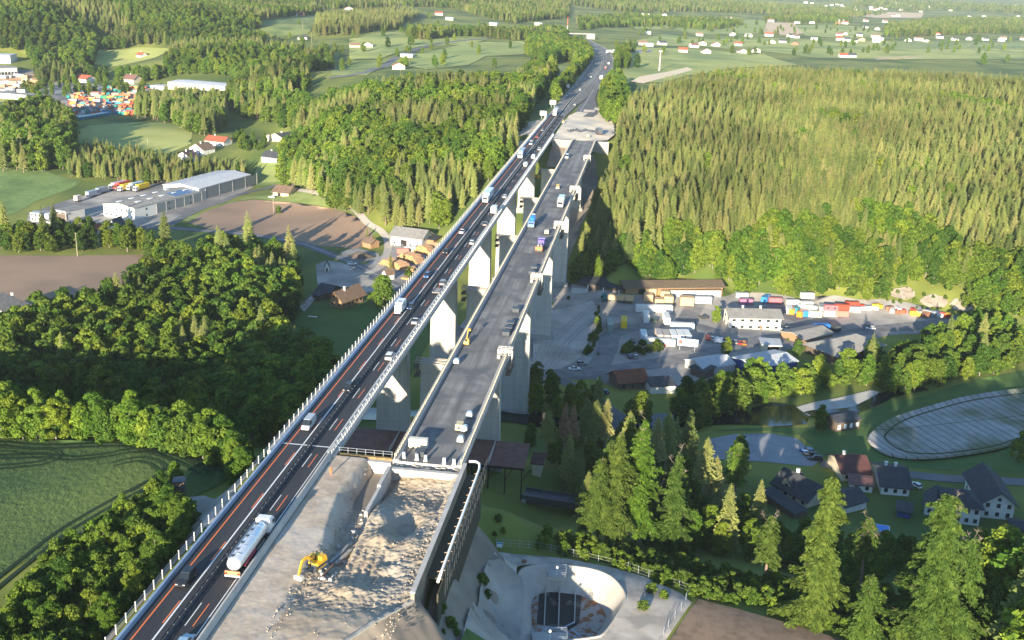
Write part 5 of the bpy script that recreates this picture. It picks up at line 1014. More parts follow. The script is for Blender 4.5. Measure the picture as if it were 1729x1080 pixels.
# --- left valley
a,b=T((228,371),(180,364)); dpt=math.hypot(a[0]-b[0],a[1]-b[1])
e=H('warehouse','long warehouse of the trucking yard with white office front and grey skylit roof','warehouse',(228,372),(340,339),22,7,1.6,'white','grey',front=(3,2),side=(6,2),ov=.3)
mb=MB(); mb.box(18,62,-.06,.02,.6,6.2); mb.build('glazing',mat('dark_translucent_panels',(.16,.20,.22),.5,(.22,.25,.26),.8),e)
mb=MB(); 
for x in (18,26,34,42,50,58): mb.box(x,x+.7,-.12,.02,0,7)
mb.build('wall_pillar',M_concl,e)
for i in range(11):
    for sd,y in ((0,6.5),(1,15.5)):
        if i%2==sd: continue
        mb=MB(); zc=7+1.6*(y/11 if y<11 else (22-y)/11)+.24; mb.box(4+i*5,7.6+i*5,y-1.1,y+1.1,zc,zc+.12); mb.build('skylight',M_white,e)
mb=MB(); mb.add([(36,1,7.4),(62,1,7.4),(62,8,8.45),(36,8,8.45)],[(0,1,2,3)]); mb.build('solar_panel',mat('solar_glass',(.06,.11,.22),.2,spec=.6),e)
e=H('storage_hall','tall grey storage hall with light sheet roof at the end of the long warehouse','hall',(337,340),(424,315),26,8,1.6,'metal','light',ov=.3)
mb=MB(); 
for x in (6,20,34,48,61): mb.box(x,x+.8,-.15,.02,0,8)
mb.build('wall_pillar',M_concl,e); mb=MB(); mb.box(7,60,-.08,.02,1,7.2); mb.build('panel',mat('dark_grey_panel',(.20,.22,.23),.6),e)  # darker grey sheet across the front between the pillars
e=H('wash_hall','open fronted concrete wash hall in the trucking yard','hall',(96,369),(112,372),13,5.2,.5,'grey','grey',rtype='flat',ov=.6,opening=[(.1,.9,0,4.4)])
H('canopy','lower canopy beside the wash hall','canopy',(113,372),(126,367),9,3.6,.3,'dark','grey',rtype='flat',ov=.5)
H('gatehouse','stacked white site cabins at the roadside of the trucking yard','cabin',(52,373),(70,374),5,4.6,.3,'white','light',rtype='flat',ov=.1,front=(3,2))
H('house','small white gabled house with dark roof beside the country road','house',(183,393),(198,394),9,4,3.4,'white','dark',ridge='across',gablewin=1,ov=.6,front=(1,1))
H('house_wing','red roofed wing of the small white roadside house','house',(157,394),(182,394),7,2.6,2,'white','red',ov=.4,chim=1,front=(2,1))
H('farmhouse','farmhouse with big grey roof and orange gate beside the log yard','farmhouse',(660,413),(712,418),13,5.6,3.2,'white','grey',front=(4,1),chim=0,ov=1.0,side=(2,2),opening=[(.32,.52,0,3.6)],frames=True)
H('shed','green roofed lean-to right of the farmhouse','shed',(716,412),(732,412),7,3,.6,'wood','dark',rtype='shed')
H('shed','dark shed left of the orange gated farmhouse','shed',(612,416),(626,420),6,3,1.6,'wood','brown')
H('farmhouse','alpine timber chalet with brown roof and wooden balcony beside the lawn','chalet',(557,517),(578,522),14,4.4,3.0,'wood','brown',ridge='across',gablewin=2,chim=1,ov=1.4,front=(2,1),side=(5,1),frames=True)
H('barn','dark roofed barn behind the alpine chalet','barn',(535,500),(556,504),9,3,2,'dark','dark',ov=.8)
H('garden_shed','dark small shed left of the alpine chalet','shed',(528,505),(540,508),4,2.2,.8,'dark','dark',rtype='shed')
H('chapel','tiny white chapel with steep dark roof on the gravel square','chapel',(548,458),(556,458),3.2,2.4,2.6,'white','dark',ridge='across',ov=.4,opening=[(.3,.7,.2,1.7)])
H('roadside_shrine','white gabled roadside hut behind the round tree','hut',(645,471),(653,474),4.5,3,2,'white','brown',ridge='across',ov=.4)
H('barn','old barn with brown tiled roof on the meadow beside the gravel path','barn',(461,331),(487,331),12,3.2,3,'cream','brown',ridge='along',ov=.9,opening=[(.3,.5,0,2.6)])
H('farmhouse','white farmhouse with steep dark roof half hidden at the left edge','farmhouse',(-12,530),(30,546),10,4,4,'white','dark',front=(4,1),chim=1)
H('shed','low dark shed behind the left edge farmhouse','shed',(80,540),(98,546),7,2.6,1,'grey','dark')
for lab,fl,fr,dp,h,rh,wl_,rf,rg,fw in [
 ('white house with grey brown roof, lowest of the farm hamlet by the meadow',(296,272),(322,275),11,4,3.4,'white','mauve','across',(2,2)),
 ('house with orange brown gable and dark red roof in the middle of the farm hamlet',(320,259),(343,263),12,4.5,3.6,'white','brown','across',(2,2)),
 ('long red roofed house at the back of the farm hamlet',(346,245),(378,247),10,4,3,'white','red','along',(4,1)),
 ('cream farmhouse with broad dark roof above the hamlet garden',(450,238),(482,240),13,4.5,3,'cream','dark','across',(3,2)),
 ('small white outbuilding right of the cream farmhouse',(488,236),(504,236),8,3.4,2,'white','dark','across',(1,1)),
 ('white house with dark slate roof standing alone on the meadow left of the wood',(442,274),(467,275),11,4.6,3,'white','dark','along',(5,2)),
 ('house with red roof beside the container depot',(122,137),(147,140),12,4,3.5,'white','red','along',(4,1)),
 ('cream house with purple roof at the edge of the spruce wood',(208,141),(226,142),12,5.5,4,'cream','mauve','along',(3,2)),
 ('small red roofed hut on the sunny forest clearing',(230,96),(238,97),9,3,3,'white','red','along',(0,0))]:
    H('house',lab,'house',fl,fr,dp,h,rh,wl_,rf,ridge=rg,front=fw,chim=1,group='houses of the left valley')
H('industrial_hall','large white flat roofed hall beyond the container depot','hall',(284,150),(380,152),30,7,1.0,'white','light',ov=.2)
H('industrial_hall','low white hall left of the large white hall','hall',(255,151),(276,152),14,4,.5,'white','light',rtype='flat')
H('office_building','concrete building with glass front at the far left edge','building',(-20,130),(30,127),25,9,.6,'grey','grey',rtype='flat',front=(9,1),ww=4,wh=4)
H('office_building','white upper block behind the concrete building at the far left edge','building',(-20,106),(18,107),20,9,.5,'white','light',rtype='flat',front=(5,2),ww=2)
H('storage_hall','long white walled storage hall beside the depot road','hall',(-20,164),(50,170),12,5,.6,'white','grey',rtype='flat')
H('toll_shelter','pale shelter roof over the rural road in the background','shelter',(676,97),(696,97),14,4,.5,'white','light',rtype='flat')
# --- distant houses, each one its own
FARH=[(487,26,'white','red','on the hill meadow top left'),(499,27,'wood','maroon','beside the leftmost hill farm'),(583,17,'white','red','alone under the hill wood'),(668,11,'white','red','high in the hill wood'),(735,25,'white','red','at the edge of the upper wood'),(752,33,'white','light','below the upper wood edge'),
 (503,67,'white','dark','in the wooded hollow'),(592,81,'cream','brown','left of the long hill farm'),(613,80,'white','brown','the long hill farm above the rural road'),(735,54,'white','red','among trees above the bend'),(748,48,'grey','dark','above the tree lined bend'),(826,42,'white','light','long one beside the background road'),(663,117,'white','red','below the rural road'),
 (902,42,'white','light','left of the motorway overpass'),(1146,88,'white','red','nearest to the spruce wood'),(1168,80,'white','mauve','at the left of the settlement front'),(1180,76,'white','red','twin roofed one in the settlement front'),(1203,78,'white','red','in the middle of the settlement front'),(1186,90,'white','brown','low one before the settlement front'),(1240,77,'white','red','right of the settlement front row'),
 (1176,60,'white','brown','behind the settlement front'),(1232,60,'white','red','bright orange red one by the white wall'),(1260,62,'white','grey','pale block right of the orange roof'),(1152,32,'white','red','cluster house under the tan slope'),(1117,27,'white','brown','in the upper hamlet'),(1091,27,'white','dark','upper hamlet left'),(1080,26,'white','brown','upper hamlet far left'),(1186,32,'white','brown','right of the upper cluster'),(1210,32,'white','dark','upper row'),(1228,32,'white','brown','upper row right end'),
 (1248,90,'grey','brown','behind the wood crest'),(1270,88,'white','maroon','maroon roofed behind the wood crest'),(1079,76,'white','brown','beside the birches near the motorway'),(1090,78,'white','light','small one near the motorway'),(1114,76,'white','dark','white block near the motorway mast'),(1088,57,'white','light','behind the motorway birches'),(1199,50,'grey','maroon','in the orchard'),(1048,17,'white','red','on the far slope'),
 (1297,73,'white','dark','left end of the right settlement'),(1316,72,'white','dark','dark roofed by the round tree'),(1341,64,'white','brown','behind the round tree'),(1369,67,'white','light','long white one'),(1336,76,'brick','maroon','brown one in front'),(1412,60,'white','mauve','purple roofed double house'),(1423,59,'white','brown','right of the double house'),(1426,70,'white','light','small white block'),(1450,69,'yellow','brown','yellow one'),(1483,68,'white','brown','with the long terrace'),
 (1528,70,'white','brown','left of the white barns'),(1560,71,'white','light','flat white barn'),(1610,68,'white','dark','dark roofed farm by the wood'),(1631,67,'white','brown','between farm and tall house'),(1661,68,'white','dark','steep dark one'),(1690,66,'white','brown','tall white one'),(1722,67,'white','brown','at the right edge'),(1458,47,'white','dark','white one under the wood'),(1477,50,'white','red','long red roofed barn'),(1418,97,'white','red','red one at the crest of the spruce wood'),(1432,97,'white','dark','dark one at the crest of the spruce wood'),
 (1410,40,'brick','maroon','brick one on the tan hill'),(1341,39,'white','light','first of the hill row'),(1366,39,'white','light','middle of the hill row'),(1378,38,'white','brown','end of the hill row'),
 (1392,11,'white','brown','far hamlet left'),(1402,9,'white','brown','far hamlet'),(1412,8,'white','brown','far hamlet'),(1424,12,'white','brown','far hamlet right'),(1468,16,'white','light','far row'),(1493,16,'white','brown','far row'),(1518,17,'white','light','far row'),(1552,20,'white','brown','far row end'),(1602,18,'white','light','lone far block'),(1354,13,'white','brown','far lone'),(1505,27,'white','brown','far tan field edge'),(1513,27,'white','light','far tan field edge'),(1658,28,'white','light','beyond the right wood'),(1716,28,'white','brown','beyond the right wood')]
for x,y,wl_,rf,wh_ in FARH:
    far=y<45; L_=14 if far else 12; s_=T((x,y))[0]; k=1.0
    a=s_; ang=random.uniform(-.35,.35); b=(s_[0]+L_*k*math.cos(ang),s_[1]+L_*k*math.sin(ang),s_[2])
    H('house','distant %s house with %s roof, %s'%({'white':'white','wood':'timber','grey':'grey','cream':'cream','yellow':'yellow','brick':'brick'}[wl_],{'red':'red','maroon':'maroon','light':'pale','dark':'dark','brown':'brown','mauve':'purple','grey':'grey'}[rf],wh_),'house',None,None,9.5,3.8,2.8 if rf!='light' else 1.0,wl_,rf,ridge=random.choice(['along','across']),group='distant houses',world=(a,b),front=(3,1) if not far else (0,0),ov=.5)
for i in range(46):
    x=random.uniform(1100,1725) if i%3 else random.uniform(1290,1520); y=random.choice([random.uniform(4,22),random.uniform(22,40),random.uniform(58,72)]); s_=T((x,y))[0]; L_=random.uniform(10,17); a=s_; b=(s_[0]+L_,s_[1]+random.uniform(-5,5),s_[2]); rf=random.choice(['brown','red','dark','light'])
    H('house','white house with %s roof scattered in the hazy distance'%{'brown':'brown','red':'red','dark':'dark','light':'pale'}[rf],'house',None,None,10,4.5,3,'white',rf,group='scattered houses in the hazy distance',world=(a,b),ov=.3)
# motorway overpass far away
ov_=empty('overpass',UV(-125,1668,0),-AX+.35,'pale concrete overpass where the motorway disappears','bridge')
mb=MB(); mb.box(-26,30,-4,4,6,7.4); mb.build('deck',M_concd,ov_); mb=MB(); mb.box(-26,-16,-4,4,-2,6); mb.box(18,30,-4,4,-2,6); mb.box(-1,1,-3,3,-1,6); mb.build('pier',M_concd,ov_)
# ---------------- vehicles ----------------
M_tyre=mat('tyre_rubber',(.02,.02,.021),.8); M_rim=mat('rim_metal',(.4,.4,.42),.4,metal=.8); M_lampw=mat('headlight_glass',(.75,.75,.72),.2,spec=.6); M_lampr=mat('tail_light',(.45,.02,.015),.3); M_cglass=mat('car_glass',(.018,.024,.03),.08,spec=.8)
def paint(c,nm=None): return mat(nm or 'paint_%02d_%02d_%02d'%tuple(int(x*99) for x in c),c,.32,spec=.6)
CAR={'white':(.74,.75,.76),'silver':(.42,.44,.46),'grey':(.22,.235,.25),'black':(.018,.02,.024),'blue':(.03,.11,.30),'lightblue':(.28,.42,.55),'red':(.38,.03,.03),'darkblue':(.02,.04,.12),'green':(.05,.13,.08),'yellow':(.75,.50,.03),'orange':(.75,.24,.03)}
_CM={}
def me_of(mb,name,m):
    me=bpy.data.meshes.new(name); me.from_pydata(mb.v,[],mb.f); me.materials.append(m); me.update(); return me
def loft(mb,st,close=True):
    """st: list of (y,[(x,z)..]) sections"""
    n=len(st[0][1]); b=len(mb.v)
    for y,s in st: mb.v+=[(x,y,z) for x,z in s]
    for i in range(len(st)-1):
        for j in range(n): j2=(j+1)%n; mb.f.append((b+i*n+j,b+i*n+j2,b+(i+1)*n+j2,b+(i+1)*n+j))
    mb.f.append(tuple(b+j for j in range(n))[::-1]); mb.f.append(tuple(b+(len(st)-1)*n+j for j in range(n)))
def sec(w,z0,z1,wt=None): wt=w*.9 if wt is None else wt; zm=z0+(z1-z0)*.62; return [(-w*.92,z0),(w*.92,z0),(w,zm),(wt,z1),(-wt,z1),(-w,zm)]
def car_meshes(style,col):
    k=(style,col)
    if k in _CM: return _CM[k]
    L,W,Hh={'hatch':(4.1,1.76,1.48),'sedan':(4.6,1.8,1.44),'suv':(4.6,1.88,1.68),'van':(5.2,1.95,2.1),'estate':(4.7,1.82,1.5)}[style]; h=L/2; w_=W/2; m=paint(CAR[col]); parts=[]
    b=MB(); zs={'hatch':.88,'sedan':.88,'suv':1.02,'van':1.15,'estate':.9}[style]
    loft(b,[(-h,sec(w_*.86,.35,zs*.86)),(-h+.25,sec(w_*.97,.24,zs)),(-h*.35,sec(w_,.22,zs+.02)),(h*.40,sec(w_,.22,zs)),(h-.55,sec(w_*.97,.24,zs*.88 if style!='van' else zs*.95)),(h-.1,sec(w_*.88,.3,zs*.70)),(h,sec(w_*.8,.36,zs*.6))])
    ya,yb={'hatch':(-h+.15,h-1.15),'sedan':(-h+.85,h-1.3),'suv':(-h+.12,h-1.25),'van':(-h+.05,h-.75),'estate':(-h+.15,h-1.3)}[style]; ra={'sedan':.75,'hatch':.35,'suv':.25,'van':.06,'estate':.4}[style]; rf={'van':.75}.get(style,.85)
    b.box(-w_*.76,w_*.76,ya+ra,yb-rf,Hh-.06,Hh,(.04,.04)); parts.append(('body',me_of(b,'body',m)))
    g=MB(); g.add([(-w_*.9,ya,zs-.02),(w_*.9,ya,zs-.02),(w_*.9,yb,zs-.02),(-w_*.9,yb,zs-.02),(-w_*.74,ya+ra,Hh-.055),(w_*.74,ya+ra,Hh-.055),(w_*.74,yb-rf,Hh-.055),(-w_*.74,yb-rf,Hh-.055)],[(4,5,6,7),(0,1,5,4),(1,2,6,5),(2,3,7,6),(3,0,4,7)]); 
    parts.append(('window',me_of(g,'window',M_cglass)))
    if style=='van':
        p=MB(); p.add([(-w_*.93,ya-.01,zs-.03),(w_*.93,ya-.01,zs-.03),(w_*.93,yb-1.25,zs-.03),(-w_*.93,yb-1.25,zs-.03),(-w_*.78,ya+.03,Hh-.02),(w_*.78,ya+.03,Hh-.02),(w_*.78,yb-1.35,Hh-.02),(-w_*.78,yb-1.35,Hh-.02)],[(4,5,6,7),(0,1,5,4),(1,2,6,5),(2,3,7,6),(3,0,4,7)]); parts.append(('cargo_panel',me_of(p,'cargo_panel',m)))
    wm=MB(); wm.tube([(-.11,0,0),(.11,0,0)],.33,12); wmesh=me_of(wm,'wheel',M_tyre); rm_=MB(); rm_.tube([(-.12,0,0),(.12,0,0)],.19,10); rmesh=me_of(rm_,'rim',M_rim)
    wheels=[(sx*(w_-.11),sy,.33) for sx in (-1,1) for sy in (-h*.62,h*.63)]
    hl=MB(); hl.box(-.18,.18,-.05,.05,-.07,.07,(.02,0)); hme=me_of(hl,'headlight',M_lampw); tl=MB(); tl.box(-.16,.16,-.05,.05,-.09,.09); tme=me_of(tl,'tail_light',M_lampr)
    lights=[('headlight',hme,(s*w_*.62,h-.09,zs*.66)) for s in (-1,1)]+[('tail_light',tme,(s*w_*.66,-h+.02,zs*.78)) for s in (-1,1)]
    _CM[k]=(parts,wmesh,rmesh,wheels,lights); return _CM[k]
def car(p,rz,style,col,label,group=None,detail=True,name=None):
    parts,wm,rm_,wheels,lights=car_meshes(style,col); e=empty(name or ('van' if style=='van' else 'car'),p,rz,label,'van' if style=='van' else 'car',group)
    for n_,me in parts: put(n_,me,e,(0,0,0))
    if detail:
        for q in wheels: w_=put('wheel',wm,e,q); put('rim',rm_,w_,(0,0,0))
        for n_,me,q in lights: put(n_,me,e,q)
    return e
def cuvr(u,v,away,*a,**k): return car(UV(u,v,0.01),(-AX if away else math.pi-AX),*a,**k)
LG='cars on the left viaduct lanes driving towards the viewer'; RG='cars on the motorway driving away'
for u,v,aw,st,co,lb in [(-66.7,138.2,0,'suv','black','black car at the bottom left lane, nearest of the oncoming cars'),(-66.6,199,0,'van','silver','silver van in the outer lane just before the expansion joint'),(-64.3,221,0,'hatch','black','black hatchback straddling the white line near the start of the viaduct'),
 (-64.2,284.5,0,'hatch','darkblue','dark car beside the white motorhome'),(-66.5,317.7,0,'hatch','blue','small blue car in the outer lane above the motorhome'),(-66.5,349,0,'sedan','black','dark sedan in the outer lane with pale bumper, above the log yard'),(-66.4,379,0,'sedan','white','white sedan in the outer lane behind the light truck shadow'),
 (-66.7,600,0,'van','white','white van behind the blue truck on the oncoming lane'),(-66.3,627.5,0,'hatch','red','small red car near the far end of the oncoming lane'),(-66.4,657.5,0,'sedan','grey','grey car just past the far abutment'),
 (-59.9,122.4,1,'hatch','lightblue','light blue hatchback at the bottom edge beside the concrete barrier'),(-60,243.3,1,'suv','white','white suv driving away near the start of the viaduct'),(-60,272.2,1,'sedan','silver','silver sedan driving away below the car with trailer'),(-60,311,1,'suv','grey','grey car pulling a loaded trailer'),
 (-60,364,1,'hatch','white','white hatchback driving away beside the long pier shadow'),(-60,394,1,'sedan','grey','grey sedan driving away below the white box van'),(-60.1,448,1,'hatch','white','small white car driving away ahead of the white box van'),
 (-61.0,529,1,'van','white','white van driving away on the inner lane near the far end'),(-60,554,1,'van','white','white van driving away on the outer lane near the far end'),(-60,582,1,'hatch','white','white small car driving away closest to the far abutment')]:
    cuvr(u,v,aw,st,co,lb,LG if not aw else RG)
for u,v,aw,st,co,lb in [(-64,1180,0,'hatch','white','white dot sized car below the curve'),(-60.3,1032,0,'hatch','white','white car entering the crossover'),(-61.5,908,0,'hatch','white','white car before the crossover'),(-75.6,1327,0,'sedan','grey','grey car on the outer bend'),(-100,1565,0,'hatch','white','white car near the overpass'),(-52,1140,1,'van','red','red van climbing the far right lane'),(-51.6,1200,1,'van','white','white van far up the right lane'),
 (-67,860,0,'hatch','grey','grey car in the outer lane above the sign boards'),(-66,985,0,'sedan','silver','silver car on the outer lane past the crossover'),(-57.5,800,1,'hatch','silver','silver car beyond the far sand pad'),(-118,1640,0,'sedan','darkblue','dark car under the overpass'),(-51,1290,1,'sedan','grey','grey car behind the two white trucks')]:
    cuvr(u,v,aw,st,co,lb,'far cars on the curving motorway',detail=False)
def wheelset(e,ys,w_,r=.5):
    mb=MB(); mb.tube([(-.17,0,0),(.17,0,0)],r,12); me=me_of(mb,'wheel',M_tyre); rb_=MB(); rb_.tube([(-.18,0,0),(.18,0,0)],r*.5,8); rme=me_of(rb_,'rim',M_rim)
    for y in ys:
        for s in (-1,1): q=put('wheel',me,e,(s*(w_-.17),y,r)); put('rim',rme,q,(0,0,0))
def cab(e,col,y0=0.0,Hc=3.3,low=False):
    c_=MB(); W=1.22; L=2.3; h0=.7
    if low: Hc=2.8
    loft(c_,[(y0,[(-W,h0),(W,h0),(W,Hc-.15),(W*.9,Hc),(-W*.9,Hc),(-W,Hc-.15)]),(y0+L*.62,[(-W,h0),(W,h0),(W,Hc-.2),(W*.9,Hc-.02),(-W*.9,Hc-.02),(-W,Hc-.2)]),(y0+L,[(-W*.96,h0),(W*.96,h0),(W*.96,Hc-.9),(W*.86,Hc-.55),(-W*.86,Hc-.55),(-W*.96,Hc-.9)])])
    o=c_.build('cab',paint(col),e)
    g=MB(); g.add([(-W*.88,y0+L+.012,1.75),(W*.88,y0+L+.012,1.75),(W*.82,y0+L-.03+.05,Hc-.62),(-W*.82,y0+L+.02,Hc-.62)],[(0,1,2,3)])
    for s in (-1,1): g.add([(s*(W+.01),y0+1.2,1.75),(s*(W+.01),y0+2.1,1.75),(s*(W+.01),y0+1.95,Hc-.8),(s*(W+.01),y0+1.2,Hc-.7)],[(0,1,2,3)])
    g.build('windscreen',M_cglass,e)
    m_=MB()
    for s in (-1,1): m_.box(s*1.42-.09,s*1.42+.09,y0+2.0,y0+2.15,1.9,2.6)
    m_.box(-1.2,1.2,y0+L-.1,y0+L+.06,.45,.8); m_.build('mirror',M_dsteel,e)
    for s in (-1,1): hl=MB(); hl.box(s*.95-.18,s*.95+.18,y0+L+.03,y0+L+.1,.85,1.05); hl.build('headlight',M_lampw,e)
def truck(p,rz,label,cabcol,body='box',bodycol=(.6,.68,.75),L=13.6,group=None,name='truck',roofcol=None,tractor=True):
    e=empty(name,p,rz,label,'truck',group); tot=L+(3.0 if tractor else 0); y0=-tot/2
    ch=MB(); ch.box(-.5,.5,y0+.3,y0+tot-.6,.75,1.05); ch.box(-1.2,1.2,y0+.05,y0+.2,.5,.75)
    for s in (-1,1): ch.box(s*1.15-.05,s*1.15+.05,y0+3.4,y0+L*.6,.45,.9)
    ch.build('chassis',M_dsteel,e)
    if body=='box':
        b=MB(); b.box(-1.27,1.27,y0,y0+L,1.1,3.95); bo=b.build('cargo_box',paint(bodycol),e)
        r=MB(); r.box(-1.24,1.24,y0+.04,y0+L-.04,3.95,3.99); r.build('roof',paint(roofcol or tuple(min(.8,c*1.15) for c in bodycol)),bo)
        rb_=MB()
        for y in np.arange(y0+.6,y0+L,1.3): rb_.box(-1.29,1.29,y,y+.05,1.15,3.9)
        rb_.build('body_rib',paint(tuple(c*.8 for c in bodycol)),bo)
    elif body=='tank':
        t=MB(); prof=[(0,.15),(.12,.75),(.35,1.02),(.8,1.17),(L*.5,1.2),(L-.8,1.17),(L-.3,1.0),(L,.4)]
        n=20; b0=len(t.v)
        for y,r in prof:
            for k in range(n): a=2*math.pi*k/n; t.v.append((r*1.04*math.cos(a),y0+.15+y*.985,2.2+r*.98*math.sin(a)))
        for i in range(len(prof)-1):
            for k in range(n): k2=(k+1)%n; t.f.append((b0+i*n+k2,b0+i*n+k,b0+(i+1)*n+k,b0+(i+1)*n+k2))
        t.f.append(tuple(b0+k for k in range(n))); t.f.append(tuple(b0+(len(prof)-1)*n+k for k in range(n))[::-1])
        tk=t.build('tank',mat('polished_tank',(.72,.74,.76),.25,metal=.35,spec=.6),e,smooth=True)
        wk=MB(); wk.box(-.95,-.55,y0+.8,y0+L-.7,3.12,3.2)
        for x in (-.98,-.2,): wk.bar((x,y0+.8,3.35),(x,y0+L-.7,3.35),.05)
        wk.build('walkway',M_steel,tk)
        for q in range(6): hb=MB(); yy=y0+1.3+q*(L-2.6)/5; hb.tube([(-.35,yy,3.1),(-.35,yy,3.42)],.3,10); hb.build('hatch',M_dsteel,tk)
        rg=MB()
        for yy in (y0+2.2,y0+L*.36,y0+L*.6,y0+L-2): 
            pts=[(1.225*math.cos(a),yy,2.2+1.19*math.sin(a)) for a in np.linspace(-.4,3.54,14)]; rg.tube(pts,.03,4)
        rg.build('band',M_steel,tk)
        rr=MB(); rr.box(1.02,1.2,y0+2.5,y0+L*.55,.95,1.45); rr.build('side_skirt',paint((.35,.03,.08)),e); bp=MB(); bp.box(-1.25,1.25,y0-.12,y0+.02,.42,.62); bp.build('bumper',M_white,e)
        rear=MB(); rear.box(-1.22,1.22,y0-.02,y0+.1,.62,1.35); rear.build('rear_panel',mat('orange_panel',(.62,.25,.12),.5),e)
        dd=MB(); 
        for a,b_ in (((-.0,y0+.02,2.95),(.45,y0+.02,2.2)),((.45,y0+.02,2.2),(0,y0+.02,1.45)),((0,y0+.02,1.45),(-.45,y0+.02,2.2)),((-.45,y0+.02,2.2),(0,y0+.02,2.95))): dd.bar(a,b_,.05)
        dd.build('rear_frame',M_steel,tk)
    elif body=='bundles':
        for q in range(3): b=MB(); b.box(-1.25,1.25,y0+.3+q*L/3,y0+L/3*(q+1)+.0,1.15,3.3); b.build('lumber_bundle',mat('sawn_lumber',(.62,.43,.24),.85,(.50,.34,.19),1.5,stretch=(.2,3,3)),e)
    elif body=='flat':
        b=MB(); b.box(-1.25,1.25,y0,y0+L,1.1,1.35); b.build('flatbed',M_dsteel,e)
    for s in (-1,1): tl=MB(); tl.box(s*1.0-.17,s*1.0+.17,y0-.08,y0+.04,.8,1.1); tl.build('tail_light',M_lampr,e)
    if tractor: cab(e,cabcol,y0+L+.5); wheelset(e,[y0+1.6,y0+2.9,y0+4.2,y0+L-.6,y0+L+1.9],1.22)
    else: wheelset(e,[y0+1.2,y0+2.5],1.22)
    return e
Rv=-AX; Fv=math.pi-AX
truck(UV(-59.95,148.3,0),Rv,'long white tank truck driving away beside the excavation',(.8,.8,.8),'tank',L=13.2,name='tank_truck')
truck(UV(-66.4,441,0),Fv,'truck with pale blue trailer on the oncoming lane in mid viaduct',(.7,.72,.74),'box',(.52,.62,.70),13.4)
truck(UV(-66.5,556,0),Fv,'truck with dark blue trailer and white cab on the oncoming lane',(.6,.65,.75),'box',(.06,.16,.32),12,roofcol=(.35,.37,.4))
truck(UV(-65.9,738,0),Fv,'truck with white trailer on the lane past the far abutment',(.7,.7,.7),'box',(.62,.66,.70),13)
truck(UV(-52,1383,0),Fv-.5,'white truck on the far bend, right of its pair',(.8,.8,.8),'box',(.75,.76,.78),14)
truck(UV(-60,1372,0),Fv-.4,'white truck on the far bend, left of its pair',(.8,.8,.8),'box',(.72,.72,.74),9)
truck(UV(-49.5,1014,0),Rv,'white box truck on the right lane beside the copse',(.8,.8,.8),'box',(.75,.73,.68),8)
truck(UV(-95,1500,0),Fv-.6,'orange truck beyond the far bend',(.7,.3,.1),'box',(.7,.35,.1),7)
# motorhome, box van, trailer
def boxvan(p,rz,label,L=6.5,motor=False,group=None):
    e=empty('motorhome' if motor else 'box_van',p,rz,label,'motorhome' if motor else 'van',group); mw=paint((.74,.74,.72)); b=MB(); b.box(-1.1,1.1,-L/2,L/2-1.9,.55,3.0,(.05,.05)); b.build('body',mw,e)
    if motor: b=MB(); loft(b,[(L/2-1.9,sec(1.08,1.75,2.95,.95)),(L/2-.9,sec(1.0,1.8,2.6,.8))]); b.build('alcove',mw,e)
    b=MB(); loft(b,[(L/2-1.9,sec(1.0,.4,1.9)),(L/2-.9,sec(1.0,.4,1.75)),(L/2-.75,sec(.98,.4,1.15)),(L/2,sec(.85,.45,.95))]); b.build('cab',mw,e)
    g=MB(); g.add([(-.9,L/2-.85,1.18),(.9,L/2-.85,1.18),(.8,L/2-1.35,1.82),(-.8,L/2-1.35,1.82)],[(0,1,2,3)]); 
    for s in (-1,1): g.box(s*1.06-.06,s*1.06+.06,-L/4,-L/4+1.0,1.6,2.1) if motor else None
    g.build('windscreen',M_cglass,e)
    if motor: t=MB(); t.box(-.35,.35,-.2,.6,3.0,3.12); t.build('roof_hatch',M_cglass,e)
    wheelset(e,[-L/2+1.2,L/2-1.0],1.02,.36); 
    for s in (-1,1): tl=MB(); tl.box(s*.9-.1,s*.9+.1,-L/2-.04,-L/2+.02,.8,1.2); tl.build('tail_light',M_lampr,e); hl=MB(); hl.box(s*.68-.14,s*.68+.14,L/2-.04,L/2+.02,.62,.8); hl.build('headlight',M_lampw,e)
    return e
boxvan(UV(-66.5,281,0),Fv,'white motorhome with alcove on the oncoming lane',6.8,True)
boxvan(UV(-60,417,0),Rv,'white box van driving away in mid viaduct',6.5)
e=empty('trailer',UV(-60,302,0),Rv,'flat grey trailer behind the grey car','trailer'); mb=MB(); mb.box(-1.05,1.05,-2.6,2.4,.55,.72); mb.box(-1.05,-.95,-2.6,2.4,.72,1.0); mb.box(.95,1.05,-2.6,2.4,.72,1.0); mb.bar((0,2.4,.55),(0,4.2,.5),.1); mb.build('bed',mat('trailer_grey',(.32,.29,.28),.7),e); wheelset(e,[-.5,.4],1.0,.32)
# concrete mixer, site trucks
def mixer(p,rz,label):
    e=empty('concrete_mixer',p,rz,label,'concrete mixer'); ch=MB(); ch.box(-.5,.5,-4.2,4.2,.8,1.1); ch.build('chassis',M_dsteel,e); cab(e,(.12,.25,.55),2.3,low=True)
    d=MB(); pts=[(0,-3.9,3.3),(0,-3.0,3.05),(0,-1.2,2.65),(0,.6,2.4),(0,1.7,2.2)]; d.tube(pts,[.5,1.0,1.25,1.1,.5],16); d.build('drum',paint((.04,.22,.55)),e,smooth=True)
    h=MB(); h.box(-.5,.5,-4.5,-3.7,3.3,3.9,(-.15,0)); h.bar((0,-4.3,2.9),(0,-4.9,1.2),.35,.15); h.build('hopper',M_white,e); f=MB()
    for s in (-1,1): f.bar((s*.9,-3.8,1.1),(s*.7,-3.6,3.0),.12); f.bar((s*.8,1.7,1.1),(s*.5,1.7,2.0),.12)
    f.build('drum_frame',M_steel,e); wheelset(e,[-3.2,-1.9,1.8,3.4],1.22)
mixer(UV(-42.5,398,.0),Fv,'blue concrete mixer truck on the bare right deck')
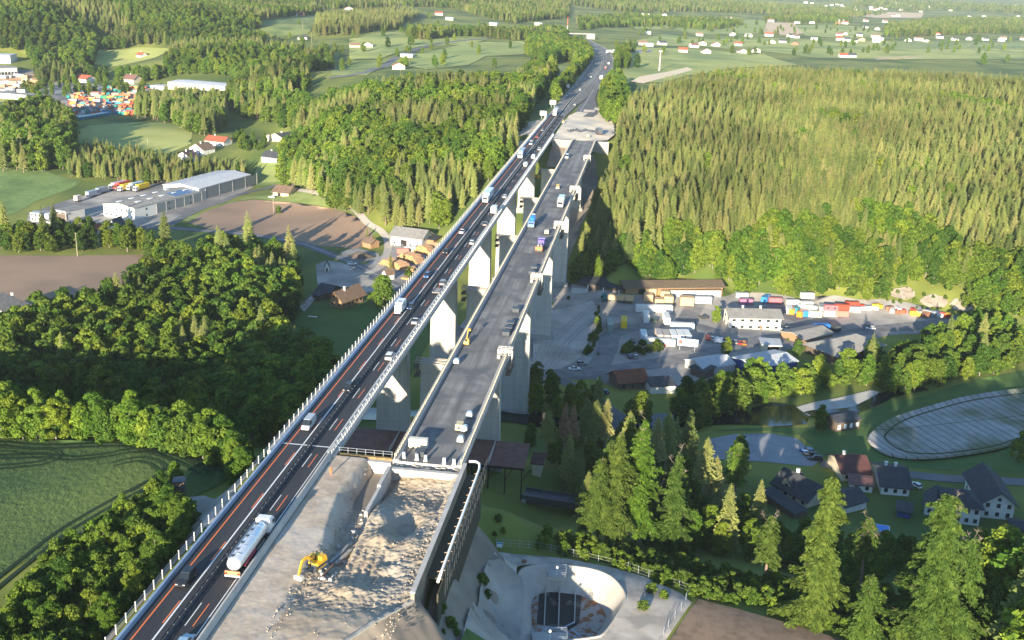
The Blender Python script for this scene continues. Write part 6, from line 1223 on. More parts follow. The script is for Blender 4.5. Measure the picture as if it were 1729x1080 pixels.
e=truck(UV(-35.5,363,0),Rv,'flatbed truck with purple tarpaulin, orange barrier at its rear, on the right deck',(.15,.12,.45),'flat',L=8)
mb=MB(); mb.box(-1.1,1.1,1.2,3.6,1.4,3.0); mb.build('tarpaulin',mat('purple_tarpaulin',(.14,.11,.40),.7),e); mb=MB(); mb.box(-1.2,1.2,-5.6,-5.4,1.0,2.2); mb.build('warning_board',mat('red_orange_board',(.75,.2,.08),.6),e)
mb=MB(); mb.box(-.8,-.2,-3,-1.8,1.4,2.3); mb.box(.1,.9,-2.5,-1.2,1.4,2.0); mb.box(-.7,.5,-.8,.4,1.4,2.2); mb.build('tools',mat('mixed_tools',(.4,.33,.25),.7,(.1,.15,.3),1.2),e)
e=truck(UV(-35.0,438,0),Fv,'truck with white and green tarpaulin beside the far scaffold on the right deck',(.65,.62,.62),'box',(.55,.66,.60),7,roofcol=(.6,.75,.66))
def machine(u,v,label,kind,rz=Rv,group=None,z=0.0):
    e=empty({'cart':'site_cart','block':'concrete_block','cabin':'site_cabin','lift':'lift_truck','compressor':'compressor','roller':'road_roller','bin':'material_bin'}[kind],UV(u,v,z),rz,label,{'cart':'cart','block':'block','cabin':'cabin','lift':'lift','compressor':'compressor','roller':'roller','bin':'bin'}[kind],group)
    if kind=='block': mb=MB(); mb.box(-.3,.3,-.35,.35,0,1.25,(.05,.06)); mb.box(-.38,.38,-.45,.45,0,.2); mb.build('body',mat('white_block',(.7,.7,.68),.8),e); b=MB(); b.box(-.12,.12,-.12,.12,1.25,1.4); b.build('cap',M_dsteel,e)
    elif kind=='cabin': mb=MB(); mb.box(-1.9,1.9,-.9,.9,.2,1.9,(0,.25)); mb.build('body',mat('cream_cabin',(.68,.62,.50),.6),e); b=MB(); b.box(-1.8,1.8,-.95,-.9,.7,1.3); b.box(-1.9,1.9,-.7,.7,0,.2); b.build('panel',WC['cream'],e)
    elif kind=='lift':
        mb=MB(); mb.box(-1.0,1.0,-2.0,1.2,.5,1.7,(.1,.2)); mb.box(-.8,.8,-1.2,.8,1.7,2.3,(.1,.1)); mb.build('body',mat('machine_yellow',(.78,.45,.08),.5),e); b=MB(); b.bar((0,-1.5,1.9),(0,2.2,5.5),.3); b.bar((0,2.2,5.5),(0,5.0,4.2),.22); b.box(-.6,.6,4.8,5.6,3.8,4.7); b.build('boom',MT['machine_yellow'],e); g=MB(); g.box(-.6,.2,-1.9,-1.2,1.7,2.4); g.build('window',M_cglass,e); wheelset(e,[-1.3,.8],1.0,.45)
    elif kind=='compressor': mb=MB(); mb.box(-.8,.8,-1.2,1.2,.5,1.7,(.08,.12)); mb.build('body',mat('beige_machine',(.62,.52,.32),.6),e); b=MB(); b.bar((0,1.2,.6),(0,2.3,.4),.1); b.box(-.3,.3,-1.25,-1.2,.8,1.3); b.build('drawbar',M_dsteel,e); wheelset(e,[0],.85,.32)
    elif kind=='roller': mb=MB(); mb.box(-.7,.7,-.9,.6,.6,1.5,(.1,.1)); mb.box(-.6,.6,-.5,.4,2.0,2.1); mb.build('body',mat('machine_yellow',(.78,.45,.08),.5),e); b=MB(); b.tube([(-.7,1.2,.5),(.7,1.2,.5)],.5,12); b.tube([(-.7,-1.2,.5),(.7,-1.2,.5)],.5,12); b.build('drum',M_rim,e); f=MB(); f.box(-.55,-.5,-.5,-.4,1.5,2.0); f.box(.5,.55,-.5,-.4,1.5,2.0); f.build('roof_post',M_dsteel,e)
    elif kind=='cart': mb=MB(); mb.box(-.7,.7,-.8,.8,.4,1.2,(.05,.1)); mb.build('body',mat('tool_crate',(.5,.42,.34),.7,(.3,.4,.5),2),e); b=MB(); b.box(-.6,.6,-.7,.7,1.2,1.5,(.2,.2)); b.build('lid',mat('pale_blue_lid',(.5,.65,.75),.6),e); wheelset(e,[0],.7,.22)
    elif kind=='bin': mb=MB(); mb.box(-.9,.9,-1.1,1.1,.1,1.2,(-.1,-.1)); mb.build('body',M_dsteel,e); b=MB(); b.box(-.8,.8,-1.0,1.0,1.0,1.15); b.build('load',mat('light_load',(.6,.55,.45),.8),e)
    return e
machine(-43.3,258.6,'yellow boom lift at the left edge of the right deck','lift').scale=(.72,.72,.62); machine(-43.2,243,'small tool cart at the left edge of the right deck','cart'); machine(-35.6,386,'beige compressor right of the concrete mixer','compressor'); machine(-39.8,475,'small yellow roller on the far half of the right deck','roller')
machine(-42.0,194.2,'cream cabin lying near the broken end of the right deck','cabin'); machine(-35.3,204,'beige generator near the right railing of the deck','compressor'); machine(-34.2,203.5,'crate beside the generator near the right railing','cart'); machine(-34.4,211,'small cream box by the right railing','cart'); machine(-34.0,198,'tool crate with green lid near the deck end','cart'); machine(-40.8,190.4,'flat beige pallet between the white blocks','bin')
for i,u in enumerate((-43.7,-41.0,-39.2,-35.4,-33.4)): machine(u,188.6-(u+44)*.1,'white block standing at the broken deck end, '+['leftmost of five','second of five','middle one of five','fourth of five','rightmost of five'][i],'block',group='white blocks at the deck end')
for i,(u,v) in enumerate(((-34.3,268),(-34.2,272),(-34.2,276),(-34.4,289),(-34.6,330),(-34.5,336))): machine(u,v,'crate along the right railing of the deck, number '+['one','two','three','four','five','six'][i]+' from the near end','bin',group='crates along the right railing')
car(UV(-43.0,561,.0),Fv,'van','white','white van parked on the far left of the bare deck')
# parapet formwork carriages hanging over the right edge
for i,v in enumerate((251,322,398,471,559)):
    e=empty('formwork_carriage',UV(-32.2,v,0),Rv,'pale scaffold carriage over the right parapet, '+['nearest','second nearest','third, beside the compressor','fourth','farthest'][i],'scaffold','formwork carriages on the right parapet'); e.scale=(.8,.75,.72)
    mb=MB()
    for x in (-2.2,-1.2,0,1.2,2.2):
        for y in (-1.6,0,1.6): mb.bar((x,y,-1.5 if x>.5 else .1),(x,y,3.4),.1)
    for z in (1.2,2.2,3.2):
        for y in (-1.6,0,1.6): mb.bar((-2.2,y,z),(2.2,y,z),.1)
        for x in (-2.2,2.2): mb.bar((x,-1.6,z),(x,1.6,z),.1)
    mb.build('frame',mat('scaffold_white',(.68,.63,.58),.6),e); mb=MB(); mb.box(-2.3,2.3,-1.7,1.7,2.75,2.9); mb.box(-2.2,-1.3,-2.8,-1.0,.1,1.3); mb.build('platform',mat('scaffold_board',(.62,.52,.44),.8),e)
    mb=MB(); mb.box(1.0,2.6,-7,4,-4.3,-4.0); mb.box(1.0,2.6,-7,4,-1.9,-1.75)
    for y in (-6.8,-3,.5,3.8): mb.bar((2.5,y,-4.2),(2.5,y,-.6),.09); mb.bar((1.1,y,-4.2),(1.1,y,-1.9),.09)
    for y in (-6,-4,-2,0,2): mb.box(1.3,2.3,y,y+.9,-4,-3.2)
    mb.build('hanging_scaffold',mat('scaffold_mesh',(.16,.13,.10),.8),e)
# material bundles, truck and machine on the far sand pad
for i in range(11): e=empty('rebar_bundle',UV(-50.3+1.45*i+random.uniform(-.1,.1),663+random.uniform(-3,3)+(5 if i in (3,7) else 0),.1),-AX+.5,'dark material bundle in the row on the far sand pad','bundle','dark bundles on the far sand pad'); mb=MB(); mb.box(-.35,.35,-2.2,2.2,0,.9,(.05,.1)); mb.build('stack',M_dsteel,e); b=MB(); b.box(-.4,.4,-1.2,-1.1,0,.95); b.box(-.4,.4,1.1,1.2,0,.95); b.build('strap',M_steel,e)
truck(UV(-31.6,655,.1),Rv+.3,'dark tipper truck at the right edge of the far sand pad',(.05,.07,.12),'box',(.08,.09,.11),5.5)
machine(-37.0,640,'brown machine before the dark tipper truck','compressor'); machine(-57.0,697,'yellow machine beside the motorway barrier','roller',z=.1); 
# excavators
def excavator(p,rz,label,s=1.0,turn=0.0):
    e=empty('excavator',p,rz,label,'excavator'); e.scale=(s,s,s); my=mat('excavator_yellow',(.72,.42,.03),.45)
    for sx in (-1,1):
        t=MB(); t.prism([(-1.9,.15),(-1.6,0),(1.6,0),(2.0,.2),(2.1,.55),(1.7,.85),(-1.7,.85),(-2.1,.55)],sx*1.15-.28,sx*1.15+.28,axis='x'); tr=t.build('track',M_dsteel,e)
        r=MB(); 
        for y in np.arange(-1.6,1.7,.55): r.tube([(sx*1.15-.3,y,.3),(sx*1.15+.3,y,.3)],.18,8)
        r.build('track_roller',my,tr)
    b=MB(); b.box(-.9,.9,-1.0,1.0,.5,1.0); b.build('undercarriage',M_dsteel,e)
    u=empty('upper_body',(0,0,0)); bpy.data.objects.remove(u)
    def rot(q): c_,s_=math.cos(turn),math.sin(turn); return (q[0]*c_-q[1]*s_,q[0]*s_+q[1]*c_,q[2])
    def turnb(mb): mb.v=[rot(v) for v in mb.v]; return mb
    b=MB(); b.box(-1.3,1.3,-2.3,1.0,1.0,1.55); b.box(-1.25,1.25,-2.3,-.5,1.55,2.35,(.12,.15)); ub=turnb(b).build('body',my,e)
    b=MB(); b.box(.3,1.25,-.6,1.15,1.55,2.9,(.08,.12)); turnb(b).build('cab',M_cglass,e); b=MB(); b.box(.34,1.2,-.5,.9,2.9,2.96); turnb(b).build('cab_roof',my,e)
    b=MB(); b.bar((-.2,.8,1.6),(-.2,3.3,4.2),.42,.6); b.bar((-.2,3.3,4.2),(-.2,5.0,4.0),.38,.55); turnb(b).build('boom',my,e)
    b=MB(); b.bar((-.2,4.9,4.1),(-.2,6.1,1.6),.32,.5); b.bar((-.2,6.1,1.6),(-.2,6.2,1.1),.3); turnb(b).build('stick',my,e)
    b=MB(); b.bar((-.2,2.2,3.3),(-.2,3.9,4.7),.14); b.bar((-.55,1.2,1.4),(-.55,2.9,3.2),.14); b.bar((.15,1.2,1.4),(.15,2.9,3.2),.14); turnb(b).build('hydraulic_cylinder',M_rim,e)
    b=MB(); b.prism([(5.7,1.15),(6.6,1.2),(6.75,.3),(6.2,.05),(5.6,.45)],-1.15,.75,axis='x'); turnb(b).build('bucket',mat('pale_bucket',(.62,.57,.5),.6),e); return e
excavator(UV(-48.3,146.3,-.1),-AX+math.radians(160),'yellow excavator with pale wide bucket on the excavation plateau',.74,0)
e=excavator(UV(-56.2,540,-8),-AX+2.5,'orange machine hanging between the decks near the far end',.7,0)
# parked cars off the motorway
def pcar(px,py,rz,st,co,lb,g=None,z=0.15): q=T((px,py))[0]; return car((q[0],q[1],q[2]+z),rad(rz),st,co,lb,g)
for a in [(1362,764,60,'suv','blue','blue car parked at the left of the row on the car park','cars on the car park'),(1368,771,60,'suv','black','dark car in the middle of the row on the car park','cars on the car park'),(1376,777,80,'suv','black','black van like car nearest in the row on the car park','cars on the car park'),(1546,822,20,'hatch','white','white car parked beside the dark roofed village house'),
 (970,625,-80,'sedan','white','white car parked on the gravel below the pier'),(982,616,-80,'hatch','grey','grey car next to the white car on the gravel'),(1020,664,40,'hatch','darkblue','dark blue car beside the derelict house'),(1063,604,0,'hatch','darkblue','dark car with pale bonnet, left of the pair at the overgrown strip'),(1073,604,0,'hatch','silver','silver car, right of the pair at the overgrown strip'),
 (1216,579,-80,'van','white','white van parked before the scrap row'),(1187,538,90,'sedan','black','black car left of the office building'),(1325,557,90,'hatch','silver','silver car right of the office building'),(1330,567,90,'sedan','black','black car in front of the silver car by the office'),(1469,556,90,'hatch','white','white car beside the yellow machine at the barn'),(1462,554,90,'hatch','darkblue','dark car beside the white car at the barn'),
 (595,447,-65,'sedan','white','white car driving on the country road'),(176,363,90,'suv','darkblue','dark pickup before the warehouse office'),(84,377,80,'hatch','white','white pickup at the truck yard gate'),(1104,543,10,'suv','green','dark green car between the white trailers'),(1068,578,0,'suv','black','black car left of the white container box'),(1266,615,75,'hatch','silver','silver car at the blue warehouse'),(1258,612,75,'hatch','darkblue','blue car at the white tent'),(459,334,80,'hatch','white','white car beside the old barn')]: pcar(*a)
for i in range(9): pcar(1195+i*7.5,572+i*1.2,0,'hatch' if i%2 else 'suv',['red','white','silver','orange','red','white','grey','red','orange'][i],['red','white','silver','orange','second red','second white','grey','third red','second orange'][i]+' car in the scrap row beside the gravel lane','cars of the scrap row')
for i in range(8): pcar(1083+i*6.0,592+i*-1.5,20,'hatch',['white','red','silver','grey','white','silver','red','white'][i],['white','red','silver','grey','second white','second silver','second red','third white'][i]+' wreck in the overgrown strip, number %s from the left'%['one','two','three','four','five','six','seven','eight'][i],'car wrecks in the overgrown strip')
# trucks of the yards
def ptruck(px,py,rz,*a,**k): q=T((px,py))[0]; return truck((q[0],q[1],q[2]+.15),rad(rz),*a,**k)
ptruck(1042,510,82,'log truck with teal cab and three bundles of sawn lumber',(.02,.16,.16),'bundles',L=12)
ptruck(1380,562,100,'truck with blue skip behind the barn',(.2,.1,.1),'box',(.03,.14,.40),7)
_f,_b=T((206,322),(246,309)); YR=math.degrees(math.atan2(-(_f[0]-_b[0]),(_f[1]-_b[1])))
for px,py,lb,cc,bc in ((213,321,'yellow trailer truck, left of the yellow pair',(.7,.7,.7),(.78,.52,.02)),(239,321,'yellow trailer truck, right of the yellow pair',(.7,.7,.7),(.78,.52,.02)),(228,319,'pale blue trailer truck between the yellow pair',(.7,.7,.7),(.5,.62,.68)),(206,318,'red trailer truck left of the yellow trucks',(.6,.1,.06),(.6,.09,.05)),(198,318,'white trailer with purple side in the truck yard',(.7,.7,.7),(.55,.5,.62))): ptruck(px,py,YR,lb,cc,'box',bc,11,group='parked trucks of the trucking yard')
for px,py,lb,bc in ((155,333,'grey curtain trailer along the hedge of the trucking yard',(.32,.36,.42)),(132,341,'small pinkish container trailer along the hedge',(.6,.48,.42)),(172,327,'dark grey trailer along the hedge of the trucking yard',(.25,.28,.32)),(112,368,'white tank like trailer at the wash hall',(.6,.62,.66)),(88,371,'white trailer stack beside the gate cabins',(.6,.6,.6))): ptruck(px,py,YR,lb,(.6,.6,.6),'box',bc,8 if px!=132 else 4,tractor=False,group='parked trailers of the trucking yard')
# containers, trailers, lumber
_K={}
def container(px,py,rz,col,label,L=6,W_=2.45,Hh=2.6,z=0.0,group='containers of the container yard',name='container',cat_='container',win=0,world=None):
    q=T((px,py))[0] if world is None else world; e=empty(name,(q[0],q[1],q[2]+.2+z),rad(rz),label,cat_,group); k=(L,W_,Hh,col)
    if k not in _K:
        b=MB(); b.box(-L/2,L/2,-W_/2,W_/2,.12,Hh-.05); r=MB()
        for x in np.arange(-L/2+.3,L/2,.45): r.box(x,x+.16,-W_/2-.04,W_/2+.04,.25,Hh-.15)
        for x in (-L/2,L/2-.12):
            for y in (-W_/2-.05,W_/2-.07): r.box(x,x+.12,y,y+.12,0,Hh)
        t=MB(); t.box(-L/2,L/2,-W_/2,W_/2,Hh-.05,Hh,(.05,.05)); _K[k]=(me_of(b,'box',paint(col)),me_of(r,'corrugation',paint(tuple(c*.8 for c in col))),me_of(t,'roof',paint(tuple(min(.8,c*1.05+.02) for c in col))))
    for n_,me in zip(('box','corrugation','roof'),_K[k]): put(n_,me,e,(0,0,0))
    for i in range(win): put('window',win_mesh(.8,.8,M_glass),e,(-L/4+i*L/2,-W_/2-.05,1.1))
    return e
WHT=(.70,.70,.68); ORG=(.72,.24,.03); TEA=(.04,.22,.28); GRY=(.34,.37,.39); PNK=(.56,.16,.18); RED=(.55,.07,.04); BLU=(.04,.22,.48); CRM=(.68,.62,.48)
for a in [(1338,516,5,WHT,'white container, back left of the crowded yard'),(1361,518,5,GRY,'grey container under the tall white one'),(1345,527,60,TEA,'teal container in the middle of the yard'),(1353,534,55,ORG,'bright orange container at the front of the yard'),(1367,526,0,WHT,'white stacked container right of the orange one'),(1365,535,0,BLU,'blue container right of the orange one'),(1375,535,0,CRM,'cream container right of the blue one'),
 (1337,529,70,ORG,'small orange container left of the teal one'),(1332,528,80,WHT,'small white container at the left of the stack'),(1387,525,75,GRY,'long grey container standing lengthwise'),(1401,534,-3,WHT,'white container under the pink cabin'),(1420,534,-3,(.66,.2,.16),'salmon red container at the yard front'),(1441,527,-3,GRY,'grey box right of the red and blue container'),
 (1438,519,0,RED,'red container behind the grey box'),(1259,514,2,(.40,.16,.26),'mauve container behind the office building'),(1292,509,60,BLU,'round blue container behind the office building'),(1308,512,0,PNK,'pink long container behind the office building'),(1252,503,0,GRY,'grey box against the hillside'),(1409,558,100,(.05,.06,.07),'long dark open skip beside the blue skip truck')]: container(*a)
container(1361,513,5,WHT,'tall white cabin on top of the grey container',z=2.6); container(1401,534,-3,PNK,'pink cabin with two windows on top of the white container',z=2.6,win=2); container(1420,533,-3,RED,'red container with blue end on top of the salmon one',z=2.6); container(1353,524,0,WHT,'small white cabin behind the orange container',z=0,L=4)
for a,k in [((1029,556,88,(.22,.27,.25),'dark green topped white trailer standing at the left of the yard'),dict(L=11,Hh=3.6)),((1053,551,85,(.78,.50,.02),'bright yellow trailer in the gravel yard'),dict(L=8,Hh=3.4)),((1088,527,0,WHT,'white long trailer, left of the pair crossing the yard'),dict(L=8,Hh=3.2)),((1119,527,0,WHT,'white long trailer, right of the pair crossing the yard'),dict(L=8,Hh=3.2)),
 ((1090,541,88,WHT,'white box trailer below the left long trailer'),dict(L=8,Hh=3.4)),((1125,545,88,WHT,'white box trailer below the right long trailer'),dict(L=9,Hh=3.4)),((1086,573,88,(.55,.62,.70),'pale blue container left of the trailer row'),dict(L=8,Hh=3)),((1112,573,90,(.45,.38,.34),'brownish trailer in the row, leftmost'),dict(L=8,Hh=3.2)),((1124,574,90,(.42,.36,.32),'brownish trailer in the row, second'),dict(L=8,Hh=3.2)),
 ((1136,574,90,WHT,'white trailer in the row, third'),dict(L=8,Hh=3.2)),((1148,574,90,WHT,'white trailer in the row, fourth'),dict(L=8,Hh=3.2)),((1159,574,92,WHT,'white trailer in the row, rightmost'),dict(L=8,Hh=3.2)),((1151,557,-2,WHT,'white long trailer behind the row'),dict(L=10,Hh=3)),((1114,583,-6,(.62,.62,.55),'long pale trailer before the overgrown strip'),dict(L=12,Hh=2.8)),((1180,512,0,WHT,'white hut with flat roof beside the stacked lumber'),dict(L=11,Hh=3))]: container(*a,group='trailers in the gravel yard',name='trailer',cat_='trailer',**k)
M_lum=mat('sawn_lumber',(.62,.43,.24),.85,(.50,.34,.19),1.5,stretch=(.2,3,3))
for i,(px,py,l_,h_) in enumerate(((1094,508,4,3.4),(1098,497,5,3),(1113,513,4,2.6),(1128,512,4,3.6),(1122,502,4,3.2),(1159,515,6,4))):
    q=T((px,py))[0]; e=empty('lumber_stack',(q[0],q[1],q[2]+.1),rad(-3),'stack of pale sawn lumber in the yard, '+['left front','left back','low middle one','right front','right back','large one by the white hut'][i],'lumber stack','lumber stacks before the sawmill shed'); mb=MB(); mb.box(-l_/2,l_/2,-2,2,.2,h_); mb.build('lumber',M_lum,e); mb=MB()
    for x in (-l_/2+.3,0,l_/2-.5): mb.box(x,x+.2,-2.05,2.05,0,.2); mb.box(x,x+.05,-2.03,2.03,h_,h_+.03)
    mb.build('bearer',WC['wood'],e)
# notice board on posts
q=T((1160,592))[0]; e=empty('billboard',q,rad(-10),'white advertising board with a red brown square on two posts in the yard','billboard'); mb=MB(); mb.box(-4,4,-.1,.1,2.0,4.9); mb.build('board',paint((.72,.74,.78)),e)
mb=MB(); mb.box(-3.5,-2.0,-.13,-.11,2.7,4.3); mb.build('emblem',paint((.48,.10,.07)),e); mb=MB()
for x0,x1,z0,z1 in ((-1.4,.2,3.7,3.85),(.4,1.6,3.65,3.8),(1.8,3.2,3.4,3.9),(-1.0,3.3,2.5,2.62)): mb.box(x0,x1,-.13,-.11,z0,z1)
mb.build('faded_writing',paint((.3,.3,.34)),e); mb=MB(); mb.box(-3,-2.85,-.08,.08,-.2,2.0); mb.box(2.85,3,-.08,.08,-.2,2.0); mb.build('post',M_steel,e)
e=empty('sign_board',UV(-38.2,331.2,-38.0),Rv,'pale information board on the foot of the pier above the gravel','sign'); mb=MB(); mb.box(-1.7,1.7,-2.9,-2.8,0,2.4); mb.build('board',paint((.62,.68,.75)),e); mb=MB()
for x0,x1,z0,z1 in ((-1.3,-.2,1.3,1.5),(.4,1.2,1.15,1.65),(-1.4,-.5,.4,.65),(.2,1.2,.4,.6)): mb.box(x0,x1,-2.93,-2.91,z0,z1)
mb.build('mark',paint((.10,.15,.22)),e)
# gantry and back sides of road signs beside the motorway
for i,(u,v,lb) in enumerate(((-72.2,716,'white backed road sign nearest to the far abutment'),(-72.2,782,'white backed road sign second beyond the far abutment'),(-72.4,850,'small yellow backed sign beside the outer lane'),(-72.4,905,'white backed road sign before the grove'))):
    e=empty('road_sign',UV(u,v,-.3),Rv,lb,'road sign','road signs left of the motorway'); mb=MB(); mb.box(-2.2,2.2,-.06,.06,2.2,5.2) if i!=2 else mb.box(-1,1,-.06,.06,2,3.4); mb.build('panel',paint(WHT if i!=2 else (.75,.5,.05)),e); mb=MB(); mb.box(-1.2,-1.05,-.2,-.06,0,4.6 if i!=2 else 3); mb.box(1.05,1.2,-.2,-.06,0,4.6 if i!=2 else 3); mb.build('post',M_steel,e)
e=empty('road_sign',UV(-42,917,-.5),Rv,'bright blue road sign right of the motorway by the copse','road sign'); mb=MB(); mb.box(-2.4,2.4,-.06,.06,3,6.8); mb.build('panel',paint((.15,.55,.80)),e); mb=MB(); mb.box(-1.2,-1,-.2,-.06,0,6); mb.box(1,1.2,-.2,-.06,0,6); mb.build('post',M_steel,e)
e=empty('mast',T((1113,120))[0],0,'tall grey concrete mast on the field right of the motorway','mast'); mb=MB(); mb.tube([(0,0,-.5),(0,0,21)],[.85,.5],10); mb.build('shaft',M_concl,e); mb=MB(); mb.box(-1.8,1.8,-1.2,1.2,20,21.2); mb.build('antenna_head',M_steel,e)
e=empty('antenna_mast',UV(-140,1700,0),0,'red and white lattice mast beyond the overpass','mast'); mb=MB(); mb.tube([(0,0,0),(0,0,16)],[.6,.45],8); mb.build('shaft',M_white,e); mb=MB(); mb.tube([(0,0,16),(0,0,30)],[.45,.25],8); mb.build('red_section',paint((.7,.12,.05)),e)
# poles
for px,py,h_,lb in ((131,433,12,'tall bare pole with green top at the edge of the brown field'),(462,362,9,'thin pole standing in the brown field by the path'),(250,253,8,'thin pole at the end of the hamlet meadow'),(459,592,7,'wooden t shaped pole on the lawn beside the dark wood'),(511,50,12,'thin white pole on the hill meadow'),(526,74,14,'thin mast on the meadow before the plantation')):
    q=T((px,py))[0]; e=empty('pole',q,0,lb,'pole'); mb=MB(); mb.tube([(0,0,-.5),(0,0,h_)],[.16,.09],8); mb.build('shaft',mat('weathered_pole',(.42,.36,.28),.8),e); mb=MB(); mb.box(-.9 if px==459 else -.4,.9 if px==459 else .4,-.06,.06,h_-.5,h_-.35); mb.build('crossbar',MT['weathered_pole'],e)
# log piles
def logpile(px,py,rz,n,L,lb,r=.28,rows=5):
    q=T((px,py))[0]; e=empty('log_pile',(q[0],q[1],q[2]+.1),rad(rz),lb,'log pile','log piles at the farmhouse'); mb=MB(); eb=MB()
    for j in range(rows):
        for i in range(n-j*2):
            x=(i-(n-j*2)/2)*r*2.02+random.uniform(-.05,.05); z=r+j*r*1.75+random.uniform(-.04,.04); rr=r*random.uniform(.75,1.02); o=random.uniform(-.5,.5); mb.tube([(x,-L/2+o,z),(x,L/2+o,z)],rr,7,False); 
            for s in (-1,1): eb.tube([(x,s*L/2+o-.02*s,z),(x,s*L/2+o+.01*s,z)],rr*.97,7)
    mb.build('log_bark',mat('log_bark',(.40,.23,.13),.9,(.55,.36,.22),1.0,stretch=(2,.3,2)),e); eb.build('log_end',mat('log_end',(.75,.45,.20),.85,(.62,.33,.13),3),e)
logpile(668,450,-42,30,6,'long pile of peeled logs beside the track, lower left',rows=6); logpile(694,440,-38,26,6,'pile of logs in the middle of the log yard',rows=7); logpile(718,427,-35,22,5,'high pile of orange logs below the farmhouse',rows=8); logpile(733,420,-60,14,5,'reddish log pile nearest to the viaduct',rows=6); logpile(698,458,20,12,5,'small shaded log pile next to the viaduct edge',rows=4); logpile(690,470,-25,8,6,'loose shaded logs beside the road',rows=2)
container(680,428,12,(.55,.2,.16),'red and white trailer behind the log piles',L=6,Hh=2.6,group=None,name='trailer',cat_='trailer'); container(692,425,12,(.6,.6,.55),'pale trailer right of the red one behind the log piles',L=6,Hh=2.6,group=None,name='trailer',cat_='trailer')
q=T((610,434))[0]; e=empty('earth_mound',q,0,'dark mound of firewood and earth beside the country road','mound'); V=[];F=[]
for i in range(9):
    for j in range(20): a=j/20*6.283; r_=(1-i/8.0); V.append((7*r_*math.cos(a)*(1+.1*math.sin(a*3)),4.5*r_*math.sin(a),2.6*(1-r_**1.6)+.2*math.sin(a*5+i)))
for i in range(8):
    for j in range(20): F.append((i*20+j,i*20+(j+1)%20,(i+1)*20+(j+1)%20,(i+1)*20+j))
mesh_obj('mound',V,F,mat('dark_mound',(.09,.075,.06),.95,(.16,.12,.09),.8,bump=.2),e,smooth=True)
# colourful skips of the far container depot
def skip_mesh(col):
    k=('skip',col)
    if k not in _K:
        b=MB(); b.add([(-2,-1.1,.2),(2,-1.1,.2),(2,1.1,.2),(-2,1.1,.2),(-3,-1.25,2.2),(3,-1.25,2.2),(3,1.25,2.2),(-3,1.25,2.2)],[(3,2,1,0),(0,1,5,4),(1,2,6,5),(2,3,7,6),(3,0,4,7)]); b.box(-2.8,2.8,-1.15,1.15,1.7,1.72); _K[k]=me_of(b,'body',paint(col))
    return _K[k]
CN={'orange':(.78,.25,.05),'red':(.60,.10,.05),'teal':(.03,.30,.28),'green':(.04,.35,.10),'white':(.72,.72,.72),'blue':(.04,.20,.48),'salmon':(.65,.30,.20),'grey':(.35,.38,.40)}
rimb=MB()
for a,b_ in (((-3,-1.25,2.2),(3,-1.25,2.2)),((-3,1.25,2.2),(3,1.25,2.2)),((-3,-1.25,2.2),(-3,1.25,2.2)),((3,-1.25,2.2),(3,1.25,2.2))): rimb.bar(a,b_,.15)
RIM=me_of(rimb,'rim',M_dsteel)
CX_=[]
for i in range(190):
    r=i/190; row=i%9; t=RNG.uniform(0,1); y=151+row*5.3+RNG.uniform(-1.5,1.5); xl=np.interp(y,[150,165,185,200],[182,112,118,125]); xr=np.interp(y,[150,165,185,200],[254,254,236,226]); CX_.append((xl+(xr-xl)*t,y))
for (x,y),q in zip(CX_,T(*CX_)):
    cn=RNG.choice(list(CN),p=[.26,.16,.16,.06,.14,.06,.1,.06]); e=empty('skip',(q[0],q[1],q[2]+.35),RNG.choice([.2,1.77])+RNG.normal()*.1,'%s skip container in the crowded depot beyond the meadow'%cn,'skip','skips of the far container depot'); put('body',skip_mesh(CN[cn]),e,(0,0,0)); put('rim',RIM,e,(0,0,0)); k=RNG.uniform(1.0,1.35); e.scale=(k,k,k*1.2)
for i in range(26):
    px=130+i*3.6; py=203-i*.6; q=T((px,py))[0]; container(0,0,RNG.uniform(8,14),[TEA,BLU,TEA,(.05,.3,.3)][i%4],['teal','blue','dark teal','sea green'][i%4]+' container in the row at the near edge of the depot',6,group='containers at the near edge of the depot',world=q)
for i in range(34):
    px=188+RNG.uniform(0,66); py=148+RNG.uniform(-1,3); q=T((px,py))[0]; cn=RNG.choice(['white','silver','grey','blue']); car((q[0],q[1],q[2]+.35),RNG.uniform(0,6),'hatch',cn,'%s car parked in the row behind the container depot'%cn,'cars behind the container depot',detail=False)
for i in range(22):
    px=RNG.uniform(2,75); py=RNG.uniform(126,158); q=T((px,py))[0]; cn=['white','grey','orange'][i%3]; container(0,0,RNG.uniform(-30,30),{'white':WHT,'grey':GRY,'orange':(.6,.35,.2)}[cn],'%s site container on the orange construction ground far left'%cn,8,3,3.2,group='site containers on the construction ground',world=(q[0],q[1],q[2]+.5))
# scrap and small things behind the container yard
for i in range(26):
    px=RNG.uniform(1445,1600); py=np.interp(px,[1445,1600],[519,536])+RNG.uniform(-4,4); cn=['rust','grey','white','red','yellow'][i%5]; container(px,py,RNG.uniform(0,180),{'rust':(.3,.15,.09),'grey':GRY,'white':WHT,'red':RED,'yellow':(.7,.45,.05)}[cn],'%s scrap container below the rocky slope'%cn,4,1.8,1.6,group='scrap containers below the rocky slope')
